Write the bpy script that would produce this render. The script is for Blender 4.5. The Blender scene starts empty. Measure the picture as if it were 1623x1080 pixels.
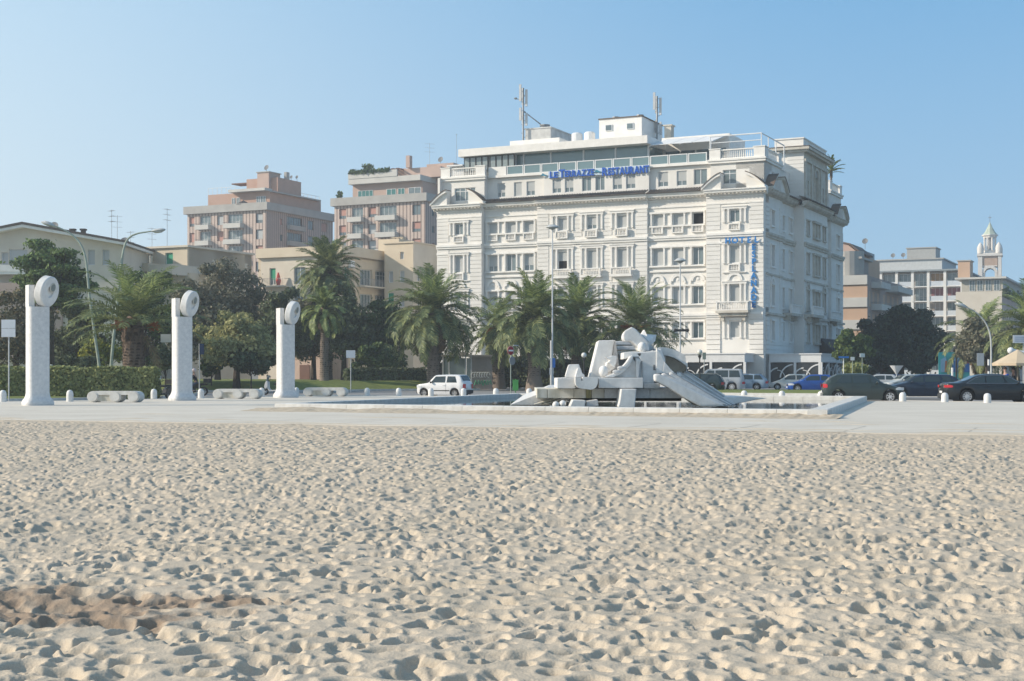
import bpy, bmesh, math, random
import numpy as np
from mathutils import Vector, Matrix
random.seed(7); rng = np.random.default_rng(7)
R = math.radians
sc = bpy.context.scene
COL = sc.collection

# ------------------------------------------------------------------ camera, sky, sun, exposure
F_PX, CX, HY, EYE = 2254.0, 811.5, 592.0, 1.4
cam_d = bpy.data.cameras.new('camera'); cam = bpy.data.objects.new('camera', cam_d); COL.objects.link(cam)
cam.location = (0, 0, EYE); cam.rotation_euler = (R(90), 0, 0)
cam_d.sensor_width = 36.0; cam_d.lens = 36.0 * F_PX / 1623.0
cam_d.shift_y = (HY - 540.0) / 1623.0
cam_d.clip_start = 0.1; cam_d.clip_end = 6000
sc.camera = cam

SUN_AZ = Vector((-1.0, -0.10)).normalized(); SUN_EL = R(27)
world = bpy.data.worlds.new('World'); sc.world = world; world.use_nodes = True
wn = world.node_tree.nodes; wl = world.node_tree.links
bg = wn['Background']
sky = wn.new('ShaderNodeTexSky'); sky.sky_type = 'NISHITA'; sky.sun_disc = False
sky.sun_elevation = SUN_EL; sky.sun_rotation = math.atan2(SUN_AZ.x, SUN_AZ.y)
sky.altitude = 0; sky.air_density = 0.8; sky.dust_density = 0.3; sky.ozone_density = 3.0
# a bright hazy late-morning sky: pale towards the horizon and towards the sun, over the Nishita sky
SKY_K = 0.13
def _m(op, a=None, b=None, c=None):
    n = wn.new('ShaderNodeMath'); n.operation = op
    for i, v in enumerate((a, b, c)):
        if v is None: continue
        if hasattr(v, 'links'): wl.new(v, n.inputs[i])
        else: n.inputs[i].default_value = v
    return n.outputs[0]
_tc = wn.new('ShaderNodeTexCoord'); _sp = wn.new('ShaderNodeSeparateXYZ'); wl.new(_tc.outputs['Generated'], _sp.inputs[0])
_z = _m('MAXIMUM', _sp.outputs['Z'], 0.0)
def _ramp(stops):
    n = wn.new('ShaderNodeValToRGB'); n.color_ramp.interpolation = 'B_SPLINE' if False else 'LINEAR'; e = n.color_ramp.elements
    while len(e) < len(stops): e.new(0.5)
    for i, (p_, c_) in enumerate(stops): e[i].position = p_; e[i].color = (*[v for v in c_], 1)
    wl.new(_z, n.inputs[0]); return n.outputs[0]
_away = _ramp([(0, (.43, .62, .79)), (.11, (.305, .54, .775)), (.25, (.185, .435, .72)), (.6, (.17, .34, .57)), (1, (.15, .29, .48))])
_near = _ramp([(0, (.84, .91, .93)), (.11, (.73, .86, .915)), (.25, (.60, .79, .92)), (.6, (.42, .60, .76)), (1, (.27, .43, .60))])
_dot = _m('ADD', _m('MULTIPLY', _sp.outputs['X'], SUN_AZ.x), _m('MULTIPLY', _sp.outputs['Y'], SUN_AZ.y))
_mr = wn.new('ShaderNodeMapRange'); _mr.interpolation_type = 'SMOOTHSTEP'; wl.new(_dot, _mr.inputs[0]); _mr.inputs[1].default_value = -0.38; _mr.inputs[2].default_value = 0.52
_mx = wn.new('ShaderNodeMix'); _mx.data_type = 'RGBA'; wl.new(_mr.outputs[0], _mx.inputs[0]); wl.new(_away, _mx.inputs[6]); wl.new(_near, _mx.inputs[7])
_sc = wn.new('ShaderNodeVectorMath'); _sc.operation = 'SCALE'; wl.new(_mx.outputs[2], _sc.inputs[0]); _sc.inputs[3].default_value = 0.955 / SKY_K
_mf = wn.new('ShaderNodeMix'); _mf.data_type = 'RGBA'; _mf.inputs[0].default_value = 0.9; wl.new(sky.outputs[0], _mf.inputs[6]); wl.new(_sc.outputs[0], _mf.inputs[7])
wl.new(_mf.outputs[2], bg.inputs[0]); bg.inputs[1].default_value = SKY_K
sun_d = bpy.data.lights.new('sun', 'SUN'); sun_d.energy = 5.0; sun_d.angle = R(0.6); sun_d.color = (1.0, 0.875, 0.72)
sun = bpy.data.objects.new('sun', sun_d); COL.objects.link(sun)
sdir = Vector((SUN_AZ.x * math.cos(SUN_EL), SUN_AZ.y * math.cos(SUN_EL), math.sin(SUN_EL)))
sun.rotation_euler = sdir.to_track_quat('Z', 'Y').to_euler()
sc.view_settings.view_transform = 'Standard'; sc.view_settings.look = 'None'
sc.view_settings.exposure = 0.2; sc.view_settings.gamma = 1.0; sc.view_settings.use_curve_mapping = False

# ------------------------------------------------------------------ materials
MATS = {}
def mat(name, col, rough=0.7, var=0.12, scale=2.0, bump=0.0, bscale=40.0, metal=0.0, spec=0.3, coat=0.0, col2=None, island=False, detail=6, subsurf=0.0, stretch=None):
    if name in MATS: return MATS[name]
    m = bpy.data.materials.new(name); m.use_nodes = True
    nt = m.node_tree; N = nt.nodes; L = nt.links
    b = N['Principled BSDF']
    b.inputs['Roughness'].default_value = rough; b.inputs['Metallic'].default_value = metal
    b.inputs['Specular IOR Level'].default_value = spec; b.inputs['Coat Weight'].default_value = coat
    b.inputs['Coat Roughness'].default_value = 0.05
    c1 = tuple(col); c2 = tuple(col2) if col2 else tuple(max(0, x * (1 - var * 2)) for x in col)
    tc = N.new('ShaderNodeTexCoord'); mp = N.new('ShaderNodeMapping'); L.new(tc.outputs['Object'], mp.inputs[0])
    if stretch: mp.inputs['Scale'].default_value = stretch
    nz = N.new('ShaderNodeTexNoise'); nz.inputs['Scale'].default_value = scale; nz.inputs['Detail'].default_value = detail
    nz.inputs['Roughness'].default_value = 0.6
    L.new(mp.outputs[0], nz.inputs['Vector'])
    rp = N.new('ShaderNodeValToRGB'); rp.color_ramp.elements[0].position = 0.3; rp.color_ramp.elements[1].position = 0.7
    rp.color_ramp.elements[0].color = (*c2, 1); rp.color_ramp.elements[1].color = (*c1, 1)
    if island:
        ge = N.new('ShaderNodeNewGeometry'); mx = N.new('ShaderNodeMix'); mx.data_type = 'FLOAT'; mx.inputs[0].default_value = 0.55
        L.new(nz.outputs[0], mx.inputs[2]); L.new(ge.outputs['Random Per Island'], mx.inputs[3]); L.new(mx.outputs[0], rp.inputs[0])
    else:
        L.new(nz.outputs[0], rp.inputs[0])
    L.new(rp.outputs[0], b.inputs['Base Color'])
    if bump > 0:
        bz = N.new('ShaderNodeTexNoise'); bz.inputs['Scale'].default_value = bscale; bz.inputs['Detail'].default_value = 4
        L.new(mp.outputs[0], bz.inputs['Vector'])
        bp = N.new('ShaderNodeBump'); bp.inputs['Strength'].default_value = 1.0; bp.inputs['Distance'].default_value = bump
        L.new(bz.outputs[0], bp.inputs['Height']); L.new(bp.outputs[0], b.inputs['Normal'])
    if subsurf:
        # thin leaves let some light through
        tr = N.new('ShaderNodeBsdfTranslucent'); L.new(rp.outputs[0], tr.inputs[0])
        ms = N.new('ShaderNodeMixShader'); ms.inputs[0].default_value = subsurf
        L.new(b.outputs[0], ms.inputs[1]); L.new(tr.outputs[0], ms.inputs[2]); L.new(ms.outputs[0], N['Material Output'].inputs[0])
    MATS[name] = m
    return m

def lined(name, col, col2, freq, axis='z', rough=0.7, width=0.85):
    """slats or stripes: a wave of two paints along one object axis"""
    if name in MATS: return MATS[name]
    m = mat(name, col, rough, 0.05, 1.0)
    nt = m.node_tree; N = nt.nodes; L = nt.links; b = N['Principled BSDF']
    tc = N.new('ShaderNodeTexCoord'); sp = N.new('ShaderNodeSeparateXYZ'); L.new(tc.outputs['Object'], sp.inputs[0])
    mu = N.new('ShaderNodeMath'); mu.operation = 'MULTIPLY'; mu.inputs[1].default_value = freq; L.new(sp.outputs[axis.upper()], mu.inputs[0])
    fr = N.new('ShaderNodeMath'); fr.operation = 'FRACT'; L.new(mu.outputs[0], fr.inputs[0])
    lt = N.new('ShaderNodeMath'); lt.operation = 'GREATER_THAN'; lt.inputs[1].default_value = width; L.new(fr.outputs[0], lt.inputs[0])
    src = b.inputs['Base Color'].links[0].from_socket
    mx = N.new('ShaderNodeMix'); mx.data_type = 'RGBA'; L.new(lt.outputs[0], mx.inputs[0]); L.new(src, mx.inputs[6]); mx.inputs[7].default_value = (*col2, 1)
    L.new(mx.outputs[2], b.inputs['Base Color'])
    return m

WHITE = mat('white_render', (0.765, 0.745, 0.705), 0.8, 0.05, 0.5, 0.004, 8, col2=(0.67, 0.65, 0.61))
WHITE2 = mat('white_trim', (0.83, 0.81, 0.77), 0.75, 0.04, 1.2, col2=(0.70, 0.68, 0.64))
OCHRE = mat('weathered_stone_trim', (0.60, 0.57, 0.50), 0.85, 0.1, 1.3, col2=(0.40, 0.36, 0.30))
TILE = mat('brown_roof_tile', (0.16, 0.12, 0.095), 0.85, 0.3, 6, island=True, col2=(0.09, 0.075, 0.065))
SHUT = lined('grey_roller_shutter', (0.44, 0.46, 0.46), (0.36, 0.375, 0.375), 14, 'z')
GLASS = mat('window_glass', (0.19, 0.25, 0.27), 0.06, 0.25, 0.5, spec=0.8)
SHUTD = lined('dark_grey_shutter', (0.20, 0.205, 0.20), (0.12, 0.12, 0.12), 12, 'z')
GLASS2 = mat('terrace_glass', (0.16, 0.25, 0.27), 0.05, 0.1, 0.3, spec=0.9)
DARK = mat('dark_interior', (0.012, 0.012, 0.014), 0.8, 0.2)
DFRAME = mat('dark_metal_frame', (0.04, 0.045, 0.05), 0.5, 0.1)
GREYMETAL = mat('grey_metal', (0.32, 0.33, 0.34), 0.45, 0.15, metal=0.6)
WMETAL = mat('white_metal', (0.72, 0.73, 0.73), 0.45, 0.05)
BLUE = mat('blue_letter', (0.012, 0.10, 0.48), 0.4, 0.05)
BLUE2 = mat('light_blue_letter', (0.03, 0.20, 0.52), 0.4, 0.05)
MARBLE = mat('white_marble', (0.78, 0.77, 0.75), 0.55, 0.1, 2.4, 0.006, 14, col2=(0.58, 0.575, 0.56), detail=9)
MARBLE2 = mat('veined_marble', (0.70, 0.69, 0.675), 0.5, 0.1, 8, 0.005, 30, col2=(0.54, 0.54, 0.54))
STAIN = mat('stained_marble', (0.66, 0.64, 0.58), 0.7, 0.2, 1.6, 0.004, 14, col2=(0.40, 0.38, 0.31), stretch=(1.6, 1.6, 0.5))
MOSS = mat('mossy_marble', (0.34, 0.31, 0.17), 0.8, 0.3, 4, col2=(0.13, 0.12, 0.05), stretch=(3, 3, 0.6))
TRAV = mat('travertine', (0.66, 0.655, 0.63), 0.7, 0.15, 3.0, 0.006, 24, col2=(0.50, 0.49, 0.46))
RUB = mat('black_rubber', (0.02, 0.02, 0.02), 0.8, 0.2)
RIM = mat('alloy_rim', (0.55, 0.56, 0.57), 0.35, 0.05, spec=0.6)
REDL = mat('red_lamp_lens', (0.55, 0.03, 0.04), 0.2, 0.1, spec=0.6)
CLEARL = mat('clear_lamp_lens', (0.65, 0.68, 0.70), 0.1, 0.1, spec=0.8)
BARK = mat('bark', (0.10, 0.078, 0.06), 0.95, 0.35, 6, 0.03, 12)
PBARK = mat('palm_trunk', (0.22, 0.18, 0.15), 0.95, 0.3, 7, 0.03, 14, island=True, col2=(0.075, 0.055, 0.042))
FRONDM = mat('palm_leaf', (0.31, 0.34, 0.14), 0.55, 0.3, 0.7, island=True, col2=(0.11, 0.15, 0.07), subsurf=0.3)
FRONDY = mat('young_palm_leaf', (0.36, 0.42, 0.15), 0.5, 0.3, 0.7, island=True, col2=(0.15, 0.20, 0.075), subsurf=0.3)
FRONDD = mat('dry_palm_leaf', (0.22, 0.155, 0.08), 0.8, 0.3, 0.7, island=True, col2=(0.12, 0.08, 0.04))
FRUIT = mat('orange_palm_fruit_stalk', (0.46, 0.13, 0.03), 0.6, 0.3, 3, island=True, col2=(0.25, 0.07, 0.02))

# ------------------------------------------------------------------ building blocks
class MB:
    def __init__(s): s.v = []; s.f = []
    def add(s, vs, fs):
        o = len(s.v); s.v += [tuple(p) for p in vs]; s.f += [tuple(i + o for i in f) for f in fs]; return s
    def box(s, x0, x1, y0, y1, z0, z1):
        if x0 > x1: x0, x1 = x1, x0
        if y0 > y1: y0, y1 = y1, y0
        if z0 > z1: z0, z1 = z1, z0
        return s.add([(x0, y0, z0), (x1, y0, z0), (x1, y1, z0), (x0, y1, z0), (x0, y0, z1), (x1, y0, z1), (x1, y1, z1), (x0, y1, z1)],
                     [(0, 3, 2, 1), (4, 5, 6, 7), (0, 1, 5, 4), (1, 2, 6, 5), (2, 3, 7, 6), (3, 0, 4, 7)])
    def prism(s, poly, y0, y1, poly2=None):
        """poly in (x,z) counter-clockwise seen from -y, extruded from y0 (front) to y1"""
        n = len(poly); q = poly2 or poly
        vs = [(x, y0, z) for x, z in poly] + [(x, y1, z) for x, z in q]
        fs = [tuple(range(n)), tuple(range(2 * n - 1, n - 1, -1))] + [(i, i + n, (i + 1) % n + n, (i + 1) % n) for i in range(n)]
        return s.add(vs, fs)
    def xprism(s, poly, x0, x1):
        """poly in (y,z), extruded along x"""
        n = len(poly)
        vs = [(x0, y, z) for y, z in poly] + [(x1, y, z) for y, z in poly]
        return s.add(vs, [tuple(range(n - 1, -1, -1)), tuple(range(n, 2 * n))] + [(i, (i + 1) % n, (i + 1) % n + n, i + n) for i in range(n)])
    def zprism(s, poly, z0, z1):
        n = len(poly)
        vs = [(x, y, z0) for x, y in poly] + [(x, y, z1) for x, y in poly]
        return s.add(vs, [tuple(range(n - 1, -1, -1)), tuple(range(n, 2 * n))] + [(i, (i + 1) % n, (i + 1) % n + n, i + n) for i in range(n)])
    def tube(s, pts, rad, n=8, caps=True):
        pts = [Vector(p) for p in pts]
        rr = rad if hasattr(rad, '__len__') else [rad] * len(pts)
        rings = []; up = None
        for i, p in enumerate(pts):
            d = (pts[min(i + 1, len(pts) - 1)] - pts[max(i - 1, 0)])
            d = d.normalized() if d.length > 1e-9 else Vector((0, 0, 1))
            if up is None: up = Vector((0, 1, 0)) if abs(d.y) < 0.9 else Vector((1, 0, 0))
            a = d.cross(up); a = a.normalized() if a.length > 1e-6 else Vector((1, 0, 0)); b = d.cross(a).normalized(); up = a.cross(d) * -1 if False else up
            rings.append([p + (a * math.cos(t) + b * math.sin(t)) * rr[i] for t in [2 * math.pi * k / n for k in range(n)]])
        vs = [v for r_ in rings for v in r_]; fs = []
        for i in range(len(pts) - 1):
            for k in range(n):
                fs.append((i * n + k, i * n + (k + 1) % n, (i + 1) * n + (k + 1) % n, (i + 1) * n + k))
        if caps: fs += [tuple(range(n - 1, -1, -1)), tuple(range((len(pts) - 1) * n, len(pts) * n))]
        return s.add(vs, fs)
    def cyl(s, x, y, z0, z1, r, n=12, r1=None):
        return s.tube([(x, y, z0), (x, y, z1)], [r, r if r1 is None else r1], n)
    def lathe(s, prof, c=(0, 0, 0), n=16, axis='z', caps=True):
        vs = []; fs = []
        for r, h in prof:
            for k in range(n):
                t = 2 * math.pi * k / n; a, b = r * math.cos(t), r * math.sin(t)
                vs.append((c[0] + a, c[1] + b, c[2] + h) if axis == 'z' else (c[0] + a, c[1] + h, c[2] + b))
        for i in range(len(prof) - 1):
            for k in range(n): fs.append((i * n + k, i * n + (k + 1) % n, (i + 1) * n + (k + 1) % n, (i + 1) * n + k))
        if caps: fs += [tuple(range(n - 1, -1, -1)), tuple(range((len(prof) - 1) * n, len(prof) * n))]
        return s.add(vs, fs)
    def ball(s, c, r, n=12, sq=(1, 1, 1)):
        vs = []; fs = []; m = max(4, n // 2)
        for i in range(m + 1):
            t = math.pi * i / m
            for k in range(n):
                a = 2 * math.pi * k / n
                vs.append((c[0] + r * sq[0] * math.sin(t) * math.cos(a), c[1] + r * sq[1] * math.sin(t) * math.sin(a), c[2] - r * sq[2] * math.cos(t)))
        for i in range(m):
            for k in range(n): fs.append((i * n + k, i * n + (k + 1) % n, (i + 1) * n + (k + 1) % n, (i + 1) * n + k))
        return s.add(vs, fs)
    def mesh(s, name, m=None, smooth=False):
        me = bpy.data.meshes.new(name); me.from_pydata(s.v, [], s.f); me.update()
        bm = bmesh.new(); bm.from_mesh(me); bmesh.ops.remove_doubles(bm, verts=bm.verts, dist=1e-5) if smooth else None
        bmesh.ops.recalc_face_normals(bm, faces=bm.faces); bm.to_mesh(me); bm.free()
        if m: me.materials.append(m)
        if smooth:
            me.polygons.foreach_set('use_smooth', [True] * len(me.polygons))
            try: me.set_sharp_from_angle(angle=R(40))
            except Exception: pass
        return me
    def build(s, name, m, parent=None, smooth=False, **kw):
        return link(name, s.mesh(name, m, smooth), parent, **kw)

def link(name, me, parent=None, loc=None, rot=None, scale=None, label=None, cat=None, group=None, kind=None):
    o = bpy.data.objects.new(name, me); COL.objects.link(o)
    if parent: o.parent = parent
    if loc is not None: o.location = loc
    if rot is not None: o.rotation_euler = rot if hasattr(rot, '__len__') else (0, 0, rot)
    if scale is not None: o.scale = scale if hasattr(scale, '__len__') else (scale,) * 3
    tag(o, label, cat, group, kind)
    return o
def tag(o, label=None, cat=None, group=None, kind=None):
    if label: o['label'] = label
    if cat: o['category'] = cat
    if group: o['group'] = group
    if kind: o['kind'] = kind
    return o
def thing(name, label, cat, loc=(0, 0, 0), rz=0, group=None):
    return link(name, None, None, loc, (0, 0, rz), None, label, cat, group)
def copy_thing(o, loc=None, rz=None, label=None, group=None, scale=None):
    r_ = o.copy(); COL.objects.link(r_)
    if loc is not None: r_.location = loc
    if rz is not None: r_.rotation_euler = (0, 0, rz)
    if scale is not None: r_.scale = (scale,) * 3
    if label: r_['label'] = label
    if group: r_['group'] = group
    for ch in list(o.children):
        c = ch.copy(); COL.objects.link(c); c.parent = r_
        for g in list(ch.children):
            d = g.copy(); COL.objects.link(d); d.parent = c
    return r_
def PX(px, Y): return (px - CX) / F_PX * Y
def PZ(py, Y): return EYE - (py - HY) / F_PX * Y
def G(px, py): Y = EYE * F_PX / (py - HY); return (PX(px, Y), Y, 0.0)
def lerp(a, b, t): return a + (b - a) * t

GA = math.atan2(-0.4316, 0.902)          # heading of the seafront grid
UX = Vector((math.cos(GA), math.sin(GA), 0)); VX = Vector((-math.sin(GA), math.cos(GA), 0))

_font_cache = {}
def text_mesh(ch, size, depth=0.06, bold=0.0):
    key = (ch, size, depth, bold)
    if key in _font_cache: return _font_cache[key]
    cu = bpy.data.curves.new('t', 'FONT'); cu.body = ch; cu.size = size; cu.extrude = depth / 2; cu.offset = bold
    cu.align_x = 'CENTER'; cu.resolution_u = 4
    to = bpy.data.objects.new('t', cu); COL.objects.link(to)
    dg = bpy.context.evaluated_depsgraph_get(); me = bpy.data.meshes.new_from_object(to.evaluated_get(dg))
    w = max([v.co.x for v in me.vertices]) - min([v.co.x for v in me.vertices]) if len(me.vertices) else size * .3
    bpy.data.objects.remove(to); _font_cache[key] = (me, w)
    return me, w
# ------------------------------------------------------------------ ground
SANDM = mat('pale_sand', (0.55, 0.472, 0.375), 0.95, 0.06, 0.6, 0.005, 60, spec=0.1, col2=(0.48, 0.415, 0.325))
def _wet(m):
    nt = m.node_tree; N = nt.nodes; L = nt.links; b = N['Principled BSDF']
    at = N.new('ShaderNodeAttribute'); at.attribute_name = 'dug'
    src = b.inputs['Base Color'].links[0].from_socket
    mx = N.new('ShaderNodeMix'); mx.data_type = 'RGBA'; L.new(at.outputs['Fac'], mx.inputs[0]); L.new(src, mx.inputs[6]); mx.inputs[7].default_value = (0.31, 0.24, 0.18, 1)
    # fine grains and specks
    nz = N.new('ShaderNodeTexNoise'); nz.inputs['Scale'].default_value = 120; nz.inputs['Detail'].default_value = 3
    tc = N.new('ShaderNodeTexCoord'); L.new(tc.outputs['Object'], nz.inputs['Vector'])
    mr = N.new('ShaderNodeMapRange'); mr.inputs[1].default_value = 0.3; mr.inputs[2].default_value = 0.7; mr.inputs[3].default_value = 0.86; mr.inputs[4].default_value = 1.08
    L.new(nz.outputs[0], mr.inputs[0])
    m2 = N.new('ShaderNodeMix'); m2.data_type = 'RGBA'; m2.blend_type = 'MULTIPLY'; m2.inputs[0].default_value = 1
    L.new(mx.outputs[2], m2.inputs[6]); L.new(mr.outputs[0], m2.inputs[7]); L.new(m2.outputs[2], b.inputs['Base Color'])
_wet(SANDM)
PAVE = mat('pale_concrete_paving', (0.63, 0.59, 0.52), 0.85, 0.04, 0.35, 0.003, 60, col2=(0.53, 0.49, 0.42), detail=12)
ASPH = mat('worn_asphalt', (0.27, 0.265, 0.26), 0.9, 0.1, 0.4, 0.004, 80, col2=(0.20, 0.20, 0.20))
EARTH = mat('dry_earth', (0.20, 0.17, 0.12), 0.95, 0.2, 0.3)
GRASSM = mat('lawn', (0.20, 0.23, 0.06), 0.9, 0.3, 1.5, 0.04, 18, col2=(0.12, 0.15, 0.04))
DRIFTM = mat('drifted_sand', (0.56, 0.49, 0.385), 0.95, 0.2, 6, col2=(0.36, 0.29, 0.21))

def noise2(shape, cell, seed, octaves=4, pers=0.5):
    """cheap value noise raster; cell = feature size in samples"""
    g = np.random.default_rng(seed); out = np.zeros(shape, np.float32); amp = 1.0; tot = 0
    for o in range(octaves):
        c = max(2.0, cell / 2 ** o)
        ny, nx = int(shape[0] / c) + 3, int(shape[1] / c) + 3
        r_ = g.random((ny, nx)).astype(np.float32)
        yy = np.arange(shape[0], dtype=np.float32) / c; xx = np.arange(shape[1], dtype=np.float32) / c
        y0 = yy.astype(int); x0 = xx.astype(int); fy = yy - y0; fx = xx - x0
        fy = (fy * fy * (3 - 2 * fy))[:, None]; fx = (fx * fx * (3 - 2 * fx))[None, :]
        a = r_[y0][:, x0]; b = r_[y0][:, x0 + 1]; c_ = r_[y0 + 1][:, x0]; d = r_[y0 + 1][:, x0 + 1]
        out += amp * ((a * (1 - fx) + b * fx) * (1 - fy) + (c_ * (1 - fx) + d * fx) * fy); tot += amp; amp *= pers
    return out / tot

def sand_edge_y(x): return 43.2 - (x + 15.6) * (11.0 / 27.2)
def make_sand():
    cell = 0.016; X0, X1, Y0, Y1 = -27.0, 27.0, 4.5, 49.0
    nx = int((X1 - X0) / cell); ny = int((Y1 - Y0) / cell)
    H = (noise2((ny, nx), 160, 1, 2) - .5) * 0.11 + (noise2((ny, nx), 30, 2, 2) - .5) * 0.030
    rid = 1 - np.abs(noise2((ny, nx), 13, 3, 3, .6) * 2 - 1); H += (rid - .8) * 0.030
    g = np.random.default_rng(11)
    # trodden hollows stamped one over the other
    n = 72000
    ys = np.sqrt(17.1 ** 2 + g.uniform(0, 1, n) * (58.6 ** 2 - 17.1 ** 2)) - 12.6; half = 0.42 * ys + 5.3; xs = g.uniform(-1, 1, n) * half
    for i in range(n):
        x, y = xs[i], ys[i]
        big = g.random() < .10; la = g.uniform(.045, .105) * (1.6 if big else 1); lb = la * g.uniform(.40, .85); ang = g.uniform(0, math.pi); dep = g.uniform(.013, .043) * (1.4 if big else 1)
        rad = la * 1.8; k = int(rad / cell) + 1
        cx_ = int((x - X0) / cell); cy_ = int((y - Y0) / cell)
        if cx_ - k < 0 or cy_ - k < 0 or cx_ + k + 1 >= nx or cy_ + k + 1 >= ny: continue
        sl = H[cy_ - k:cy_ + k + 1, cx_ - k:cx_ + k + 1]
        t = (np.arange(-k, k + 1) * cell).astype(np.float32); XX = t[None, :]; YY = t[:, None]
        ca, sa = math.cos(ang), math.sin(ang)
        u = (XX * ca + YY * sa) / la; v = (-XX * sa + YY * ca) / lb
        d = np.sqrt(u * u + v * v) * (1 + 0.15 * np.sin(2.3 * u + i) * np.sin(2.9 * v + 2 * i))
        w = 1 / (1 + np.exp(np.minimum((d - 0.85) * 16, 40)))
        floor = float(sl[k, k]) * .5 - dep * (1 - .45 * u)
        rim = 0.0065 * np.exp(-((d - 1.28) / .24) ** 2) * (dep / .03) * (1 + 0.6 * np.sign(u) * np.minimum(1, np.abs(u)))
        sl[:] = np.minimum(sl, sl * (1 - w * .95) + floor * w * .95) + rim
    H -= np.median(H)
    H = np.where(H > 0, 0.04 * np.tanh(H / 0.04), 0.09 * np.tanh(H / 0.08))
    H += (noise2((ny, nx), 4, 5, 2) - .5) * 0.008
    # the dug-up patch at the lower left
    yy = (Y0 + np.arange(ny) * cell)[:, None]; xx = (X0 + np.arange(nx) * cell)[None, :]
    e = ((xx + 3.1) / 1.7) ** 2 + ((yy - 8.75) / 0.85) ** 2
    e2 = ((xx + 2.3) / 1.0) ** 2 + ((yy - 9.0) / 0.40) ** 2
    nzz = noise2((ny, nx), 20, 9, 4, .75)
    dug = np.clip(1.15 - np.minimum(e, e2) + (nzz - .5) * 3.2, 0, 1)
    H += dug * ((noise2((ny, nx), 6, 8, 2) - .5) * 0.055 + (noise2((ny, nx), 16, 10, 2) - .5) * 0.05)
    H -= 0.09 * np.exp(-(((xx + 2.9) / .5) ** 2 + ((yy - 8.9) / .30) ** 2)) + 0.06 * np.exp(-(((xx + 3.9) / .5) ** 2 + ((yy - 8.4) / .25) ** 2))
    # mesh rows follow the distance, columns fan out with the view
    rows = [4.7]
    while rows[-1] < 48.5:
        y = rows[-1]; rows.append(y + min(0.085, max(0.016, y * y / (1.5 * 1422) / 1.6)))
    rows = np.array(rows); ncol = 1080
    tt = np.linspace(-1, 1, ncol)
    Yg = np.repeat(rows[:, None], ncol, 1); core = 0.84; inner = (0.37 * rows + 0.7)[:, None]; outer = (0.43 * rows + 5.4)[:, None]
    Xg = np.sign(tt)[None, :] * np.where(np.abs(tt)[None, :] < core, np.abs(tt)[None, :] / core * inner, inner + (np.abs(tt)[None, :] - core) / (1 - core) * (outer - inner))
    # drop what lies under the paving
    ed = sand_edge_y(Xg); Yc = np.minimum(Yg, ed + 0.6)
    fx = np.clip((Xg - X0) / cell, 0, nx - 2); fy = np.clip((Yc - Y0) / cell, 0, ny - 2)
    ix = fx.astype(int); iy = fy.astype(int); ax = fx - ix; ay = fy - iy
    def samp(A): return (A[iy, ix] * (1 - ax) + A[iy, ix + 1] * ax) * (1 - ay) + (A[iy + 1, ix] * (1 - ax) + A[iy + 1, ix + 1] * ax) * ay
    Z = samp(H) - 0.06; D = samp(dug)
    near = np.clip((ed - Yc) / 1.5, 0, 1); Z = Z * near + (1 - near) * (-0.01 + samp(H) * .3)
    Z = np.where(Yc > ed + .35, -0.2, Z)
    nr = len(rows)
    co = np.stack([Xg, Yc, Z], -1).reshape(-1, 3).astype(np.float32)
    idx = np.arange(nr * ncol).reshape(nr, ncol)
    keep = (Yg[:-1, :-1] < (ed[:-1, :-1] + 0.6))
    q = np.stack([idx[:-1, :-1], idx[:-1, 1:], idx[1:, 1:], idx[1:, :-1]], -1)[keep].astype(np.int32)
    me = bpy.data.meshes.new('beach_sand')
    me.vertices.add(len(co)); me.vertices.foreach_set('co', co.ravel())
    me.loops.add(q.size); me.loops.foreach_set('vertex_index', q.ravel())
    me.polygons.add(len(q)); me.polygons.foreach_set('loop_start', np.arange(0, q.size, 4, dtype=np.int32)); me.polygons.foreach_set('loop_total', np.full(len(q), 4, np.int32))
    me.update(calc_edges=True); me.polygons.foreach_set('use_smooth', np.ones(len(q), bool))
    a = me.attributes.new('dug', 'FLOAT', 'POINT'); a.data.foreach_set('value', D.ravel().astype(np.float32))
    me.materials.append(SANDM)
    link('sand', me, kind='structure')
make_sand()
# plain sand beyond the modelled relief, and the land under everything
def sheet(name, pts, z, m, thick=0.0):
    b = MB()
    if thick: b.zprism(pts, z - thick, z)
    else: b.add([(x, y, z) for x, y in pts], [tuple(range(len(pts)))])
    return b.build(name, m, kind='structure')
sheet('beach', [(-400, -300), (400, -300), (400, sand_edge_y(400)), (-400, sand_edge_y(-400))], -0.30, SANDM)
for sgn in (-1, 1):
    b = MB(); rr = random.Random(5); pts = []
    ysr = [3 + i * 1.0 for i in range(50)]
    for j, y in enumerate(ysr):
        for i in range(22):
            x = sgn * ((0.43 * y + 5.1) + i * 1.6)
            yy_ = min(y, sand_edge_y(x)); pts.append((x, yy_, -0.075 + rr.uniform(-.02, .02) - (.05 if i == 0 else 0)))
    for j in range(49):
        for i in range(21):
            o = j * 22 + i; b.f.append((o, o + 1, o + 23, o + 22))
    b.v = pts; b.build('sand_flat', SANDM, smooth=True, kind='structure')
sheet('ground', [(-3000, -600), (3000, -600), (3000, 4000), (-3000, 4000)], -0.6, EARTH)
EDGE_B = [(-13.3, 92.0), (-9, 89.9), (0, 87.3), (12.8, 79.0), (21.5, 71.2), (60, 36.5), (160, -8)]
EDGE_L = [(-110, 8), (-62, 40), (-27.0, 69.6), (-21.4, 73.5), (-18.2, 80.0), (-15.4, 86.0)]
plaza = [(-110, sand_edge_y(-110)), (200, sand_edge_y(200))][:0]
pl = [(-110, sand_edge_y(-110)), (160, sand_edge_y(160))] + list(reversed(EDGE_B)) + list(reversed(EDGE_L[2:])) + [(-110, 95)]
sheet('plaza_paving', pl, 0.0, PAVE, 0.5)
sheet('road', [(-300, sand_edge_y(-300) + 5), (300, sand_edge_y(300) + 5), (420, 60), (300, 400), (-300, 400)], -0.12, ASPH)
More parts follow.
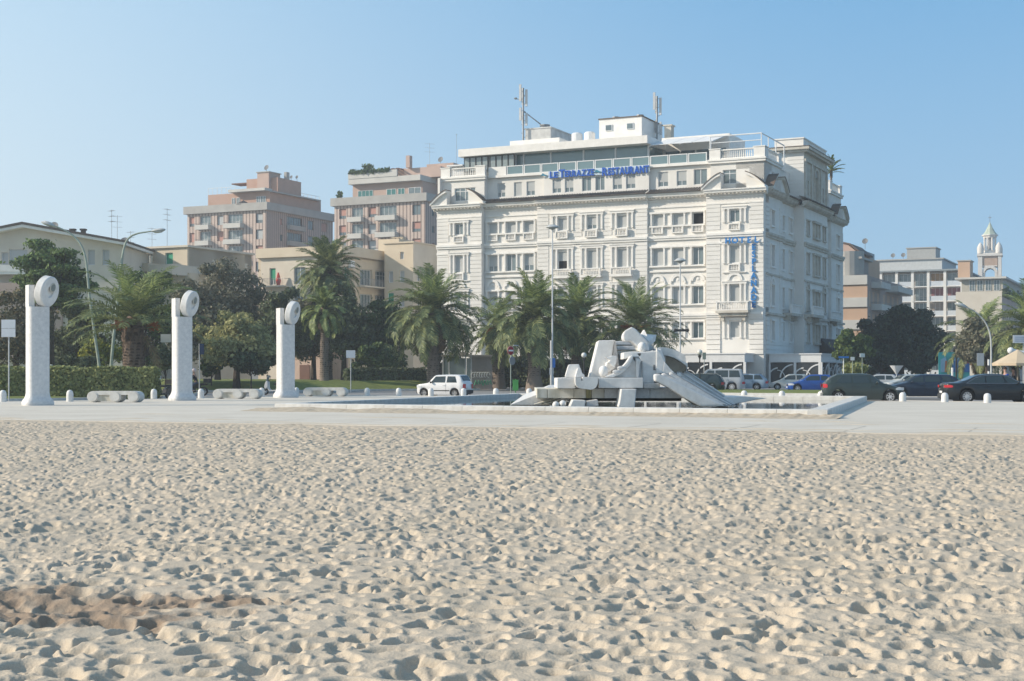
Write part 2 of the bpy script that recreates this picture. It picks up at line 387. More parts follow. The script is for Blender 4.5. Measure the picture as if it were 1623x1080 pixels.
# bright kerb line along the road side of the plaza
b = MB()
for L_ in (EDGE_L[2:] + EDGE_B[:-1] ,):
    for (xa, ya), (xb, yb) in zip(L_[:-1], L_[1:]):
        d = Vector((xb - xa, yb - ya, 0)); n = Vector((-d.y, d.x, 0)).normalized() * .3
        b.add([(xa, ya, -.12), (xb, yb, -.12), (xb + n.x, yb + n.y, -.12), (xa + n.x, ya + n.y, -.12), (xa, ya, .012), (xb, yb, .012), (xb + n.x, yb + n.y, .012), (xa + n.x, ya + n.y, .012)],
              [(0, 3, 2, 1), (4, 5, 6, 7), (0, 1, 5, 4), (1, 2, 6, 5), (2, 3, 7, 6), (3, 0, 4, 7)])
b.build('kerb', PAVE, kind='structure')
# raised lawns
def lawn(pts, h, inset=1.2):
    """a mound with a stone kerb round it"""
    c = Vector((sum(p[0] for p in pts) / len(pts), sum(p[1] for p in pts) / len(pts)))
    b = MB(); n = len(pts)
    ins = [tuple(Vector(p) + (c - Vector(p)).normalized() * inset) for p in pts]
    vs = [(x, y, -.1) for x, y in pts] + [(x, y, .03) for x, y in pts] + [(x, y, h) for x, y in ins]
    fs = [(i, (i + 1) % n, (i + 1) % n + n, i + n) for i in range(n)] + [(i + n, (i + 1) % n + n, (i + 1) % n + 2 * n, i + 2 * n) for i in range(n)] + [tuple(range(2 * n, 3 * n))]
    b.add(vs, fs); b.build('lawn', GRASSM, kind='structure')
    k = MB()
    for i in range(n):
        p, q = Vector(pts[i]), Vector(pts[(i + 1) % n]); d = (q - p).normalized(); nn = Vector((d.y, -d.x)) * .18
        k.add([(p.x, p.y, -.12), (q.x, q.y, -.12), (q.x + nn.x, q.y + nn.y, -.12), (p.x + nn.x, p.y + nn.y, -.12), (p.x, p.y, .05), (q.x, q.y, .05), (q.x + nn.x, q.y + nn.y, .05), (p.x + nn.x, p.y + nn.y, .05)],
              [(0, 3, 2, 1), (4, 5, 6, 7), (0, 1, 5, 4), (1, 2, 6, 5), (2, 3, 7, 6), (3, 0, 4, 7)])
    k.build('kerb', TRAV, kind='structure')
lawn([(-62, 66), (-28, 74), (-21.0, 84), (-22, 100), (-30, 118), (-62, 118)], .12)
lawn([(-33, 119), (-21, 113.0), (-14.5, 118.5), (-10.5, 124), (-3, 127), (-10, 150), (-60, 185), (-75, 150)], .75, 3.0)
lawn([(11.5, 101), (28, 91.5), (34, 96), (33, 108), (15, 117.5), (9, 112)], .10)
lawn([(60, 120), (95, 108), (130, 140), (100, 200), (66, 190)], .2)
# road markings on the seafront road
b = MB()
for i in range(16):
    t = -30 + i * 6
    p = Vector((6, 98, 0)) + UX * t
    q = p + UX * 3; n = VX * .12
    b.add([(p.x - n.x, p.y - n.y, -.116), (q.x - n.x, q.y - n.y, -.116), (q.x + n.x, q.y + n.y, -.116), (p.x + n.x, p.y + n.y, -.116)], [(0, 1, 2, 3)])
b.build('road_marking', mat('road_paint', (0.7, 0.7, 0.68), .7, .1), kind='structure')

# ------------------------------------------------------------------ the pool
POOL = [Vector((-9.05, 54.2, 0)), Vector((9.87, 44.5, 0)), Vector((17.8, 71.3, 0)), Vector((0.1, 81.0, 0))]
WATER = mat('pool_water', (0.085, 0.105, 0.095), 0.03, 0.1, 0.3, 0.0012, 5, spec=0.8, stretch=(1, .5, 1))
b = MB(); b.add([tuple(p + Vector((0, 0, .06))) for p in POOL], [(0, 1, 2, 3)]); b.build('water', WATER, kind='structure')
rimt = thing('pool', 'low rectangular pool rim of pale stone blocks around the marble sculpture', 'pool', tuple(POOL[0]))
def rim_stone(L, i):
    b = MB(); w = .62; rr = random.Random(i)
    b.xprism([(0.0, -.1), (w, -.1), (w, .235), (w - .03, .26), (.05, .26), (0.0, .235)], .006, L - .006); return b.mesh('coping_stone', TRAV)
for k in range(4):
    a, c = POOL[k], POOL[(k + 1) % 4]; d = c - a; Lr = d.length; n = max(1, round((Lr - .62) / 1.55)); Ls = (Lr) / n
    ang = math.atan2(d.y, d.x); me = rim_stone(Ls, k)
    for i in range(n):
        p = a + d * (i / n) - POOL[0]
        inw = .0
        link('coping_stone', me, rimt, (p.x, p.y, random.uniform(-.006, .004)), ang)
# sand blown against the rim
b = MB(); rr = np.random.default_rng(3); nn = 420; m_ = 9
a, c = POOL[0] + Vector((-.6, -.35, 0)), POOL[1] + Vector((.5, -.1, 0)); d = (c - a); nrm = Vector((d.y, -d.x, 0)).normalized()
prof = noise2((m_, nn), 3, 77, 3); env = noise2((1, nn), 40, 78, 2)[0]
for j in range(m_):
    for i in range(nn):
        t = i / (nn - 1); q = j / (m_ - 1)
        p = a + d * t + nrm * (q * 1.35 * (0.55 + .8 * env[i]) - .05)
        h = (1 - q) ** 1.4 * .10 * (.4 + 1.3 * env[i]) + (prof[j, i] - .45) * .10 * (1 - q * .8) * (1 if 0 < j < m_ - 1 else 0)
        b.v.append((p.x, p.y, max(h, -.03) if j < m_ - 1 else -.02))
for j in range(m_ - 1):
    for i in range(nn - 1): o = j * nn + i; b.f.append((o, o + 1, o + nn + 1, o + nn))
b.build('sand_drift', DRIFTM, smooth=True, kind='structure')

# sand blown over the paving, and the joints between its slabs
b = MB(); rr = random.Random(21)
for i in range(46):
    x = rr.uniform(-26, 26); d0 = abs(rr.gauss(0, .8)) + .15 if i < 34 else rr.uniform(1, 8); y = sand_edge_y(x) + d0; L_ = rr.uniform(.5, 2.6); W_ = rr.uniform(.08, .35); n = 18; ang = math.atan2(-11, 27.2) + rr.uniform(-.1, .1); ph = [rr.uniform(.55, 1.25) for _ in range(n)]
    pts = []
    for k in range(n):
        a = 2 * math.pi * k / n; u, v = L_ * math.cos(a) * ph[k], W_ * math.sin(a) * ph[k]; pts.append((x + u * math.cos(ang) - v * math.sin(ang), y + u * math.sin(ang) + v * math.cos(ang), -.006))
    b.add(pts + [(x, y, .022)], [(k, (k + 1) % n, n) for k in range(n)])
b.build('blown_sand', mat('drifted_fine_sand', (.56, .49, .39), .95, .08, 2), kind='stuff')
b = MB(); e = Vector((27.2, -11, 0)).normalized(); nv = Vector((-e.y, e.x, 0)); JM = mat('paving_joint_dirt', (.40, .37, .32), .9, .1)
def jline(p, q, w=.03):
    d = (q - p).normalized(); n = Vector((-d.y, d.x, 0)) * w / 2; b.add([tuple(p - n + Vector((0, 0, .003))), tuple(q - n + Vector((0, 0, .003))), tuple(q + n + Vector((0, 0, .003))), tuple(p + n + Vector((0, 0, .003)))], [(0, 1, 2, 3)])
o0 = Vector((0, sand_edge_y(0), 0))
for k, t in enumerate((.5, 4.2, 7.2)): jline(o0 + nv * t - e * 40, o0 + nv * t + e * 40)
for i in range(-14, 15):
    p = o0 + e * (i * 2.8); jline(p + nv * .5, p + nv * 4.2)
for i in range(5, 15):
    p = o0 + e * (i * 2.8); jline(p + nv * 4.2, p + nv * (34 - i * .6))
for k in range(8): t = 10 + k * 3; jline(o0 + nv * t + e * 14, o0 + nv * t + e * 38)
b.build('paving_joint', JM, kind='structure')
# ------------------------------------------------------------------ leaves
def quads(name, P, Nn, size, m, parent=None, aspect=1.7, rg=None, **kw):
    """many small leaf faces: P centres, Nn normals"""
    rg = rg or np.random.default_rng(1); n = len(P)
    t = rg.normal(size=(n, 3)); t -= (t * Nn).sum(1)[:, None] * Nn; t /= np.linalg.norm(t, axis=1)[:, None] + 1e-9
    bt = np.cross(Nn, t); s = (np.asarray(size) * rg.uniform(.6, 1.35, n))[:, None]
    a = t * s * aspect * .5; c = bt * s * .5
    V = np.stack([P - a, P + c, P + a, P - c], 1).reshape(-1, 3).astype(np.float32)
    me = bpy.data.meshes.new(name); me.vertices.add(n * 4); me.vertices.foreach_set('co', V.ravel())
    me.loops.add(n * 4); me.loops.foreach_set('vertex_index', np.arange(n * 4, dtype=np.int32))
    me.polygons.add(n); me.polygons.foreach_set('loop_start', np.arange(0, n * 4, 4, dtype=np.int32)); me.polygons.foreach_set('loop_total', np.full(n, 4, np.int32))
    me.update(calc_edges=True); me.materials.append(m)
    return link(name, me, parent, **kw)
def unit(v): return v / (np.linalg.norm(v, axis=1)[:, None] + 1e-9)
def lobes_cloud(rg, c, r, nl, n, lobe=0.36, flat=1.0, fill=0.25, low=-.8):
    """points spread on many uneven lobes inside an ellipsoid"""
    c = np.array(c, float); r = np.array(r, float)
    d = unit(rg.normal(size=(nl, 3))); d[:, 2] = np.where(d[:, 2] < low, -d[:, 2], d[:, 2])
    q = rg.uniform(.25, .93, nl); lc = c + d * r * q[:, None]; lr = rg.uniform(.6, 1.3, nl) * lobe * r.min() * (1.25 - .75 * q)
    which = rg.integers(0, nl, n); dd = unit(rg.normal(size=(n, 3)))
    rad = np.where(rg.random(n) < fill, rg.uniform(.3, 1, n), rg.normal(1, .13, n)); rad = np.where(rg.random(n) < .07, rad * rg.uniform(1.05, 1.6, n), rad)
    sc_ = lr[which] * rad
    P = lc[which] + dd * sc_[:, None] * np.array([1.15, 1.15, flat])
    N_ = unit(dd + rg.normal(size=(n, 3)) * .55)
    return P, N_, lc, lr
def trunk_mesh(h, r, lc, rg, limbs=7, lean=0.0, base=(0, 0)):
    b = MB(); top = Vector((lean, 0, h)); pts = [Vector((base[0], base[1], -.2)), Vector((lean * .3, 0.0, h * .35)), Vector((lean * .7, .1, h * .7)), top]
    b.tube(pts, [r * 1.35, r, r * .8, r * .6], 8)
    for i in range(min(limbs, len(lc))):
        e = Vector(lc[i]); s0 = pts[2].lerp(top, rg.random()); mid = s0.lerp(e, .5) + Vector((0, 0, -.1 * (e - s0).length))
        b.tube([s0, mid, e], [r * .45, r * .3, r * .1], 5)
    return b
def leaf_mat(name, c1, c2, sub=0.2): return mat(name, c1, .7, .2, .45, island=True, col2=c2, spec=.2, subsurf=sub)
L_DARK = leaf_mat('dark_evergreen_leaf', (0.135, 0.165, 0.085), (0.05, 0.07, 0.04), .22)
L_GREY = leaf_mat('grey_olive_leaf', (0.23, 0.215, 0.15), (0.09, 0.10, 0.065), .25)
L_OLIV = leaf_mat('olive_yellow_leaf', (0.44, 0.42, 0.19), (0.21, 0.22, 0.10), .35)
L_MID = leaf_mat('mid_green_leaf', (0.13, 0.185, 0.06), (0.045, 0.08, 0.03), .25)
L_PINE = leaf_mat('pine_needle', (0.17, 0.245, 0.085), (0.05, 0.09, 0.04), .25)
L_HEDG = leaf_mat('hedge_leaf', (0.36, 0.38, 0.16), (0.16, 0.19, 0.08), .3)
L_YEL = leaf_mat('yellow_green_leaf', (0.33, 0.33, 0.06), (0.12, 0.15, 0.035), .25)
L_RUST = leaf_mat('brown_green_leaf', (0.20, 0.17, 0.10), (0.07, 0.08, 0.045), .2)
L_BLK = leaf_mat('very_dark_leaf', (0.055, 0.078, 0.045), (0.018, 0.03, 0.02), .1)

def tree(name, label, cat, px, Y, py0, py1, wpx, m, n=9000, nl=34, size=None, depth=None, tr=.28, group=None, seed=0, flat=.85, lobe=.36, trunk_px=None, bare=False, low=-.8, fill=.3, gz=0.0):
    """crown between picture heights py0 (top) and py1 (bottom), wpx wide, standing at distance Y"""
    rg = np.random.default_rng(seed + int(px) * 13)
    zt, zb = PZ(py0, Y), max(PZ(py1, Y), .1); w = wpx / F_PX * Y
    t = thing(name, label, cat, (PX(trunk_px or px, Y), Y, gz), 0, group)
    off = PX(px, Y) - PX(trunk_px or px, Y)
    c = (off, 0, (zt + zb) / 2 - gz); r = (w / 2, (depth or w) / 2, (zt - zb) / 2)
    P, N_, lc, lr = lobes_cloud(rg, c, r, nl, n, lobe, flat, low=low, fill=fill)
    size = size or max(.13, 2.0 * Y / 1422 * 1.15)
    P[:, 2] = np.maximum(P[:, 2], .05)
    quads('foliage', P, N_, size, m, t, rg=rg, kind='stuff')
    trunk_mesh(max(c[2] - r[2] * .3, .5), tr, [Vector(l) for l in lc], rg, 9 if not bare else 22).build('trunk', BARK, t, smooth=True)
    return t

def bush(name, label, px, Y, py0, py1, wpx, m, n=3500, group=None, seed=0, depth=None, cat='shrub', nl=16, size=None, lobe=.42):
    return tree(name, label, cat, px, Y, py0, py1, wpx, m, n, nl, size, depth, .06, group, seed, lobe=lobe, low=-.3)

def hedge(label, pts, h, w, m, dens=150, seed=1, size=.13, group=None, z0=0.0):
    rg = np.random.default_rng(seed); base = Vector((pts[0][0], pts[0][1], 0))
    t = thing('hedge', label, 'hedge', tuple(base), 0, group); core = MB()
    Ps, Ns = [], []
    for (xa, ya), (xb, yb) in zip(pts[:-1], pts[1:]):
        a = Vector((xa, ya, 0)) - base; d = Vector((xb - xa, yb - ya, 0)); L_ = d.length; d.normalize(); nn = Vector((-d.y, d.x, 0))
        hw = w / 2 - .14; p = [a + nn * -hw, a + d * L_ + nn * -hw, a + d * L_ + nn * hw, a + nn * hw]
        core.zprism([(q.x, q.y) for q in p], z0 + .02, z0 + h - .14)
        for face, k in (('f', L_ * h), ('b', L_ * h), ('t', L_ * w), ('e', w * h), ('g', w * h)):
            n = int(k * dens); u = rg.random(n); v = rg.random(n); j = rg.normal(0, .055, n) + .05 * np.sin(u * L_ * 2.1 + seed) * (1 if face != 't' else 1)
            D = np.array(d); Nn = np.array(nn); A = np.array(a)
            if face == 'f': P = A + D * (u * L_)[:, None] - Nn * (w / 2 + j)[:, None]; P[:, 2] = z0 + v * h; nrm = -Nn
            elif face == 'b': P = A + D * (u * L_)[:, None] + Nn * (w / 2 + j)[:, None]; P[:, 2] = z0 + v * h; nrm = Nn
            elif face == 't': P = A + D * (u * L_)[:, None] + Nn * ((v - .5) * w)[:, None]; P[:, 2] = z0 + h + j + .03; nrm = np.array((0, 0, 1.))
            elif face == 'e': P = A + D * (L_ + j)[:, None] + Nn * ((u - .5) * w)[:, None]; P[:, 2] = z0 + v * h; nrm = D
            else: P = A - D * (j)[:, None] + Nn * ((u - .5) * w)[:, None]; P[:, 2] = z0 + v * h; nrm = -D
            Ps.append(P); Ns.append(unit(nrm[None, :] + rg.normal(size=(n, 3)) * .6))
    core.build('core', mat('hedge_inside', (0.07, 0.08, 0.035), .95, .3, 4), t)
    quads('foliage', np.concatenate(Ps), np.concatenate(Ns), size, m, t, rg=rg, kind='stuff')
    return t

# ------------------------------------------------------------------ palms
def frond_mesh(L, droop, m, nleaf=40, leaf=.52, width=.045, seed=0, stiff=.0, curl=1.0):
    """one feather leaf: starts along +x rising, arches over; leaflets both sides"""
    rg = random.Random(seed); b = MB(); n = 12; pts = []; x = z = 0.0; ang = R(8)
    for i in range(n + 1):
        pts.append(Vector((x, 0, z))); ang -= droop / n * (0.35 + 1.3 * i / n); x += L / n * math.cos(ang); z += L / n * math.sin(ang)
    b.tube(pts, [.035 * (1 - .85 * i / n) + .006 for i in range(n + 1)], 4, caps=False)
    for s in (-1, 1):
        for k in range(nleaf):
            t = .1 + .9 * (k + rg.random() * .6) / nleaf; f = t * n; i = min(int(f), n - 1); p = pts[i].lerp(pts[i + 1], f - i)
            d = (pts[i + 1] - pts[i]).normalized(); up = Vector((-d.z, 0, d.x))
            ll = leaf * 1.08 * (math.sin(math.pi * min(1, .12 + .83 * t)) ** .55) * rg.uniform(.85, 1.1)
            lift = rg.uniform(.05, .45) - .5 * curl * t * .6
            side = (Vector((0, s, 0)) * (1 - .28 * t) + d * rg.uniform(.55, .85) + up * lift).normalized()
            e = p + side * ll; e.z -= ll * .20 * rg.uniform(.4, 1.4)
            mid = p + side * ll * .5; w = d.cross(side).cross(side).normalized() * width * .5
            b.add([p - w * .6, p + w * .6, mid + w, e, mid - w], [(0, 1, 2, 4), (4, 2, 3)])
    return b.mesh('frond', m)
FR = {}
def fronds_for(key, L, m, leaf, droops, nleaf=40, width=.05):
    if key not in FR: FR[key] = [frond_mesh(L, d, m, nleaf, leaf, width, i * 7 + 3) for i, d in enumerate(droops)]
    return FR[key]
def palm(label, x, y, h, L, nf=58, tr=.42, boots=True, fm=None, low_ang=-62, top_ang=78, seed=0, group='palm trees along the seafront', fruit=0, dry=7, leaf=None, width=.055, z0=0.0, key=None, name='palm_tree', trunk_mat=None, lean=(0, 0), droop_k=1.0, base_flare=1.25, youngtop=True):
    rg = random.Random(seed); t = thing(name, label, 'palm tree', (x, y, z0), rg.uniform(0, 6.28), group)
    key = key or f'{L:.1f}'; leaf = leaf or L * .165
    A = fronds_for(key + 'g', L, fm or FRONDM, leaf, [1.1 * droop_k, 1.35 * droop_k, 1.35 * droop_k, 1.1 * droop_k], width=width * 1.25)
    Yg = fronds_for(key + 'y', L * .93, FRONDY, leaf, [.9, 1.25, 1.5], width=width * 1.2)
    Dd = fronds_for(key + 'd', L * .8, FRONDD, leaf * .8, [1.2, 1.9], width=width)
    b = MB(); n = 9; r0 = tr * base_flare
    b.lathe([(r0, -.3), (r0 * .95, .3), (tr, 1.2)] + [(tr * (1 - .06 * i / n), 1.2 + (h - 1.5) * i / n) for i in range(1, n + 1)] + [(tr * 1.15, h - .15), (tr * .9, h + .25), (.12, h + .6)], n=14)
    tb = b.build('trunk', trunk_mat or PBARK, t, smooth=True)
    # leaf bases standing proud of the trunk
    b = MB(); rows = int((h - .6) / .17)
    for i in range(rows):
        zz = .5 + i * (h - .5) / rows; big = 1.0 if zz > h - 1.1 else (.8 if boots else .38)
        for k in range(11):
            a = k * 2 * math.pi / 11 + i * .61 + rg.uniform(-.1, .1); ca, sa = math.cos(a), math.sin(a); rr_ = tr * (1.15 if zz > h - 1.1 else 1.0) * (1 + .12 * max(0, 1 - zz / 1.2))
            o = rr_ * .97; q = .055 * big + .02; u = .10 * big * (1.6 if zz > h - 1.1 else 1); wv = tr * .22
            b.add([(ca * o - sa * wv, sa * o + ca * wv, zz - .05), (ca * o + sa * wv, sa * o - ca * wv, zz - .05), (ca * (o + q) + sa * wv * .6, sa * (o + q) - ca * wv * .6, zz + u), (ca * (o + q) - sa * wv * .6, sa * (o + q) + ca * wv * .6, zz + u), (ca * o, sa * o, zz + u * .7)],
                  [(0, 1, 2, 3), (3, 2, 4), (0, 3, 4), (1, 4, 2)])
    b.build('leaf_base', trunk_mat or PBARK, tb, kind='stuff')
    for i in range(nf):
        f = i / (nf - 1); az = i * 2.399963 + rg.uniform(-.15, .15)
        el = R(lerp(top_ang, low_ang, f ** .85) + rg.uniform(-7, 7))
        if f < .26 and youngtop: me = Yg[min(2, int(f / .09))]
        else: me = A[min(3, max(0, int((f - .1) * 4.4)))]
        rr_ = tr * .35 * f; zz = h + .35 - .75 * f
        link('frond', me, t, (rr_ * math.cos(az), rr_ * math.sin(az), zz), (rg.uniform(-.35, .35), -el, az), rg.uniform(.86, 1.06))
    for i in range(dry):
        az = i * 2 * math.pi / max(1, dry) + rg.uniform(-.4, .4)
        link('dry_frond', Dd[i % 2], t, (tr * .5 * math.cos(az), tr * .5 * math.sin(az), h - .45), (rg.uniform(-.3, .3), R(rg.uniform(48, 74)), az), rg.uniform(.6, .95))
    for i in range(fruit):
        az = i * 2.2 + .9 + rg.uniform(-.4, .4)
        if ('fruit' not in FR):
            fb = MB()
            for k in range(36):
                e = Vector((rg.uniform(.7, 1.15), rg.uniform(-.42, .42), rg.uniform(-.42, .30)))
                fb.tube([(0, 0, 0), (e.x * .5, e.y * .35, e.z * .3 + .14), tuple(e)], [.022, .02, .022], 4)
            FR['fruit'] = fb.mesh('fruit_stalk', FRUIT)
        link('fruit_stalk', FR['fruit'], t, (tr * .7 * math.cos(az), tr * .7 * math.sin(az), h - .1), (0, 0, az), 1.0)
    return t
# ------------------------------------------------------------------ walls with real openings
def wall(b, a0, a1, z0, z1, ops, y=0.0, rev=0.28, back=None):
    """front skin at depth y with rectangular holes ops=(a0,a1,z0,z1) and their reveals"""
    ops = [o for o in ops if o[0] >= a0 - 1e-6 and o[1] <= a1 + 1e-6 and o[2] >= z0 - 1e-6 and o[3] <= z1 + 1e-6]
    xs = sorted({a0, a1} | {round(v, 4) for o in ops for v in o[:2]})
    for xa, xb in zip(xs[:-1], xs[1:]):
        if xb - xa < 1e-4: continue
        m = (xa + xb) / 2; hol = sorted([(o[2], o[3]) for o in ops if o[0] < m < o[1]]); z = z0
        for h0, h1 in hol + [(z1, z1)]:
            if h0 - z > 1e-4: b.add([(xa, y, z), (xb, y, z), (xb, y, h0), (xa, y, h0)], [(0, 1, 2, 3)])
            z = max(z, h1)
    for o in ops:
        x0, x1, h0, h1 = o[:4]; yb = y + rev
        b.add([(x0, y, h0), (x1, y, h0), (x1, y, h1), (x0, y, h1), (x0, yb, h0), (x1, yb, h0), (x1, yb, h1), (x0, yb, h1)],
              [(0, 1, 5, 4), (1, 2, 6, 5), (2, 3, 7, 6), (3, 0, 4, 7)])
        b.add([(x0, yb, h0), (x1, yb, h0), (x1, yb, h1), (x0, yb, h1)], [(0, 1, 2, 3)])
    return b
class Face:
    """a facade plane of a building: a runs along it, y goes inwards"""
    def __init__(s, th, ox, oy, rot=0.0): s.t, s.o, s.r = th, (ox, oy, 0), rot
    def put(s, name, mb, m, smooth=False, **kw):
        me = mb.mesh(name, m, smooth) if isinstance(mb, MB) else mb
        return link(name, me, s.t, s.o, s.r, **kw)
    def at(s, name, me, a, y, z, parent=None, **kw):
        c, sn = math.cos(s.r), math.sin(s.r)
        return link(name, me, s.t, (s.o[0] + a * c - y * sn, s.o[1] + a * sn + y * c, z), s.r, **kw)
_wc = {}
def window(fc, a, z, w, h, kind='shutter', y=0.0, frame=WMETAL, sh=None, glass=None, rev=.22, name='window'):
    """window set in its opening: frame (the part) and what fills it (its sub-part)"""
    sh = sh or SHUT; glass = glass or GLASS; key = (round(w, 2), round(h, 2), kind, frame.name, sh.name, glass.name)
    if key not in _wc:
        f = MB(); t = .06 if w < 2 else .08
        f.box(-w / 2, -w / 2 + t, -.06, .0, 0, h); f.box(w / 2 - t, w / 2, -.06, .0, 0, h); f.box(-w / 2 + t, w / 2 - t, -.06, 0, h - t, h); f.box(-w / 2 + t, w / 2 - t, -.06, 0, 0, t)
        g = MB(); s_ = None; i0 = -w / 2 + t; i1 = w / 2 - t
        if kind == 'shutter': s_ = MB(); s_.box(i0, i1, -.035, -.005, t, h - t)
        elif kind == 'part':
            c = h * .32; f.box(-.03, .03, -.055, 0, t, c); g.box(i0, i1, -.02, -.005, t, c); s_ = MB(); s_.box(i0, i1, -.05, -.025, c, h - t)
        elif kind == 'sash':
            f.box(-.035, .035, -.055, 0, t, h - t); g.box(i0, i1, -.02, -.005, t, h - t)
        elif kind == 'open': g.box(i0, i1, -.01, -.005, t, h - t)
        elif kind == 'halfopen': g.box(i0, i1, -.01, -.005, t, h * .46); s_ = MB(); s_.box(i0, i1, -.05, -.025, h * .46, h - t)
        elif kind == 'quad':
            for q in (-.25, 0, .25): f.box(w * q - .035, w * q + .035, -.055, 0, t, h - t)
            f.box(i0, i1, -.054, -.001, h * .72, h * .72 + .06); g.box(i0, i1, -.02, -.008, t, h - t)
        elif kind == 'wide':
            n = max(2, round(w / .9))
            for q in range(1, n): x = -w / 2 + w * q / n; f.box(x - .03, x + .03, -.055, 0, t, h - t)
            g.box(i0, i1, -.02, -.005, t, h - t)
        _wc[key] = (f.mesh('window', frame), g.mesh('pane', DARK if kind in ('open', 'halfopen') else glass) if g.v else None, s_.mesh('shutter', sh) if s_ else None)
    fm, gm, sm = _wc[key]
    o = fc.at(name, fm, a, y + rev - .004, z)
    if gm: link('pane', gm, o)
    if sm: link('shutter', sm, o)
    return o
def balustrade(w, h=.85, n=None, posts=True, d=.22, solid=False):
    b = MB(); n = n or max(3, int(w / .2)); b.box(-w / 2, w / 2, -d, 0, h - .12, h); b.box(-w / 2, w / 2, -d, 0, 0, .12)
    if posts: b.box(-w / 2, -w / 2 + .14, -d - .01, .01, .12, h - .12); b.box(w / 2 - .14, w / 2, -d - .01, .01, .12, h - .12)
    for i in range(n):
        x = -w / 2 + .14 + (w - .28) * (i + .5) / n; b.lathe([(.035, .12), (.07, .28), (.04, h * .6), (.06, h - .12)], (x, -d / 2, 0), 6)
    return b
def arc_ring(b, cx, cz, r0, r1, y0, y1, a0=0, a1=180, n=12):
    out = [(cx + r1 * math.cos(R(lerp(a0, a1, i / n))), cz + r1 * math.sin(R(lerp(a0, a1, i / n)))) for i in range(n + 1)]
    inn = [(cx + r0 * math.cos(R(lerp(a0, a1, i / n))), cz + r0 * math.sin(R(lerp(a0, a1, i / n)))) for i in range(n + 1)]
    for i in range(n): b.prism([inn[i], out[i], out[i + 1], inn[i + 1]], y0, y1)
    return b
def letters(parent, s, size, x0, z0, y, m, step=None, vertical=False, bold=.012, width=None, depth=.08, group=None):
    """letters side by side (or one under the other); each letter is a part"""
    if not vertical:
        ws = [text_mesh(c, size, depth, bold)[1] if c != ' ' else size * .28 for c in s]; gap = size * .07
        tot = sum(ws) + gap * (len(s) - 1); k = (width / tot) if width else 1.0; x = x0
        for c, w in zip(s, ws):
            if c != ' ':
                me = text_mesh(c, size, depth, bold)[0]
                if not me.materials: me.materials.append(m)
                cxm = (max(v.co.x for v in me.vertices) + min(v.co.x for v in me.vertices)) / 2
                o = link('letter', me, parent, (x + w * k / 2 - cxm * k, y, z0), (R(90), 0, 0), (k, 1, 1))
            x += (w + gap) * k
    else:
        for i, c in enumerate(s):
            me = text_mesh(c, size, depth, bold)[0]
            if not me.materials: me.materials.append(m)
            link('letter', me, parent, (x0, y, z0 - i * step), (R(90), 0, 0))
def cornice_poly(): return [(0, 0), (-.18, .05), (-.22, .22), (-.55, .34), (-.60, .46), (-.70, .50), (-.70, .60), (0, .62)]

def building(name, label, cat, px, Y, rot=GA, group=None, z0=0):
    return thing(name, label, cat, (PX(px, Y), Y, z0), rot, group)
def dish(label, x, y, z, r=.4, face=(-.5, -.8, .35), hm=.9, m=None, parent=None):
    b = MB(); m = m or mat('weathered_dish', (.22, .23, .24), .7, .15); t = thing('satellite_dish', label, 'satellite dish', (x, y, z))
    b.cyl(0, 0, -.3, hm, .04, 6); b.build('pole', GREYMETAL, t)
    f = Vector(face).normalized(); q = f.to_track_quat('Z', 'Y'); b = MB(); b.lathe([(.02, -.12), (r * .6, -.07), (r, .05), (r * .97, .07), (r * .55, -.02), (.02, -.07)], n=14)
    b.v = [tuple(q @ Vector(p) + Vector((0, 0, hm))) for p in b.v]; b.build('reflector', m, t, smooth=True)
    b = MB(); b.tube([tuple(Vector((0, 0, hm)) - q @ Vector((0, r * .9, 0))), tuple(Vector((0, 0, hm)) + f * r * .9)], .015, 4); b.build('arm', GREYMETAL, t); return t
def aerial(label, x, y, z, h=3.0, bars=3, w=1.0, group='television aerials on the roofs'):
    t = thing('roof_aerial', label, 'aerial', (x, y, z), random.uniform(0, 3), group); b = MB(); b.cyl(0, 0, -.4, h, .028, 6); b.build('mast', GREYMETAL, t)
    for i in range(bars):
        b = MB(); zz = h - .15 - i * .75; b.tube([(-w / 2, 0, zz), (w / 2, 0, zz)], .016, 5)
        for k in range(5): x_ = -w / 2 + w * k / 4; b.tube([(x_, -.3, zz), (x_, .3, zz)], .012, 4)
        b.build('antenna', GREYMETAL, t)
    return t
# ------------------------------------------------------------------ the white hotel
HX, HY0 = 26.4, 148.0
hotel = thing('hotel', 'large white ornate hotel with balustrades and blue lettering behind the palms', 'hotel', (HX, HY0, 0), GA)
Ff = Face(hotel, 0, 0, 0); Fs = Face(hotel, 0, 0, R(90))
S0, S1 = 16.0, 7.65                       # string courses
ROWS = {'m': (5.15, 6.85), '1': (8.8, 10.65), '2': (12.95, 14.82), '3': (17.25, 18.5)}
WT = WHITE; rr = random.Random(4)

def course_groove(b, a0, a1, z0, z1, y, step=.46, t=.05, gap=.055):
    """rusticated pier: courses standing proud with open joints between them"""
    z = z0
    while z < z1 - .1:
        b.box(a0, a1, y - t, y + .02, z, min(z + step - gap, z1)); z += step
def put_windows(fc, lst, y=0.0):
    for a, z, w, h, k in lst: window(fc, a, z, w, h, k, y)
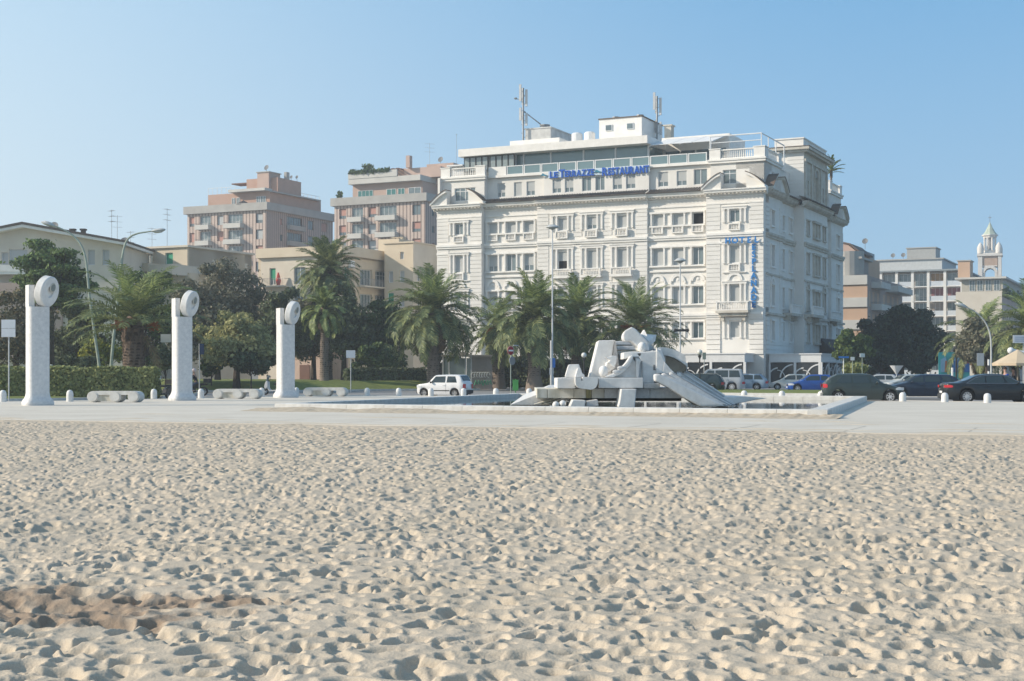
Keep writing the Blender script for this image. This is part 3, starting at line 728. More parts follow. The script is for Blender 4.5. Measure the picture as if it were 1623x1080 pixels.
# plan of the front: (a0, a1, y of skin)
front = [('pavilion', -38.5, -32.7, -.75), ('triple', -32.7, -26.0, 0.0), ('centre', -26.0, -12.9, -.3), ('triple', -12.9, -6.2, 0.0), ('pavilion', -6.2, 0.0, -.75)]
side = [('sidepav', 0.0, 6.7, -.0), ('sidelink', 6.7, 12.9, .35), ('risalit', 12.9, 24.2, -.8), ('sidelink', 24.2, 29.6, .35), ('sidepav', 29.6, 36.2, -.0)]
def kind_for(row, i):
    q = rr.random()
    if q < .62: return 'shutter'
    if q < .82: return 'part'
    return 'sash'
def surround(fc, a, w, z0, z1, y, out=.42, t=.16, head=.22, name='window_surround'):
    """half columns each side and a lintel over the window"""
    b = MB()
    for s in (-1, 1):
        for q in (w / 2 + .10, w / 2 + out + .18):
            x = a + s * q; b.box(x - .09, x + .09, y - t, y + .02, z0 + .12, z1); b.box(x - .12, x + .12, y - t - .03, y + .02, z0, z0 + .12); b.box(x - .12, x + .12, y - t - .03, y + .02, z1, z1 + .10)
    e = w / 2 + out + .36; b.box(a - e, a + e, y - t - .05, y + .02, z1 + .10, z1 + .10 + head); b.box(a - e - .06, a + e + .06, y - t - .12, y + .02, z1 + .10 + head, z1 + .18 + head)
    return fc.put(name, b, WHITE2)
def front_section(fc, kind, a0, a1, y, first, front_side=True):
    ops = []; wins = []; c = (a0 + a1) / 2
    if kind in ('pavilion',):
        for r_, (z0, z1) in ROWS.items(): ops.append((c - .55, c + .55, z0, z1)); wins.append((c, z0, 1.1, z1 - z0, 'shutter' if r_ != '3' else 'sash'))
    elif kind == 'triple':
        cs = [a0 + 1.05 + .0, c - .02, a1 - 1.15]
        for r_, (z0, z1) in ROWS.items():
            for i, q in enumerate(cs):
                ops.append((q - .6, q + .6, z0, z1)); k = kind_for(r_, i)
                if a0 > -20:   # the right group: as in the photograph
                    k = {'m': ['shutter', 'shutter', 'sash'], '1': ['shutter', 'shutter', 'sash'], '2': ['shutter', 'shutter', 'sash'], '3': ['shutter', 'shutter', 'open']}[r_][i]
                else: k = {'m': ['shutter', 'sash', 'shutter'], '1': ['shutter', 'shutter', 'shutter'], '2': ['part', 'sash', 'part'], '3': ['shutter', 'shutter', 'shutter']}[r_][i]
                wins.append((q, z0, 1.2, z1 - z0, k))
    elif kind == 'centre':
        cs = [-22.9, -19.4, -15.85]
        for r_, (z0, z1) in ROWS.items():
            for i, q in enumerate(cs):
                zz0, zz1 = (z0, z1 + (.25 if r_ in '1' else .1))
                ops.append((q - .58, q + .58, zz0, zz1)); k = 'shutter'
                if r_ == '2' and i == 0: k = 'halfopen'
                if r_ == '3' and i == 1: k = 'part'
                if r_ == 'm': k = 'sash'
                wins.append((q, zz0, 1.16, zz1 - zz0, k))
    b = MB(); wall(b, a0, a1, .0, 20.3, ops, y)
    # returns to the neighbouring planes
    b.add([(a0, y, 0), (a0, 1.2, 0), (a0, 1.2, 20.3), (a0, y, 20.3)], [(0, 1, 2, 3)]); b.add([(a1, y, 0), (a1, 1.2, 0), (a1, 1.2, 20.3), (a1, y, 20.3)], [(0, 1, 2, 3)])
    fc.put('wall', b, WT)
    put_windows(fc, wins, y)
    tr = MB()
    if kind == 'pavilion':
        for r_, (z0, z1) in ROWS.items():
            surround(fc, c, 1.1, z0 - .05, z1, y)
            w = MB()
        bl = balustrade(1.3, .75).mesh('balustrade', WHITE2); fc.at('balustrade', bl, c, y - .02, 16.35); fc.at('balustrade', balustrade(1.3, .8).mesh('balustrade', WHITE2), c, y - .02, 12.05)
        # arch over the first floor window, balcony under it
        ab = MB(); arc_ring(ab, c, 11.15, .55, .85, y - .14, y + .01); ab.box(c - 1.3, c + 1.3, y - .2, y + .01, 12.1 - .18, 12.0); fc.put('window_arch', ab, WHITE2)
        if a0 > -20:
            bb = MB(); bb.box(c - 1.75, c + 1.75, y - 1.1, y, 7.7, 7.95); bb.box(c - 1.5, c + 1.5, y - .8, y, 7.35, 7.7); bb.box(c - 1.3, c - 1.0, y - .6, y, 6.9, 7.35); bb.box(c + 1.0, c + 1.3, y - .6, y, 6.9, 7.35)
            bo = fc.put('balcony', bb, OCHRE)
            r1 = MB(); q = balustrade(3.4, .95); r1.v += [(x + c, yy + y - .85, z + 7.95) for x, yy, z in q.v]; r1.f += q.f
            for s in (-1, 1):
                r1.box(c + s * 1.72 - .09, c + s * 1.72 + .09, y - 1.09, y, 8.78, 8.9); r1.box(c + s * 1.72 - .06, c + s * 1.72 + .06, y - .8, y - .2, 7.95, 8.78)
            link('railing', r1.mesh('railing', WHITE2), bo)
        for e0, e1 in ((a0 + .02, a0 + 1.55), (a1 - 1.55, a1 - .02)):
            g = MB(); course_groove(g, e0, e1, 8.3, 15.8, y, .46); course_groove(g, e0, e1, 16.5, 19.2, y, .46); course_groove(g, e0, e1, 3.4, 7.4, y, .52, .12); fc.put('rusticated_pier', g, WT, kind='stuff')
    if kind == 'triple':
        cs = [o[0] + .6 for o in ops[:3]]
        for r_, (z0, z1) in ROWS.items():
            w = MB(); zt = z1 + .05
            for i, q in enumerate(cs):
                for s in (-1, 1):
                    x = q + s * .74; w.box(x - .09, x + .09, y - .16, y + .02, z0 + .05, zt); w.box(x - .12, x + .12, y - .19, y + .02, zt - .1, zt)
            w.box(a0 + .15, a1 - .35, y - .22, y + .02, zt, zt + .18); w.box(a0 + .15, a1 - .35, y - .26, y + .02, z0 - .16, z0); fc.put('window_surround', w, WHITE2)
        for q in cs:
            fc.at('balustrade', balustrade(1.3, .78).mesh('balustrade', WHITE2), q, y - .02, 16.4)
            ab = MB(); arc_ring(ab, q, 11.25, .52, .80, y - .14, y + .01); ab.box(q - .88, q - .72, y - .16, y + .01, 11.0, 11.3); ab.box(q + .72, q + .88, y - .16, y + .01, 11.0, 11.3); ab.ball((q, y, 11.45), .2, 8, (1, .4, 1)); fc.put('window_arch', ab, WHITE2)
        w = MB(); w.box(a0 + .15, a1 - .35, y - .2, y + .02, 12.25, 12.42); fc.put('string_course', w, WHITE2)
    if kind == 'centre':
        for r_, (z0, z1) in ROWS.items():
            for q in cs: surround(fc, q, 1.16, z0 - .05, z1 + (.22 if r_ != '1' else .3), y, .46)
        for q in cs:
            fc.at('balustrade', balustrade(1.5, .85).mesh('balustrade', WHITE2), q, y - .2, 16.3)
            bb = MB(); bb.box(q - 1.25, q + 1.25, y - .55, y + .01, 11.92, 12.08); bo = fc.put('balcony', bb, WHITE2)
            bl = balustrade(2.4, .85); m_ = MB(); m_.v = [(x + q, yy + y - .33, z + 12.08) for x, yy, z in bl.v]; m_.f = bl.f; link('railing', m_.mesh('railing', WHITE2), bo)
            sl = MB(); sl.box(q - 1.2, q + 1.2, y - .12, y + .02, 16.15, 16.3); fc.put('window_sill', sl, WHITE2)
        for e0, e1 in ((-25.95, -24.6), (-21.7, -20.6), (-18.15, -17.05), (-14.3, -12.95)):
            g = MB(); course_groove(g, e0, e1, 8.3, 15.8, y, .46); course_groove(g, e0, e1, 16.5, 19.2, y, .46); course_groove(g, e0, e1, 3.4, 7.4, y, .52, .12); fc.put('rusticated_pier', g, WT, kind='stuff')
    # string courses, frieze and cornice
    s_ = MB(); s_.box(a0, a1, y - .28, y + .01, S0 - .12, S0 + .12); s_.box(a0, a1, y - .18, y + .01, S0 - .34, S0 - .12); fc.put('string_course', s_, WHITE2)
    if kind != 'centre': s_ = MB(); s_.box(a0, a1, y - .12, y + .01, 15.0, 15.22); fc.put('string_course', s_, WHITE2)
    s_ = MB(); s_.box(a0, a1, y - .32, y + .01, S1 - .14, S1 + .12); s_.box(a0, a1, y - .2, y + .01, S1 - .34, S1 - .14); fc.put('string_course', s_, WHITE2)
    s_ = MB(); s_.box(a0, a1, y - .1, y + .01, 19.15, 19.3); s_.box(a0, a1, y - .10, y + .01, 19.85, 20.0); fc.put('frieze', s_, WHITE2)
for i, (k, a0, a1, y) in enumerate(front): front_section(Ff, k, a0, a1, y, i == 0)

def side_section(k, a0, a1, y):
    ops = []; wins = []; c = (a0 + a1) / 2; fc = Fs
    if k == 'sidepav': cs, w = [c - .8 if a0 < 1 else c + .4], 1.1
    elif k == 'sidelink': cs, w = [a0 + 1.3, a1 - 1.5], .95
    else: cs, w = [a0 + 1.7, c - .7, c + .7, a1 - 1.7], .95
    for r_, (z0, z1) in ROWS.items():
        for q in cs:
            ops.append((q - w / 2, q + w / 2, z0 - .25, z1)); wins.append((q, z0 - .25, w, z1 - z0 + .25, 'shutter' if rr.random() < .5 else 'part'))
    b = MB(); wall(b, a0, a1, 0, 20.3, ops, y)
    for a_ in (a0, a1): b.add([(a_, y, 0), (a_, 1.2, 0), (a_, 1.2, 20.3), (a_, y, 20.3)], [(0, 1, 2, 3)])
    fc.put('wall', b, WT)
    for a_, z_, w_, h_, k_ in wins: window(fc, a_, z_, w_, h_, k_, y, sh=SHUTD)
    for r_, (z0, z1) in ROWS.items():
        for q in cs:
            if k == 'risalit' and abs(q - c) < 1: continue
            sb = MB()
            for s in (-1, 1): x = q + s * (w / 2 + .12); sb.box(x - .1, x + .1, y - .14, y + .01, z0 - .25, z1 + .1)
            sb.box(q - w / 2 - .35, q + w / 2 + .35, y - .24, y + .01, z1 + .1, z1 + .26); sb.box(q - w / 2 - .3, q + w / 2 + .3, y - .2, y + .01, z0 - .42, z0 - .25)
            if r_ == '1' and k != 'sidelink': arc_ring(sb, q, z1 + .3, .45, .72, y - .16, y + .01)
            fc.put('window_surround', sb, OCHRE if k == 'risalit' else WHITE2)
        if k == 'risalit':
            sb = MB()
            for x in (c - 1.4, c, c + 1.4): sb.box(x - .12, x + .12, y - .22, y + .01, z0 - .25, z1 + .1)
            sb.box(c - 1.8, c + 1.8, y - .32, y + .01, z1 + .1, z1 + .36); sb.box(c - 1.6, c + 1.6, y - .3, y + .01, z0 - .48, z0 - .25); fc.put('window_surround', sb, OCHRE)
    g = MB()
    es = ((a0 + .02, a0 + 1.2), (a1 - 1.2, a1 - .02)) if k != 'sidelink' else ((a0 + .02, a0 + .7), (a1 - .9, a1 - .02))
    for e0, e1 in es: course_groove(g, e0, e1, 8.3, 15.8, y, .46); course_groove(g, e0, e1, 16.5, 19.2, y, .46)
    course_groove(g, a0 + .02, a1 - .02, 3.4, 4.9, y, .5, .05)
    for e0, e1 in es: course_groove(g, e0, e1, 4.9, 7.3, y, .5, .1)
    fc.put('rusticated_pier', g, WT, kind='stuff')
    s_ = MB(); s_.box(a0, a1, y - .3, y + .01, S0 - .12, S0 + .14); s_.box(a0, a1, y - .2, y + .01, S0 - .38, S0 - .12); fc.put('string_course', s_, OCHRE)
    s_ = MB(); s_.box(a0, a1, y - .14, y + .01, 11.7, 11.9); fc.put('string_course', s_, OCHRE)
    s_ = MB(); s_.box(a0, a1, y - .3, y + .01, S1 - .12, S1 + .12); fc.put('string_course', s_, OCHRE)
for k, a0, a1, y in side: side_section(k, a0, a1, y)
# side balconies
for a0, a1, z in ((8.0, 12.6, 8.0), (12.95, 18.0, 8.0), (26.0, 31.5, 8.0)):
    y = -.8 if a0 > 12.9 and a0 < 24 else .35 if a0 < 13 else .2
    b = MB(); b.box(a0, a1, y - 1.1, y, z - .3, z); b.box(a0 + .5, a0 + .9, y - .7, y, z - .8, z - .3); b.box(a1 - .9, a1 - .5, y - .7, y, z - .8, z - .3); bo = Fs.put('balcony', b, OCHRE)
    q = balustrade(a1 - a0, .95); m_ = MB(); m_.v = [(x + (a0 + a1) / 2, yy + y - .85, zz + z) for x, yy, zz in q.v]; m_.f = q.f; link('railing', m_.mesh('railing', WHITE2), bo)
# cornice with dentils and the tiled eave above it, following both fronts
def cornice(fc, a0, a1, y, eave=True, m0=0, m1=0):
    b = MB(); pf = [(y, 20.0), (y - .22, 20.08), (y - .28, 20.22), (y - .62, 20.30), (y - .68, 20.52), (y - .78, 20.56), (y - .78, 20.66), (y, 20.70)]
    b.xprism(pf[::-1], a0, a1); fc.put('cornice', b, WHITE2 if fc is Ff else OCHRE)
    d = MB(); n = int((a1 - a0) / .42)
    for i in range(n): x = a0 + (i + .5) * (a1 - a0) / n; d.box(x - .10, x + .10, y - .56, y - .2, 20.14, 20.295)
    fc.put('dentil', d, OCHRE, kind='stuff')
    if eave:
        e = MB(); n = int((a1 - a0) / .3)
        for i in range(n):
            x = a0 + (i + .5) * (a1 - a0) / n
            for k in range(3):
                yy = y - .95 + k * .42; zz = 20.70 + k * .16
                e.add([(x - .14, yy, zz), (x, yy, zz + .11), (x + .14, yy, zz), (x - .12, yy + .5, zz + .19), (x, yy + .5, zz + .29), (x + .12, yy + .5, zz + .19)], [(0, 1, 4, 3), (1, 2, 5, 4), (0, 2, 1)])
        e.box(a0, a1, y - .9, y + .4, 20.665, 20.72); fc.put('tiled_eave', e, TILE, kind='stuff')
cornice(Ff, -38.5 - .35, -32.7 + .1, -.75, False); cornice(Ff, -32.7, -26.0, 0); cornice(Ff, -26.0, -12.9, -.3); cornice(Ff, -12.9, -6.2, 0); cornice(Ff, -6.3, .45, -.75, False)
cornice(Fs, -.05, 6.8, 0, False); cornice(Fs, 6.7, 12.9, .35); cornice(Fs, 12.2, 24.8, -.8); cornice(Fs, 24.2, 29.6, .35); cornice(Fs, 29.5, 36.5, 0, False)
# broken segmental pediments over the pavilions
def pediment(fc, c, w, y, m):
    for s in (-1, 1):
        b = MB(); n = 6; lo = []; hi = []
        for i in range(n + 1):
            t = i / n; x = c + s * (w / 2 - t * w * .30); z = 20.62 + 1.5 * math.sin(t * R(72)); lo.append((x, z)); hi.append((x - s * .05, z + .28))
        for i in range(n):
            q = [lo[i], lo[i + 1], hi[i + 1], hi[i]]; b.prism(q if s < 0 else q[::-1], y - .8, y + .5)
        o = fc.put('pediment', b, m)
        t = MB()
        for i in range(n): q = [hi[i], hi[i + 1], (hi[i + 1][0], hi[i + 1][1] + .09), (hi[i][0], hi[i][1] + .09)]; t.prism(q if s < 0 else q[::-1], y - .86, y + .5)
        link('tiled_cap', t.mesh('tiled_cap', TILE), o)
        f_ = MB(); q = [lo[0]] + lo[1:] + [(lo[-1][0], 20.62)]; f_.prism(q if s < 0 else q[::-1], y - .45, y + .4); link('tympanum', f_.mesh('tympanum', WHITE), o)
pediment(Ff, -35.6, 6.9, -.75, WHITE2); pediment(Ff, -3.1, 6.9, -.75, WHITE2); pediment(Fs, 3.35, 6.6, 0, OCHRE); pediment(Fs, 32.9, 6.8, 0, OCHRE)
# attic storey
def attic(fc, a0, a1, y, wins, z1=23.95):
    ops = [(a - w / 2, a + w / 2, z, z + h) for a, z, w, h, k in wins]
    b = MB(); wall(b, a0, a1, 20.5, z1, ops, y, rev=.2)
    for a_ in (a0, a1): b.add([(a_, y, 20.5), (a_, y + 3, 20.5), (a_, y + 3, z1), (a_, y, z1)], [(0, 1, 2, 3)])
    fc.put('wall', b, WT)
    for a, z, w, h, k in wins: window(fc, a, z, w, h, k, y, rev=.16)
attic(Ff, -38.3, -32.8, .1, [(-35.3, 21.2, 2.7, 1.5, 'quad')])
attic(Ff, -32.8, -25.6, 1.0, [(-31.1, 21.5, 1.0, 1.6, 'part'), (-29.0, 21.5, 1.0, 1.6, 'shutter'), (-27.4, 21.5, 1.05, 1.6, 'part')])
attic(Ff, -25.6, -13.1, .6, [(-24.0, 21.55, 1.05, 1.6, 'part'), (-22.5, 21.55, 1.05, 1.6, 'part'), (-20.4, 21.55, 1.1, 1.6, 'sash'), (-18.8, 21.55, 1.1, 1.6, 'sash'), (-16.75, 21.55, 1.1, 1.6, 'part'), (-15.2, 21.55, 1.1, 1.6, 'part')])
attic(Ff, -13.1, -6.0, 1.0, [(-11.6, 21.6, 1.15, 1.6, 'part'), (-9.5, 21.6, 1.15, 1.6, 'part'), (-7.4, 21.6, 1.5, 1.65, 'sash')])
attic(Ff, -6.0, -.2, .1, [(-3.2, 21.35, 2.9, 1.5, 'quad')])
attic(Fs, .1, 6.6, .2, [(3.2, 21.3, 2.0, 1.5, 'wide')]); attic(Fs, 6.6, 13.0, .9, [(8.0, 21.3, .8, 1.7, 'shutter'), (11.3, 21.3, .8, 1.9, 'shutter')])
attic(Fs, 24.0, 29.6, .9, [(26.5, 21.3, .9, 1.9, 'shutter')]); attic(Fs, 29.6, 36.0, .2, [(33.5, 21.2, 1.8, 1.5, 'wide')])
b = MB(); b.box(-38.2, -.9, 1.05, 36, 23.7, 23.9); b.box(-38.45, -.35, 36.2, 36.5, 0, 23.9); b.box(-38.48, -38.2, -.6, 36.3, 0, 23.9); Ff.put('roof', b, WHITE)
for fc, a0, a1, y in ((Ff, -38.5, -32.6, -.02), (Ff, -6.2, .02, -.02), (Fs, -.02, 6.8, .08), (Fs, 29.4, 36.2, .08)):
    b = MB(); b.box(a0, a1, y - .1, y + .3, 23.55, 23.8); b.box(a0 - .05, a1 + .05, y - .2, y + .3, 23.8, 23.98); fc.put('string_course', b, WHITE2)
    for q in (a0 + .1, a1 - 1.3):
        b = MB(); b.box(q, q + 1.2, y, y + .45, 23.98, 25.05); b.box(q - .06, q + 1.26, y - .06, y + .5, 25.05, 25.15); fc.put('parapet', b, WHITE2)
    w = a1 - a0 - 2.6; fc.at('balustrade', balustrade(w, 1.02, int(w / .24), False, .3).mesh('balustrade', WHITE2), (a0 + a1) / 2, y + .36, 24.0)
b = MB(); b.box(-32.6, -6.2, .62, .9, 23.70, 23.98); Ff.put('parapet', b, WHITE2)
# glass terrace railing, panel by panel
for i in range(11):
    a0 = -30.3 + i * 2.16; w = 2.08
    f = MB(); f.box(-w / 2, w / 2, -.05, .05, .9, 1.0); f.box(-w / 2, w / 2, -.04, .04, 0, .06); f.box(-w / 2, -w / 2 + .12, -.05, .05, .06, .9); f.box(w / 2 - .10, w / 2, -.045, .045, .06, .9)
    o = Ff.at('terrace_railing', f.mesh('terrace_railing', WMETAL), a0 + w / 2, .8, 23.98)
    g = MB(); g.box(-w / 2 + .12, w / 2 - .1, -.015, .015, .06, .9); link('glass_panel', g.mesh('glass_panel', GLASS2), o)
b = MB(); b.box(-32.6, -30.35, .7, .95, 23.98, 24.95); Ff.put('parapet', b, WHITE2)
# rooftop restaurant: roof slab, glass wall, mullions, dark shuttered corner
b = MB(); b.box(-36.6, -13.4, .9, 12, 26.45, 27.3); Ff.put('penthouse_roof', b, WHITE2)
b = MB(); b.box(-36.2, -30.0, 1.6, 11.5, 23.9, 26.45); b.box(-30.0, -13.9, 5.5, 11.5, 23.9, 26.45); Ff.put('penthouse_wall', b, mat('penthouse_inside', (.16, .17, .17), .8, .1))
xs = [-29.9, -28.9, -25.5, -21.5, -17.65, -13.8]
mm = MB()
for x in xs: mm.box(x - .09, x + .09, 2.3, 2.5, 23.9, 26.45)
Ff.put('mullion', mm, WMETAL, kind='stuff')
for xa, xb in zip(xs[:-1], xs[1:]):
    g = MB(); g.box(xa + .1, xb - .1, 2.37, 2.42, 24.0, 26.42); Ff.put('glass_wall', g, GLASS2)
for i in range(4):
    g = MB(); g.box(-13.83, -13.78, 2.6 + i * 1.9, 4.4 + i * 1.9, 24.0, 26.42); Ff.put('glass_wall', g, GLASS2)
for i in range(8):
    w = .74; f = MB(); f.box(-w / 2, -w / 2 + .06, -.05, 0, 0, 1.65); f.box(w / 2 - .06, w / 2, -.05, 0, 0, 1.65); f.box(-w / 2 + .06, w / 2 - .06, -.05, 0, 1.58, 1.65); f.box(-w / 2 + .06, w / 2 - .06, -.05, 0, 0, .08)
    a = -35.8 + i * .78 + (.25 if i > 3 else 0); o = Ff.at('window', f.mesh('window', DFRAME), a, 1.55, 24.75)
    g = MB(); g.box(-w / 2 + .06, w / 2 - .06, -.02, -.01, .08, 1.58); link('pane', g.mesh('pane', mat('greenish_glass', (.28, .33, .33), .15, .1, spec=.7)), o)
b = MB(); b.box(-40.0 + 1.6, -36.3, 1.4, 6, 25.5, 25.65); b.box(-38.3, -36.3, 2, 6, 24, 25.5); Ff.put('terrace_awning', b, WMETAL)
# right-hand roof: white slab building with canvas awnings and a white tube frame
b = MB(); b.box(-13.9, -6.0, 7.0, 13, 23.9, 27.9); Ff.put('penthouse_wall', b, WHITE2)
g = MB()
for i in range(4): g.box(-13.4 + i * 1.8, -11.8 + i * 1.8, 6.93, 6.99, 24.0, 26.3)
Ff.put('glass_wall', g, GLASS)
CANV = mat('white_canvas', (.72, .73, .74), .85, .06, 1.0)
for i in range(3):
    x0 = -13.3 + i * 2.4; b = MB(); b.add([(x0, 1.6, 26.25), (x0 + 2.3, 1.6, 26.25), (x0 + 2.3, 6.9, 27.65), (x0, 6.9, 27.65), (x0, 1.6, 26.32), (x0 + 2.3, 1.6, 26.32), (x0 + 2.3, 6.9, 27.72), (x0, 6.9, 27.72)], [(0, 3, 2, 1), (4, 5, 6, 7), (0, 1, 5, 4), (1, 2, 6, 5), (2, 3, 7, 6), (3, 0, 4, 7)])
    Ff.put('canvas_awning', b, CANV)
for x in (-13.3, -9.9, -6.4):
    b = MB(); b.tube([(x, 1.5, 26.2), (x, 7, 27.65)], .08, 6); b.tube([(x, 1.5, 24), (x, 1.5, 26.2)], .06, 6) if x > -7 else None; Ff.put('awning_arm', b, WMETAL)
b = MB(); P_ = [(-6.3, .9), (-.7, .9), (-.7, 9.5), (-.7, 5)]
for z in (26.6,): b.tube([(-6.3, .9, z), (-.7, .9, z), (-.7, 10, z)], .07, 6)
b.tube([(-6.3, .9, 25.9), (-.7, .9, 25.9)], .05, 6)
for x, y in ((-6.3, .9), (-.7, .9), (-.7, 3.6), (-.7, 6.6), (-.7, 10)): b.tube([(x, y, 24.0), (x, y, 26.65)], .06, 6)
Ff.put('terrace_frame', b, WMETAL)
# the tall block over the middle of the side front
TW = (-2.7, .8, 13.0, 24.1)
b = MB(); ops = [(17.8, 19.2, 21.3, 23.8)]
b.box(TW[0], -.0, 13.0, 13.3, 20.6, 26.3); b.box(TW[0], TW[0] + .3, 13.3, 24.1, 20.6, 26.3); b.box(TW[0], -.0, 23.8, 24.1, 20.6, 26.3); b.box(0, .8, 13.0, 13.02, 20.6, 26.3); b.box(0, .8, 24.08, 24.1, 20.6, 26.3); b.box(TW[0] + .2, .5, 13.2, 24.0, 26.0, 26.3)
hb = MB(); hb.v, hb.f = b.v, b.f; Ff.put('tower_wall', hb, WHITE)
b = MB(); wall(b, 13.0, 24.1, 20.7, 26.3, [(14.6, 15.2, 21.5, 23.2), (17.7, 19.4, 21.4, 24.0), (21.9, 22.5, 21.5, 23.2)], -.8, rev=.35)
Fs.put('tower_wall', b, OCHRE)
b = MB(); arc_ring(b, 18.55, 24.0, .85, 1.1, -.95, -.79); b.box(17.45, 17.7, -.95, -.79, 21.2, 24.0); b.box(19.4, 19.65, -.95, -.79, 21.2, 24.0)
for x in (13.4, 16.4, 20.7, 23.7): b.box(x - .3, x + .3, -.95, -.79, 20.8, 25.2)
b.box(13.0, 24.1, -1.0, -.79, 25.2, 25.5); Fs.put('tower_trim', b, OCHRE)
b = MB(); n = 12; b.prism([(18.55 + .85 * math.cos(R(180 * i / n)), 24.0 + .85 * math.sin(R(180 * i / n))) for i in range(n + 1)], -.82, -.805); Fs.put('niche', b, mat('niche_plaster', (.34, .33, .30), .9))
g = MB(); course_groove(g, TW[0] + 1.6, -.0 + .78, 20.8, 26.0, 13.0, .46); Ff.put('rusticated_pier', g, WT, kind='stuff')
window(Ff, -2.2, 22.3, .9, 1.9, 'sash', 12.7, rev=.28)
b = MB(); b.box(TW[0] - .7, TW[1] + .75, 12.25, 24.85, 26.45, 26.75); b.box(TW[0] - .45, TW[1] + .5, 12.5, 24.6, 26.2, 26.45); Ff.put('tower_cornice', b, OCHRE)
b = MB()
for k in range(3): b.box(TW[0] - .75 + k * .3, TW[1] + .8 - k * .3, 12.2 + k * .3, 24.9 - k * .3, 26.755 + k * .06, 26.81 + k * .06)
Ff.put('tiled_cap', b, TILE)
b = MB(); b.box(TW[0] + .1, TW[1] - .1, 13.1, 24.0, 26.9, 27.75); b.box(TW[0], TW[1], 13.0, 24.1, 27.75, 27.9); Ff.put('tower_parapet', b, WHITE2)
# roof plant: lift house, machine room, water tanks, chimney
b = MB(); b.box(-31.8, -28.5, 9, 17, 27.2, 30.5); b.box(-31.9, -28.4, 8.9, 17.1, 30.5, 30.62); Ff.put('machine_room', b, mat('weathered_white', (.60, .60, .58), .85, .15, 1.2))
b = MB(); b.box(-32.9, -26.5, 7, 17.5, 27.3, 28.9); Ff.put('roof_deck', b, WHITE2)
b = MB(); b.box(-21.5, -16.3, 7, 14, 27.2, 30.55); Ff.put('lift_house', b, WHITE2)
b = MB(); b.box(-21.6, -16.2, 6.9, 14.1, 30.55, 30.67); Ff.put('roof_cap', b, TILE)
for x in (-20.3, -17.7):
    b = MB(); b.box(x - .42, x + .42, 6.9, 7.0, 29.2, 29.9); o = Ff.put('vent_window', b, WMETAL); g = MB(); g.box(x - .34, x + .34, 6.88, 6.9, 29.26, 29.84); link('pane', g.mesh('pane', GLASS), o)
for x in (-25.1, -23.5): b = MB(); b.lathe([(.62, 0), (.65, .05), (.65, 1.15), (.5, 1.3), (.2, 1.36)], (x, 9, 28.3), 14); b.box(x - .7, x + .7, 8.3, 9.7, 27.3, 28.3); Ff.put('water_tank', b, WMETAL)
b = MB(); b.box(-14.3, -13.5, 9, 10, 27, 29.6); b.box(-14.45, -13.35, 8.9, 10.1, 29.6, 29.75); Ff.put('chimney', b, OCHRE)
b = MB(); b.cyl(-30.6, 12, 30.5, 31.3, .5, 10); b.cyl(-30.6, 12, 31.3, 31.45, .65, 10); Ff.put('vent_cowl', b, GREYMETAL)
for x in (-20.6, -17.6): b = MB(); b.cyl(x, 10, 30.7, 31.2, .3, 8); b.cyl(x, 10, 31.2, 31.3, .45, 8); Ff.put('vent_cowl', b, GREYMETAL)
# mobile phone masts stand on the roof: things of their own
def hot(a, y, z): v = Vector((HX, HY0, 0)) + UX * a + VX * y; return (v.x, v.y, z)
def phone_mast(label, loc, h, brace=None, panels=6):
    t = thing('phone_mast', label, 'mast', loc, GA, 'phone masts on the hotel roof'); b = MB(); b.cyl(0, 0, 0, h, .11, 8)
    for k in range(int(h / .5)): b.tube([(0, 0, .3 + k * .5), (.28 if k % 2 else -.28, .1, .5 + k * .5)], .03, 4)
    b.build('mast', GREYMETAL, t)
    for k in range(panels):
        a = k * 2.1; rr_ = .42; z = h - 2.2 - (2.3 if k % 2 else 0) + (.3 * (k % 3)); p = MB(); x, y = rr_ * math.cos(a), rr_ * math.sin(a)
        p.box(x - .13, x + .13, y - .07, y + .07, z, z + 2.0 - .5 * (k % 2)); p.tube([(0, 0, z + .3), (x, y, z + .3)], .03, 4); p.tube([(0, 0, z + 1.2), (x, y, z + 1.2)], .03, 4); p.build('antenna_panel', mat('antenna_grey', (.52, .54, .55), .5, .1), t)
    if brace: b = MB(); b.tube([(0, 0, h * .6), brace], .07, 6); b.tube([(0, 0, h * .8), (-1.0, 0, h * .82)], .04, 5); b.ball((-1.0, 0, h * .83), .22, 8, (1, 1, .6)); b.build('brace', GREYMETAL, t)
phone_mast('tall phone mast with long slanting brace over left half of hotel roof', hot(-31.9, 8.6, 28.6), 6.8, (1.6, 1.5, 2.6), 7)
phone_mast('phone mast beside the white lift house on the hotel roof', hot(-15.9, 11, 27.3), 6.2, None, 5)
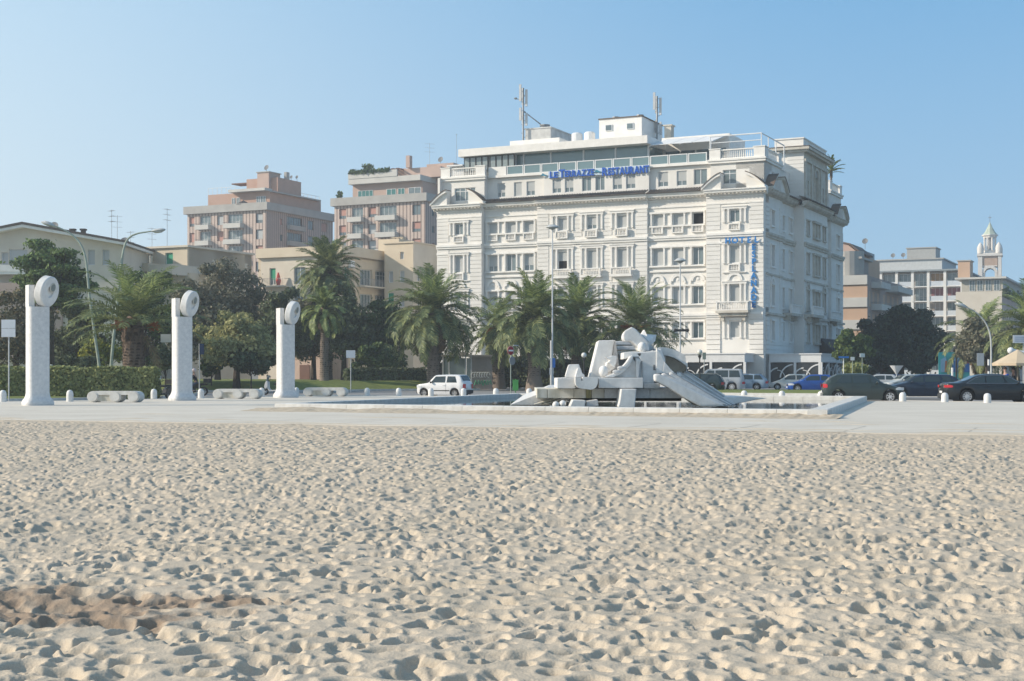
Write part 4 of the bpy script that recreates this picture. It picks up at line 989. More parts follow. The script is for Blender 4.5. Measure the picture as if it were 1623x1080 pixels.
# ground floor veranda wrapping the corner: white frame, dark glass, white arcs
def veranda(fc, a0, a1, y, dep, n):
    h = 3.35; b = MB(); b.box(a0, a1, y - dep, y - .02, 2.55, h); b.box(a0 - .1, a1 + .1, y - dep - .1, y - .02, h, h + .12); fc.put('veranda_roof', b, WMETAL)
    w = (a1 - a0) / n
    for i in range(n + 1): p = MB(); x = a0 + i * w; p.box(x - .13, x + .13, y - dep - .02, y - dep + .22, 0, 2.55); fc.put('veranda_post', p, WMETAL)
    for i in range(n):
        g = MB(); x = a0 + i * w; g.box(x + .14, x + w - .14, y - dep + .1, y - dep + .13, .05, 2.5); go = fc.put('veranda_glass', g, mat('smoked_glass', (.035, .04, .045), .08, .1, spec=.7))
        r = MB()
        for cx_, rad in ((x + w * .36, 1.0), (x + w * .95, 1.35)):
            arc_ring(r, cx_, .9, rad, rad + .14, y - dep + .02, y - dep + .06, 95, 178, 8)
            if cx_ < x + w * .5: arc_ring(r, cx_ - .15, .9, rad * .8, rad * .8 + .07, y - dep + .02, y - dep + .06, 5, 90, 8)
        link('white_arc', r.mesh('white_arc', WMETAL), go)
        p = MB(); p.box(x + .14, x + w - .14, y - dep + .0, y - dep + .08, .0, .35); fc.put('veranda_plinth', p, WMETAL)
veranda(Ff, -26.0, -1.0, -.9, 3.4, 7)
veranda(Ff, .05, 5.5, 11.0, 9.8, 2)
veranda(Face(hotel, 5.4, 0, R(90)), 1.3, 27.5, .25, .3, 7)
b = MB(); b.add([(20, -3.0, 3.6), (30, -3.0, 3.6), (30, -.9, 5.5), (20, -.9, 5.5), (20, -.9, 3.6), (30, -.9, 3.6)], [(0, 1, 2, 3), (0, 3, 4), (1, 5, 2), (0, 4, 5, 1), (3, 2, 5, 4)]); Fs.put('dark_awning', b, mat('charcoal_canvas', (.025, .03, .035), .8, .2))
# signs
sg = thing('rooftop_sign', 'blue LE TERRAZZE RESTAURANT lettering along the terrace edge of the hotel', 'sign', (HX, HY0, 0), GA)
letters(sg, 'L', 1.0, -24.75, 23.25, .35, BLUE, width=.42, bold=.03); letters(sg, 'E', .9, -24.25, 23.25, .35, BLUE, width=.5, bold=.03)
letters(sg, 'T', 1.25, -23.62, 23.22, .35, BLUE, width=.72, bold=.03); letters(sg, 'ERRAZZE', .98, -22.92, 23.25, .35, BLUE, width=3.5, bold=.03)
letters(sg, 'R', 1.25, -18.45, 23.12, .35, BLUE, width=.62, bold=.035); letters(sg, 'ESTAURANT', 1.1, -17.75, 23.15, .35, BLUE, width=4.75, bold=.035)
for x in (-25.9, -19.4):
    w = MB(); w.v = []; pts = [(x, 23.5), (x + .3, 23.82), (x + .6, 23.64), (x + .9, 23.56), (x + .6, 23.46), (x + .3, 23.56)]; w.prism(pts, .3, .4); w.build('wave_emblem', mat('teal_emblem', (.03, .22, .34), .5), sg)
bk = MB(); bk.box(-25.0, -12.95, .42, .5, 23.25, 23.96); bk.build('backing_panel', mat('pale_blue_panel', (.55, .66, .76), .4, .05), sg)
hs = thing('wall_sign', 'blue HOTEL lettering in a row with ESPLANADE running down the corner of the hotel', 'sign', (HX, HY0, 0), GA)
letters(hs, 'HOTEL', .92, 0, 0, 0, BLUE2, width=None) if False else None
for i, c in enumerate('HOTEL'):
    me, w = text_mesh(c, .84, .1, .034)
    if not me.materials: me.materials.append(BLUE2)
    link('letter', me, hs, (-3.72 + i * .76, -1.12, 14.98), (R(90), 0, 0))
letters(hs, 'ESPLANADE', .86, -1.02, 14.22, -.90, BLUE2, step=.745, vertical=True, bold=.034)
# ------------------------------------------------------------------ the marble fountain sculpture in the pool
FY = 58.0
ft = thing('fountain_sculpture', 'large abstract white marble fountain of piled blocks, wings, bowl and ribbed ramp in the pool', 'sculpture', (PX(985, FY), FY, 0.06))
FO = Vector((PX(985, FY), FY, 0.06))
def FP(px, py, Y): return (PX(px, Y) - FO.x, PZ(py, Y) - FO.z)
def block(name, poly, Yf, Yb, m, bev=.03, parent=None, sh=(0, 0), smooth=False, k=1.0):
    """outline measured at its front face Yf, real thickness back to Yb; sh shifts the back face"""
    f = [FP(x, y, Yf) for x, y in poly]
    if sum(f[i][0] * f[(i + 1) % len(f)][1] - f[(i + 1) % len(f)][0] * f[i][1] for i in range(len(f))) < 0: f = f[::-1]
    cx_ = sum(p[0] for p in f) / len(f); cz_ = sum(p[1] for p in f) / len(f)
    g = [(cx_ + (x - cx_) * k + sh[0], cz_ + (z - cz_) * k + sh[1]) for x, z in f]
    b = MB(); b.prism(f, Yf - FO.y, Yb - FO.y, g); me = b.mesh(name, m)
    if bev:
        bm = bmesh.new(); bm.from_mesh(me); bmesh.ops.bevel(bm, geom=list(bm.edges), offset=bev, segments=2, affect='EDGES', profile=.6, clamp_overlap=True); bm.to_mesh(me); bm.free()
    if smooth:
        me.polygons.foreach_set('use_smooth', [True] * len(me.polygons)); me.set_sharp_from_angle(angle=R(35))
    return link(name, me, parent or ft)
def arcp(cx, cy, rx, ry, a0, a1, n=8): return [(cx + rx * math.cos(R(lerp(a0, a1, i / n))), cy - ry * math.sin(R(lerp(a0, a1, i / n)))) for i in range(n + 1)]
# platform slabs with open joints
for xa, xb, m in ((851, 867.5, STAIN), (868, 909.5, STAIN), (910, 928.5, STAIN), (929, 937.5, MOSS), (938, 957.5, STAIN), (958, 984, MARBLE2), (984.4, 1030, MARBLE2), (1030.4, 1088, MARBLE2)):
    block('platform_slab', [(xa, 616.5 - (xa - 851) * .004), (xb, 616.5 - (xb - 851) * .004), (xb, 631.5), (xa, 631.5)], 57.0, 63.5, m, .02)
block('platform_core', [(900, 618), (1080, 618), (1080, 636), (900, 636)], 58.6, 62, mat('algae_stone', (.10, .10, .08), .8, .3, 2), 0)
# sloping stones at the left, in the water
block('sloping_slab', [(808, 642), (852, 625), (900, 626), (880, 643)], 58.5, 62.5, MARBLE2, .02, sh=(.6, .35))
for i in range(3): block('sloping_rib', [(846 + i * 12, 641), (880 + i * 12, 631), (888 + i * 12, 631), (856 + i * 12, 641)], 57.6, 58.4, STAIN, .02)
# foot, low blocks, two stone balls
block('foot_block', [(985, 617), (1009, 617), (1007.5, 630), (1006, 646.5), (980, 645.5), (982.5, 635)], 55.2, 56.9, MARBLE, .03)
block('low_block', [(903, 645.5), (908, 634), (928.5, 635), (927, 646)], 55.6, 58.0, MARBLE, .03)
block('low_block', [(929, 645), (930, 636), (947, 633), (949, 644)], 56.2, 58.2, MARBLE2, .03)
for px, py in ((881, 642), (892, 640.2)):
    b = MB(); x, z = FP(px, py, 56.0); b.ball((x, 56.0 - FO.y, z), .14, 14); b.build('stone_ball', MARBLE, ft, True)
# upper left group
block('box_block', [(883, 599.5), (911.5, 598.5), (911.5, 616), (883, 616)], 56.6, 60.5, MARBLE, .03)
block('notched_block', [(912, 598.5), (920.8, 598.5), (921, 604), (923.6, 604), (924, 598.5), (948, 598.3)] + [(947.5, 608)] + arcp(936, 606, 11.5, 12, -10, -90, 5) + [(920, 616)] + arcp(921, 606, 9, 10, -95, -175, 4), 55.8, 60.2, MARBLE, .025)
block('small_pyramid', [(895, 598.5), (901, 578), (918, 577.5), (920.5, 590), (922, 598.5)], 57.4, 59.6, MARBLE, .03, k=.8)
block('small_wedge', [(911.5, 598), (915.5, 584), (920, 583), (923, 592), (926, 594), (927, 598.5)], 56.9, 57.4, MARBLE, .02)
block('tall_slab', [(934, 600), (948.5, 539.8), (974, 539.2), (968, 575), (971, 600)], 58.6, 60.4, MARBLE, .04, k=.97)
block('tall_slab_edge', [(974.2, 539.4), (976, 541), (984, 599), (971.6, 600), (968.6, 575)], 58.9, 60.6, MARBLE2, .02)
for i, (ya, yb, xa) in enumerate(((541, 547, 975), (548.5, 555, 977), (556.5, 563, 978))):
    block('back_beam', [(xa, ya), (1002 + i * 5, ya - .5), (1006 + i * 5, yb), (xa + 1, yb)], 60.2, 61.6, STAIN if i == 2 else MARBLE2, .04)
block('back_mass', [(976, 562), (1012, 556), (1012, 600), (982, 600)], 60.6, 62.2, MARBLE2, .04)
# rounded boss and star
b = MB(); x, z = FP(956.5, 589, 57.2); b.ball((x, 57.2 - FO.y, z), .21, 16, (.92, .9, 1.15)); b.build('rounded_boss', MARBLE, ft, True)
block('star_block', [(958.5, 566), (966, 566), (969, 563.5), (978, 565), (977, 574), (974, 583), (971, 581), (967, 577), (963, 575), (967, 571.5)], 57.2, 58.3, MARBLE, .03, k=.8)
block('star_block', [(962, 574), (972, 572), (976, 583), (966, 590), (958, 587)], 57.8, 58.6, MARBLE, .04)
# the sail-shaped wedge with its pale rim and two sunken ovals
sail = [(961, 598.3), (970, 597.6), (981, 593.5), (990, 586.5), (997, 578), (1001.5, 568.5), (1004, 569.5), (1007.5, 575), (1008, 598.6)]
block('sail_wedge', sail, 57.0, 59.2, MARBLE, .03)
rimo = [(961, 598.3), (958.5, 597), (972, 592.5), (984, 584), (993, 574.5), (999, 565), (1003.5, 563.5), (1003.5, 569), (998.5, 578.5), (991.5, 587), (982, 594), (972, 598.2)]
block('sail_rim', rimo, 56.7, 57.5, MARBLE, .03, smooth=True)
for px, py in ((984.5, 583.5), (977, 589.5)):
    b = MB(); x, z = FP(px, py, 56.68); b.ball((x, 56.69 - FO.y, z), .11, 12, (1.5, .3, .75)); b.build('oval_boss', MARBLE2, ft, True)
# long low block, steps
block('long_block', [(949, 599), (1019.5, 599), (1019.5, 615.5), (949, 615.5)], 56.4, 59.4, MARBLE, .03)
block('step_block', [(1020, 608), (1046, 607.5), (1046, 616), (1020, 616)], 56.8, 59.2, MARBLE2, .03)
# central mass
block('pillar_block', [(1008, 568), (1018, 571), (1014, 576), (1012, 599), (1008.3, 599)], 56.8, 58.6, MARBLE, .03)
block('central_block', [(1017.5, 573), (1012, 566), (1006, 559), (1039, 556.2), (1048, 553), (1055, 572), (1053, 590), (1040, 594), (1036.5, 608), (1018.5, 608)], 57.3, 60.6, MARBLE, .05)
block('upper_block', [(988, 559), (1000, 557.5), (1018, 558.5), (1016, 566), (1003, 566.5), (996, 568), (987.5, 570)], 57.3, 59.6, MARBLE, .04)
block('groove_mark', [(1035.8, 578.5), (1038, 578.5), (1038, 585.6), (1039.8, 585.6), (1039.8, 587), (1035.8, 587)], 57.26, 57.34, mat('dark_groove', (.16, .16, .16), .8), 0)
# the bent block at the top with its shoulder, and the winged star beside it
block('bent_block', [(987.3, 531), (990, 524.5), (1001, 518.3), (1007.5, 521.5), (1027, 541.5), (1029.5, 556.5), (1015, 558), (1012, 551.5), (1000, 540.5), (990, 541), (987.6, 537)], 57.6, 59.2, MARBLE, .07, k=.88)
b = MB(); x, z = FP(1018, 551, 57.5); b.ball((x, 57.6 - FO.y, z), .20, 14, (.9, .8, 1.1)); b.build('rounded_boss', MARBLE, ft, True)
b = MB()
def P3(px, py, Y): x, z = FP(px, py, Y); return (x, Y - FO.y, z)
wing = [P3(1017, 530, 58.4), P3(1021.5, 523, 58.6), P3(1024.5, 530, 58.3), P3(1040.5, 531, 58.9), P3(1038.5, 541, 58.8), P3(1030, 548.5, 58.3), P3(1038, 555, 58.8), P3(1026, 557, 58.2)]
back = [(x * .96 + .02, y + .5, z) for x, y, z in wing]; apex = P3(1028, 541, 57.9); n = len(wing)
b.add(wing + back + [apex], [(i, (i + 1) % n, 2 * n) for i in range(n)] + [(i, i + n, (i + 1) % n + n, (i + 1) % n) for i in range(n)] + [tuple(range(2 * n - 1, n - 1, -1))]); b.build('winged_star', MARBLE, ft)
# the great bowl at the right: a thick curved shell open towards the front
out = [(1041, 551.5), (1046, 550.4), (1055, 551), (1066, 553.5), (1077, 558), (1086, 564), (1089.3, 570), (1090, 580), (1088.5, 590)]
inn = [(1048.5, 562.6), (1052, 563), (1058, 564), (1066, 566.3), (1074, 570), (1082, 575.5), (1088, 580), (1088.6, 584), (1087.6, 590)]
b = MB(); no = len(out); Yf, Yb = 57.6, 60.8
vs = [P3(x, y, Yf) for x, y in out] + [P3(x, y, Yf + .1) for x, y in inn] + [P3(x, y, Yb) for x, y in out] + [P3(lerp(x, 1060, .15), lerp(y, 600, .05), Yb - .5) for x, y in inn]
fs = []
for i in range(no - 1):
    fs += [(i, i + 1, no + i + 1, no + i), (i, 2 * no + i, 2 * no + i + 1, i + 1), (no + i, no + i + 1, 3 * no + i + 1, 3 * no + i), (2 * no + i, 3 * no + i, 3 * no + i + 1, 2 * no + i + 1)]
fs += [(0, no, 3 * no, 2 * no), (no - 1, 2 * no - 1 + 0, 4 * no - 1, 3 * no - 1)]
b.add(vs, fs); b.build('bowl_shell', MARBLE, ft)
block('bowl_back', [(1050, 563.5), (1066, 566.5), (1087.5, 580), (1087.3, 589.5), (1078, 592), (1066, 589.5), (1056, 582)], 58.5, 58.9, mat('warm_marble', (.66, .60, .50), .6, .15, 3), .03)
block('bowl_lip', [(1041, 552), (1048.5, 562.8), (1053, 573), (1050, 592), (1040, 592)], 57.25, 58.6, MARBLE, .02)
block('bowl_lip', [(1053, 573), (1062, 584), (1072, 594), (1050, 592)], 57.24, 58.3, MARBLE, .02)
# ribbed ramp: five long beams side by side, stepping back
def beam(i):
    Ya = 55.9 + i * .62; dx = i * 11.5; dy = -i * 1.2
    top = [(1045 + dx * .95, 592.5 + dy), (1150 + dx * .5, 644 - i * .7)]; th = 24 if i == 0 else 12
    poly = [(1037.5 + dx, 593.5 + dy), top[0], top[1], (1110 + dx * .9, 644.5 - i * .5)] + ([(1085, 631.5), (1062, 616.5), (1038, 604)] if i == 0 else [(1060 + dx, 614), (1039 + dx, 603)])
    block('ramp_beam', poly, Ya, Ya + .60, MARBLE if i % 2 == 0 else MARBLE2, .07)
for i in range(5): beam(i)
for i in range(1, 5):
    x0, y0 = 1045 + i * 10.9, 592.5 - (i - 1) * 1.2; block('ramp_groove_shade', [(x0 - 3, y0 - 1.2), (x0 + 1, y0 - .4), (1150 + (i - 1) * 5.75 + 3, 643), (1150 + (i - 1) * 5.75, 644)], 55.9 + i * .62 - .05, 55.9 + i * .62 - .01, mat('painted_groove_shade', (.46, .47, .48), .9), 0)  # thin strips whose darker colour paints the groove shade between the beams
block('ramp_core', [(1046, 600), (1078, 600), (1150, 641), (1110, 644)], 56.4, 58.6, MARBLE2, 0)
block('ramp_tail', [(1148, 629), (1180, 628.5), (1217, 631.5), (1196, 634.5), (1160, 642), (1130, 636)], 58.2, 61.5, MARBLE, .04, k=.92)
block('back_filler', [(1040, 556), (1062, 556), (1062, 596), (1040, 598)], 58.9, 61.0, MARBLE2, .03)
block('gap_filler', [(1006, 566), (1020, 566), (1020, 600), (1006, 600)], 57.42, 60.0, MARBLE, .03)
block('gap_filler', [(1046, 556), (1056, 558), (1052, 596), (1040, 598)], 57.9, 58.9, MARBLE, .03)
block('knob', [(1073, 592), (1078, 591), (1081, 596), (1075, 597)], 57.6, 58.2, MARBLE, .02)

# ------------------------------------------------------------------ the three disc columns
def disc_column(label, px, Yc, h=5.25, w=.86):
    t = thing('disc_column', label, 'column', (PX(px, Yc), Yc, 0), R(33), 'disc-topped marble columns in a row')
    b = MB(); hw = w / 2; r_ = .13
    def sec(s_, z): return [(x * s_, y * s_, z) for x, y in prof]
    prof = []
    for cx_, cy_, a in ((-hw + .2, -hw + .2, 180), (hw - .06, -hw + .06, 270), (hw - .06, hw - .06, 0), (-hw + .2, hw - .2, 90)):
        rr_ = .2 if cx_ < 0 else .06
        for k in range(5): t_ = R(a + 90 * k / 4); prof.append((cx_ + rr_ * math.cos(t_), cy_ + rr_ * math.sin(t_)))
    n = len(prof); lv = [(1.36, 0), (1.38, .05), (1.38, .13), (1.30, .22), (1.16, .30), (1.06, .40), (1.0, .55), (1.0, h - .95)]
    vs = [v for s_, z in lv for v in sec(s_, z)]; fs = [(i * n + k, i * n + (k + 1) % n, (i + 1) * n + (k + 1) % n, (i + 1) * n + k) for i in range(len(lv) - 1) for k in range(n)]
    fs += [tuple(range(n - 1, -1, -1)), tuple(range((len(lv) - 1) * n, len(lv) * n))]
    b.add(vs, fs); b.build('shaft', MARBLE2, t, True)
    b = MB(); b.box(-hw + .002, -hw + .25, -hw + .17, hw - .12, h - .95, h); b.build('upright', MARBLE2, t)
    # thick tilted disc held against the upright, with a round glass eye set off centre
    q = Vector((.66, -.73, -.20)).to_track_quat('Z', 'Y'); c = Vector((.33, -.30, h - .27)); rd = .68
    b = MB(); b.lathe([(rd - .05, -.19), (rd, -.14), (rd, .14), (rd - .04, .18), (.262, .18), (.25, .11)], n=40); b.v = [tuple(q @ Vector(p) + c) for p in b.v]; d = b.build('disc', MARBLE, t, True)
    e = q @ Vector((.13, .20, .19)) + c; f = q
    b = MB(); b.lathe([(.21, -.02), (.21, .012), (.17, .012)], n=24); b.v = [tuple(f @ Vector(p) + e) for p in b.v]; b.build('eye_ring', STAIN, d, True)
    b = MB(); b.lathe([(.165, -.02), (.165, .02), (.02, .024)], n=24); b.v = [tuple(f @ Vector(p) + e) for p in b.v]; b.build('eye', mat('dull_green_glass', (.22, .26, .25), .3, .2, 6), d, True)
    return t
disc_column('marble column with round disc on top, nearest and leftmost of the three', 59, 62.2)
disc_column('marble column with round disc on top, middle of the three columns', 288, 73.2)
disc_column('marble column with round disc on top, farthest and smallest of the three', 452, 82.0, 5.15)
# ------------------------------------------------------------------ bollards
bp = None
BL = [(4.7, 70, .58, 'stone bollard at the left edge of the photograph'), (110.8, 70.5, .58, 'stone bollard between the nearest column and the first stone bench'), (243.9, 78, .55, 'stone bollard at the right-hand end of the first stone bench'),
      (318.5, 79.5, .55, 'stone bollard just right of the middle disc column'), (414.7, 84.5, .55, 'stone bollard in front of the white scooter'), (469.9, 91, .5, 'stone bollard just right of the farthest disc column'),
      (582, 89, .5, 'stone bollard by the left rim corner, in front of the dark hedge'), (632, 88.2, .5, 'stone bollard left of the small white car'), (683, 87.4, .5, 'stone bollard before the front wheel of the small white car'),
      (734.7, 86.8, .5, 'stone bollard before the rear wheel of the small white car'), (786, 86.3, .5, 'stone bollard between the small white car and the no-entry sign'), (838.6, 85.8, .5, 'stone bollard in front of the palm beside the green litter bin'),
      (1179.6, 78.4, .46, 'pale bollard behind the pool in front of the silver estate car'), (1239.3, 76.9, .46, 'pale bollard behind the pool in front of the white hatchback'), (1301, 75.2, .46, 'pale bollard behind the rear wheel arch end of the pool rim'),
      (1364.7, 73, .46, 'pale bollard at the far right corner of the pool rim'), (1430.8, 70.9, .46, 'bright bollard in front of the grey-green hatchback bonnet'), (1497.5, 69.4, .46, 'bright bollard in front of the black saloon boot'),
      (1565, 67.4, .46, 'bright bollard in front of the black saloon doors')]
b = MB(); b.lathe([(.17, -.1), (.172, .26), (.165, .34), (.14, .41), (.09, .455), (.02, .475)], n=20); bme = b.mesh('bollard', mat('bollard_marble', (.72, .715, .70), .6, .1, 6, .004, 30, col2=(.60, .60, .59)), True)
for px, Y, h, lab in BL: link('bollard', bme, None, (PX(px, Y), Y, 0), random.uniform(0, 6), (1, 1, h / .475), lab, 'bollard', 'stone bollards along the plaza edge')
# ------------------------------------------------------------------ stone benches
def bench(label, px, Y):
    t = thing('stone_bench', label, 'bench', (PX(px, Y), Y, 0), R(-9), 'stone benches between the columns')
    for x in (-1.02, .12, 1.06):
        b = MB(); n = 10; rr_ = .27; z = [(rr_ * math.cos(a) * (1.1), .27 + rr_ * math.sin(a)) for a in [2 * math.pi * k / 20 for k in range(20)]]
        b.prism([(x + p, q) for p, q in z], -.36, .36); me = b.mesh('support', TRAV); bm = bmesh.new(); bm.from_mesh(me); bmesh.ops.bevel(bm, geom=[e for e in bm.edges if abs(e.verts[0].co.y - e.verts[1].co.y) < .01], offset=.05, segments=2, affect='EDGES'); bm.to_mesh(me); bm.free()
        me.polygons.foreach_set('use_smooth', [True] * len(me.polygons)); me.set_sharp_from_angle(angle=R(50)); link('support', me, t)
    for xa, xb in ((-.98, .08), (.16, 1.02)):
        b = MB(); b.box(xa, xb, -.30, .30, .36, .545); b.build('seat', TRAV, t)
        b = MB(); b.box(xa + .1, xb - .1, -.24, .24, .05, .355); b.build('inner_block', STAIN, t) if xa < 0 else None
    return t
bench('stone bench beside the hedge, between the nearest and middle columns', 183, 68.8)
bench('stone bench between the middle and the farthest disc column', 376.5, 78.2)
bench('stone bench right of the farthest disc column', 516, 86.3)
# ------------------------------------------------------------------ palms
palm('short stout palm with shaggy trunk and long arching fronds behind the left hedge', PX(212, 88), 88, 4.5, 4.9, nf=46, tr=.66, seed=3, fruit=6, dry=3, trunk_mat=mat('dark_palm_trunk', (.17, .125, .10), .95, .3, 7, .03, 14, island=True, col2=(.045, .033, .028)), top_ang=72, low_ang=2, droop_k=.8, base_flare=1.1, key='a', width=.06)
palm('tall dark palm rising above the dark trees before the cream house', PX(520, 140), 140, 11.3, 3.9, nf=92, tr=.42, seed=5, dry=9, low_ang=-38, key='b', youngtop=False, width=.075)
palm('slender light green palm with fan-like drooping head left of the white sign', PX(514, 125), 125, 6.3, 2.5, nf=48, tr=.36, seed=8, dry=14, low_ang=-38, key='c', fm=FRONDY, width=.09, droop_k=1.25, z0=.6, name='fan_palm')
palm('large palm with pale hanging dead fronds left of the hotel, behind the white car', PX(687, 126), 126, 6.6, 4.9, nf=100, tr=.55, boots=False, seed=11, dry=16, low_ang=-36, key='d', width=.08, droop_k=1.15)
palm('palm with orange fruit stalks between the kiosk and the no-entry sign', PX(790, 136), 136, 5.6, 4.1, nf=52, tr=.6, boots=False, seed=14, dry=5, fruit=5, low_ang=-38, key='e', width=.08)
palm('large palm with thick trunk beside the green litter bin, left of the sculpture', PX(847, 123), 123, 5.9, 4.6, nf=100, tr=.56, boots=False, seed=17, dry=10, low_ang=-34, key='d', base_flare=1.45)
palm('bright green topped palm just behind the tall street lamp pole', PX(914, 132), 132, 6.1, 4.7, nf=92, tr=.5, boots=False, seed=21, dry=7, low_ang=-32, key='d')
palm('palm with orange fruit stalks rising behind the sculpture', PX(1008, 128), 128, 5.6, 4.5, nf=84, tr=.5, boots=False, seed=25, dry=3, fruit=6, low_ang=-26, key='a')
palm('drooping palm with straw-coloured dead fronds beside the right buildings', PX(1556, 140), 140, 4.6, 3.6, nf=50, tr=.42, seed=31, dry=16, low_ang=-38, key='d', group='palm trees at the right')
palm('yellowish palm cut off by the right edge of the photograph', PX(1632, 112), 112, 5.0, 4.2, nf=54, tr=.45, seed=37, dry=12, low_ang=-34, key='f', group='palm trees at the right')
rp = hot(-.4, 31.5, 25.0)
palm('small palm in a tub on the roof terrace at the right end of the hotel', rp[0], rp[1], 1.7, 1.9, nf=22, tr=.12, boots=False, seed=41, dry=0, low_ang=-5, top_ang=85, key='g', z0=25.0, group='roof palm', base_flare=1, width=.10, droop_k=.5, fm=FRONDY)
# ------------------------------------------------------------------ trees
tree('pine_tree', 'tall layered green pine in front of the cream gabled house', 'pine tree', 80, 108, 374, 520, 118, L_PINE, 15000, 46, flat=.42, lobe=.42, seed=2, tr=.3, fill=.35)
tree('evergreen_tree', 'brown-green tree at the left edge behind the low white sign', 'tree', 25, 103, 462, 606, 120, L_RUST, 8000, 30, seed=4)
tree('evergreen_tree', 'dark bushy tree between the pine and the stout palm', 'tree', 120, 112, 470, 606, 110, L_DARK, 9000, 30, seed=5)
tree('evergreen_tree', 'green tree right behind the stout palm, under the striped awning', 'tree', 232, 116, 428, 600, 120, L_MID, 10000, 34, seed=6)
tree('evergreen_tree', 'broad grey-green tree with twiggy top below the first pink block', 'tree', 345, 138, 408, 600, 200, L_GREY, 22000, 80, seed=7, lobe=.30, depth=9, bare=True)
tree('evergreen_tree', 'dark evergreen behind the farthest disc column', 'tree', 448, 134, 448, 604, 92, L_DARK, 10000, 34, seed=8)
tree('evergreen_tree', 'dark tree directly under the tall dark palm', 'tree', 545, 136, 448, 604, 96, L_DARK, 11000, 36, seed=9)
tree('evergreen_tree', 'dark tree behind the slender light palm', 'tree', 497, 143, 458, 600, 90, L_GREY, 8000, 30, seed=19)
tree('round_tree', 'rounded olive-yellow tree between the middle and farthest columns', 'tree', 375, 114, 488, 600, 150, L_OLIV, 15000, 60, seed=10, lobe=.34, bare=True, fill=.45)
tree('evergreen_tree', 'mid-green tree left of the large palm with hanging dead fronds', 'tree', 612, 140, 470, 606, 95, L_MID, 9000, 32, seed=12)
tree('evergreen_tree', 'dark tree in the gap behind the white sign on a pole', 'tree', 590, 150, 505, 606, 80, L_DARK, 6000, 24, seed=13)
bush('yellow_green_shrub', 'yellow-green shrub glowing left of the stout palm trunk', 165, 101, 535, 600, 75, L_YEL, 3200, seed=1)
bush('green_shrub', 'dark rounded shrub behind the hedge near the left lamp pole', 128, 98, 562, 606, 70, L_DARK, 3000, seed=2)
bush('green_shrub', 'dark shrub between the stout palm and the middle column', 262, 98, 548, 612, 50, L_DARK, 2600, seed=3)
bush('green_shrub', 'wide dark green shrub under the olive-yellow tree', 398, 112, 552, 612, 98, L_DARK, 5200, seed=4)
bush('green_shrub', 'grey-green shrub right of the slender light palm', 590, 133, 545, 606, 70, L_MID, 3000, seed=6)
bush('green_shrub', 'sunlit pale green shrub behind the dark clipped hedge', 612, 134, 540, 600, 42, L_HEDG, 2200, seed=7)
bush('green_shrub', 'shrub behind the motorcyclist', 335, 116, 560, 610, 40, L_MID, 1800, seed=8)
tree('evergreen_tree', 'very large dark evergreen in front of the white-framed apartment block', 'tree', 1428, 165, 484, 600, 142, L_BLK, 28000, 80, seed=20, lobe=.34, tr=.4, depth=10)
tree('round_tree', 'small sunlit round tree at the right-hand corner of the hotel', 'tree', 1349, 140, 526, 588, 72, L_MID, 7000, 26, seed=21)
bush('green_shrub', 'pale clipped shrub under the small round tree by the blue street sign', 1357, 112, 572, 604, 44, L_HEDG, 2400, seed=22)
tree('cedar_tree', 'wide grey-green tree below the church tower', 'tree', 1566, 134, 494, 596, 92, L_GREY, 12000, 40, seed=23, flat=.6)
tree('evergreen_tree', 'dark tree at the foot of the wide grey-green tree', 'tree', 1548, 158, 520, 598, 70, L_BLK, 7000, 26, seed=24)
tree('evergreen_tree', 'dark tree behind the beige parasol at the right edge', 'tree', 1612, 138, 520, 600, 78, L_DARK, 8000, 26, seed=25)
for i, (px, Y, t_, w, lab) in enumerate(((700, 150, 545, 80, 'low dark tree behind the kiosk roof'), (820, 146, 552, 90, 'low dark tree left of the no-entry sign post'), (955, 146, 552, 90, 'low dark tree behind the left part of the sculpture'))):
    tree('low_tree', lab, 'tree', px, Y, t_, 604, w, L_DARK, 4200, 20, seed=60 + i, depth=2.2, group='low trees before the hotel ground floor')
tree('low_tree', 'dark undergrowth tree left under the very large dark evergreen', 'tree', 1398, 158, 548, 604, 70, L_BLK, 5000, 22, seed=71, group='low trees under the large evergreen')
tree('low_tree', 'dark undergrowth tree right under the very large dark evergreen', 'tree', 1462, 160, 540, 604, 60, L_BLK, 5000, 22, seed=72, group='low trees under the large evergreen')
# hedges
hedge('pale green clipped hedge along the left side of the plaza', [(-46, 79.6), (-20.3, 81.2)], 1.62, 1.5, L_HEDG, 280, 3, .13)
hedge('dark clipped hedge before the palms, left of the small white car', [(PX(548, 127), 127), (PX(672, 129), 129)], 1.75, 2.0, L_DARK, 90, 5, .16)
hedge('dark clipped hedge between the kiosk palm and the litter bin', [(PX(792, 141), 141), (PX(960, 136), 136)], 2.6, 1.6, L_DARK, 70, 6, .18)
# ------------------------------------------------------------------ other buildings
PINK = mat('pink_render', (0.50, 0.37, 0.31), 0.85, 0.1, .4, col2=(0.44, 0.33, 0.28))
PINKS = lined('pink_render_with_brown_ribs', (0.53, 0.43, 0.37), (0.22, 0.165, 0.145), 1.35, 'x', width=.68)
PINKS2 = lined('pink_render_with_brown_ribs_side', (0.50, 0.40, 0.345), (0.20, 0.15, 0.135), 1.5, 'x', width=.62)
CREAM = mat('cream_render', (0.60, 0.52, 0.40), 0.85, 0.08, .5, col2=(0.53, 0.45, 0.34))
CREAM2 = mat('pale_cream_render', (0.62, 0.57, 0.48), 0.85, 0.08, .5, col2=(0.54, 0.49, 0.41))
PEACH = mat('peach_render', (0.54, 0.375, 0.265), 0.85, 0.05, .5)
CONC = mat('grey_concrete', (0.42, 0.41, 0.38), 0.85, 0.1, .6, col2=(0.34, 0.33, 0.31))
LCON = mat('light_concrete', (0.56, 0.55, 0.51), 0.85, 0.1, .6, col2=(0.48, 0.47, 0.44))
ROOFD = mat('dark_roof_tiles', (0.12, 0.095, 0.08), 0.9, 0.3, 3)
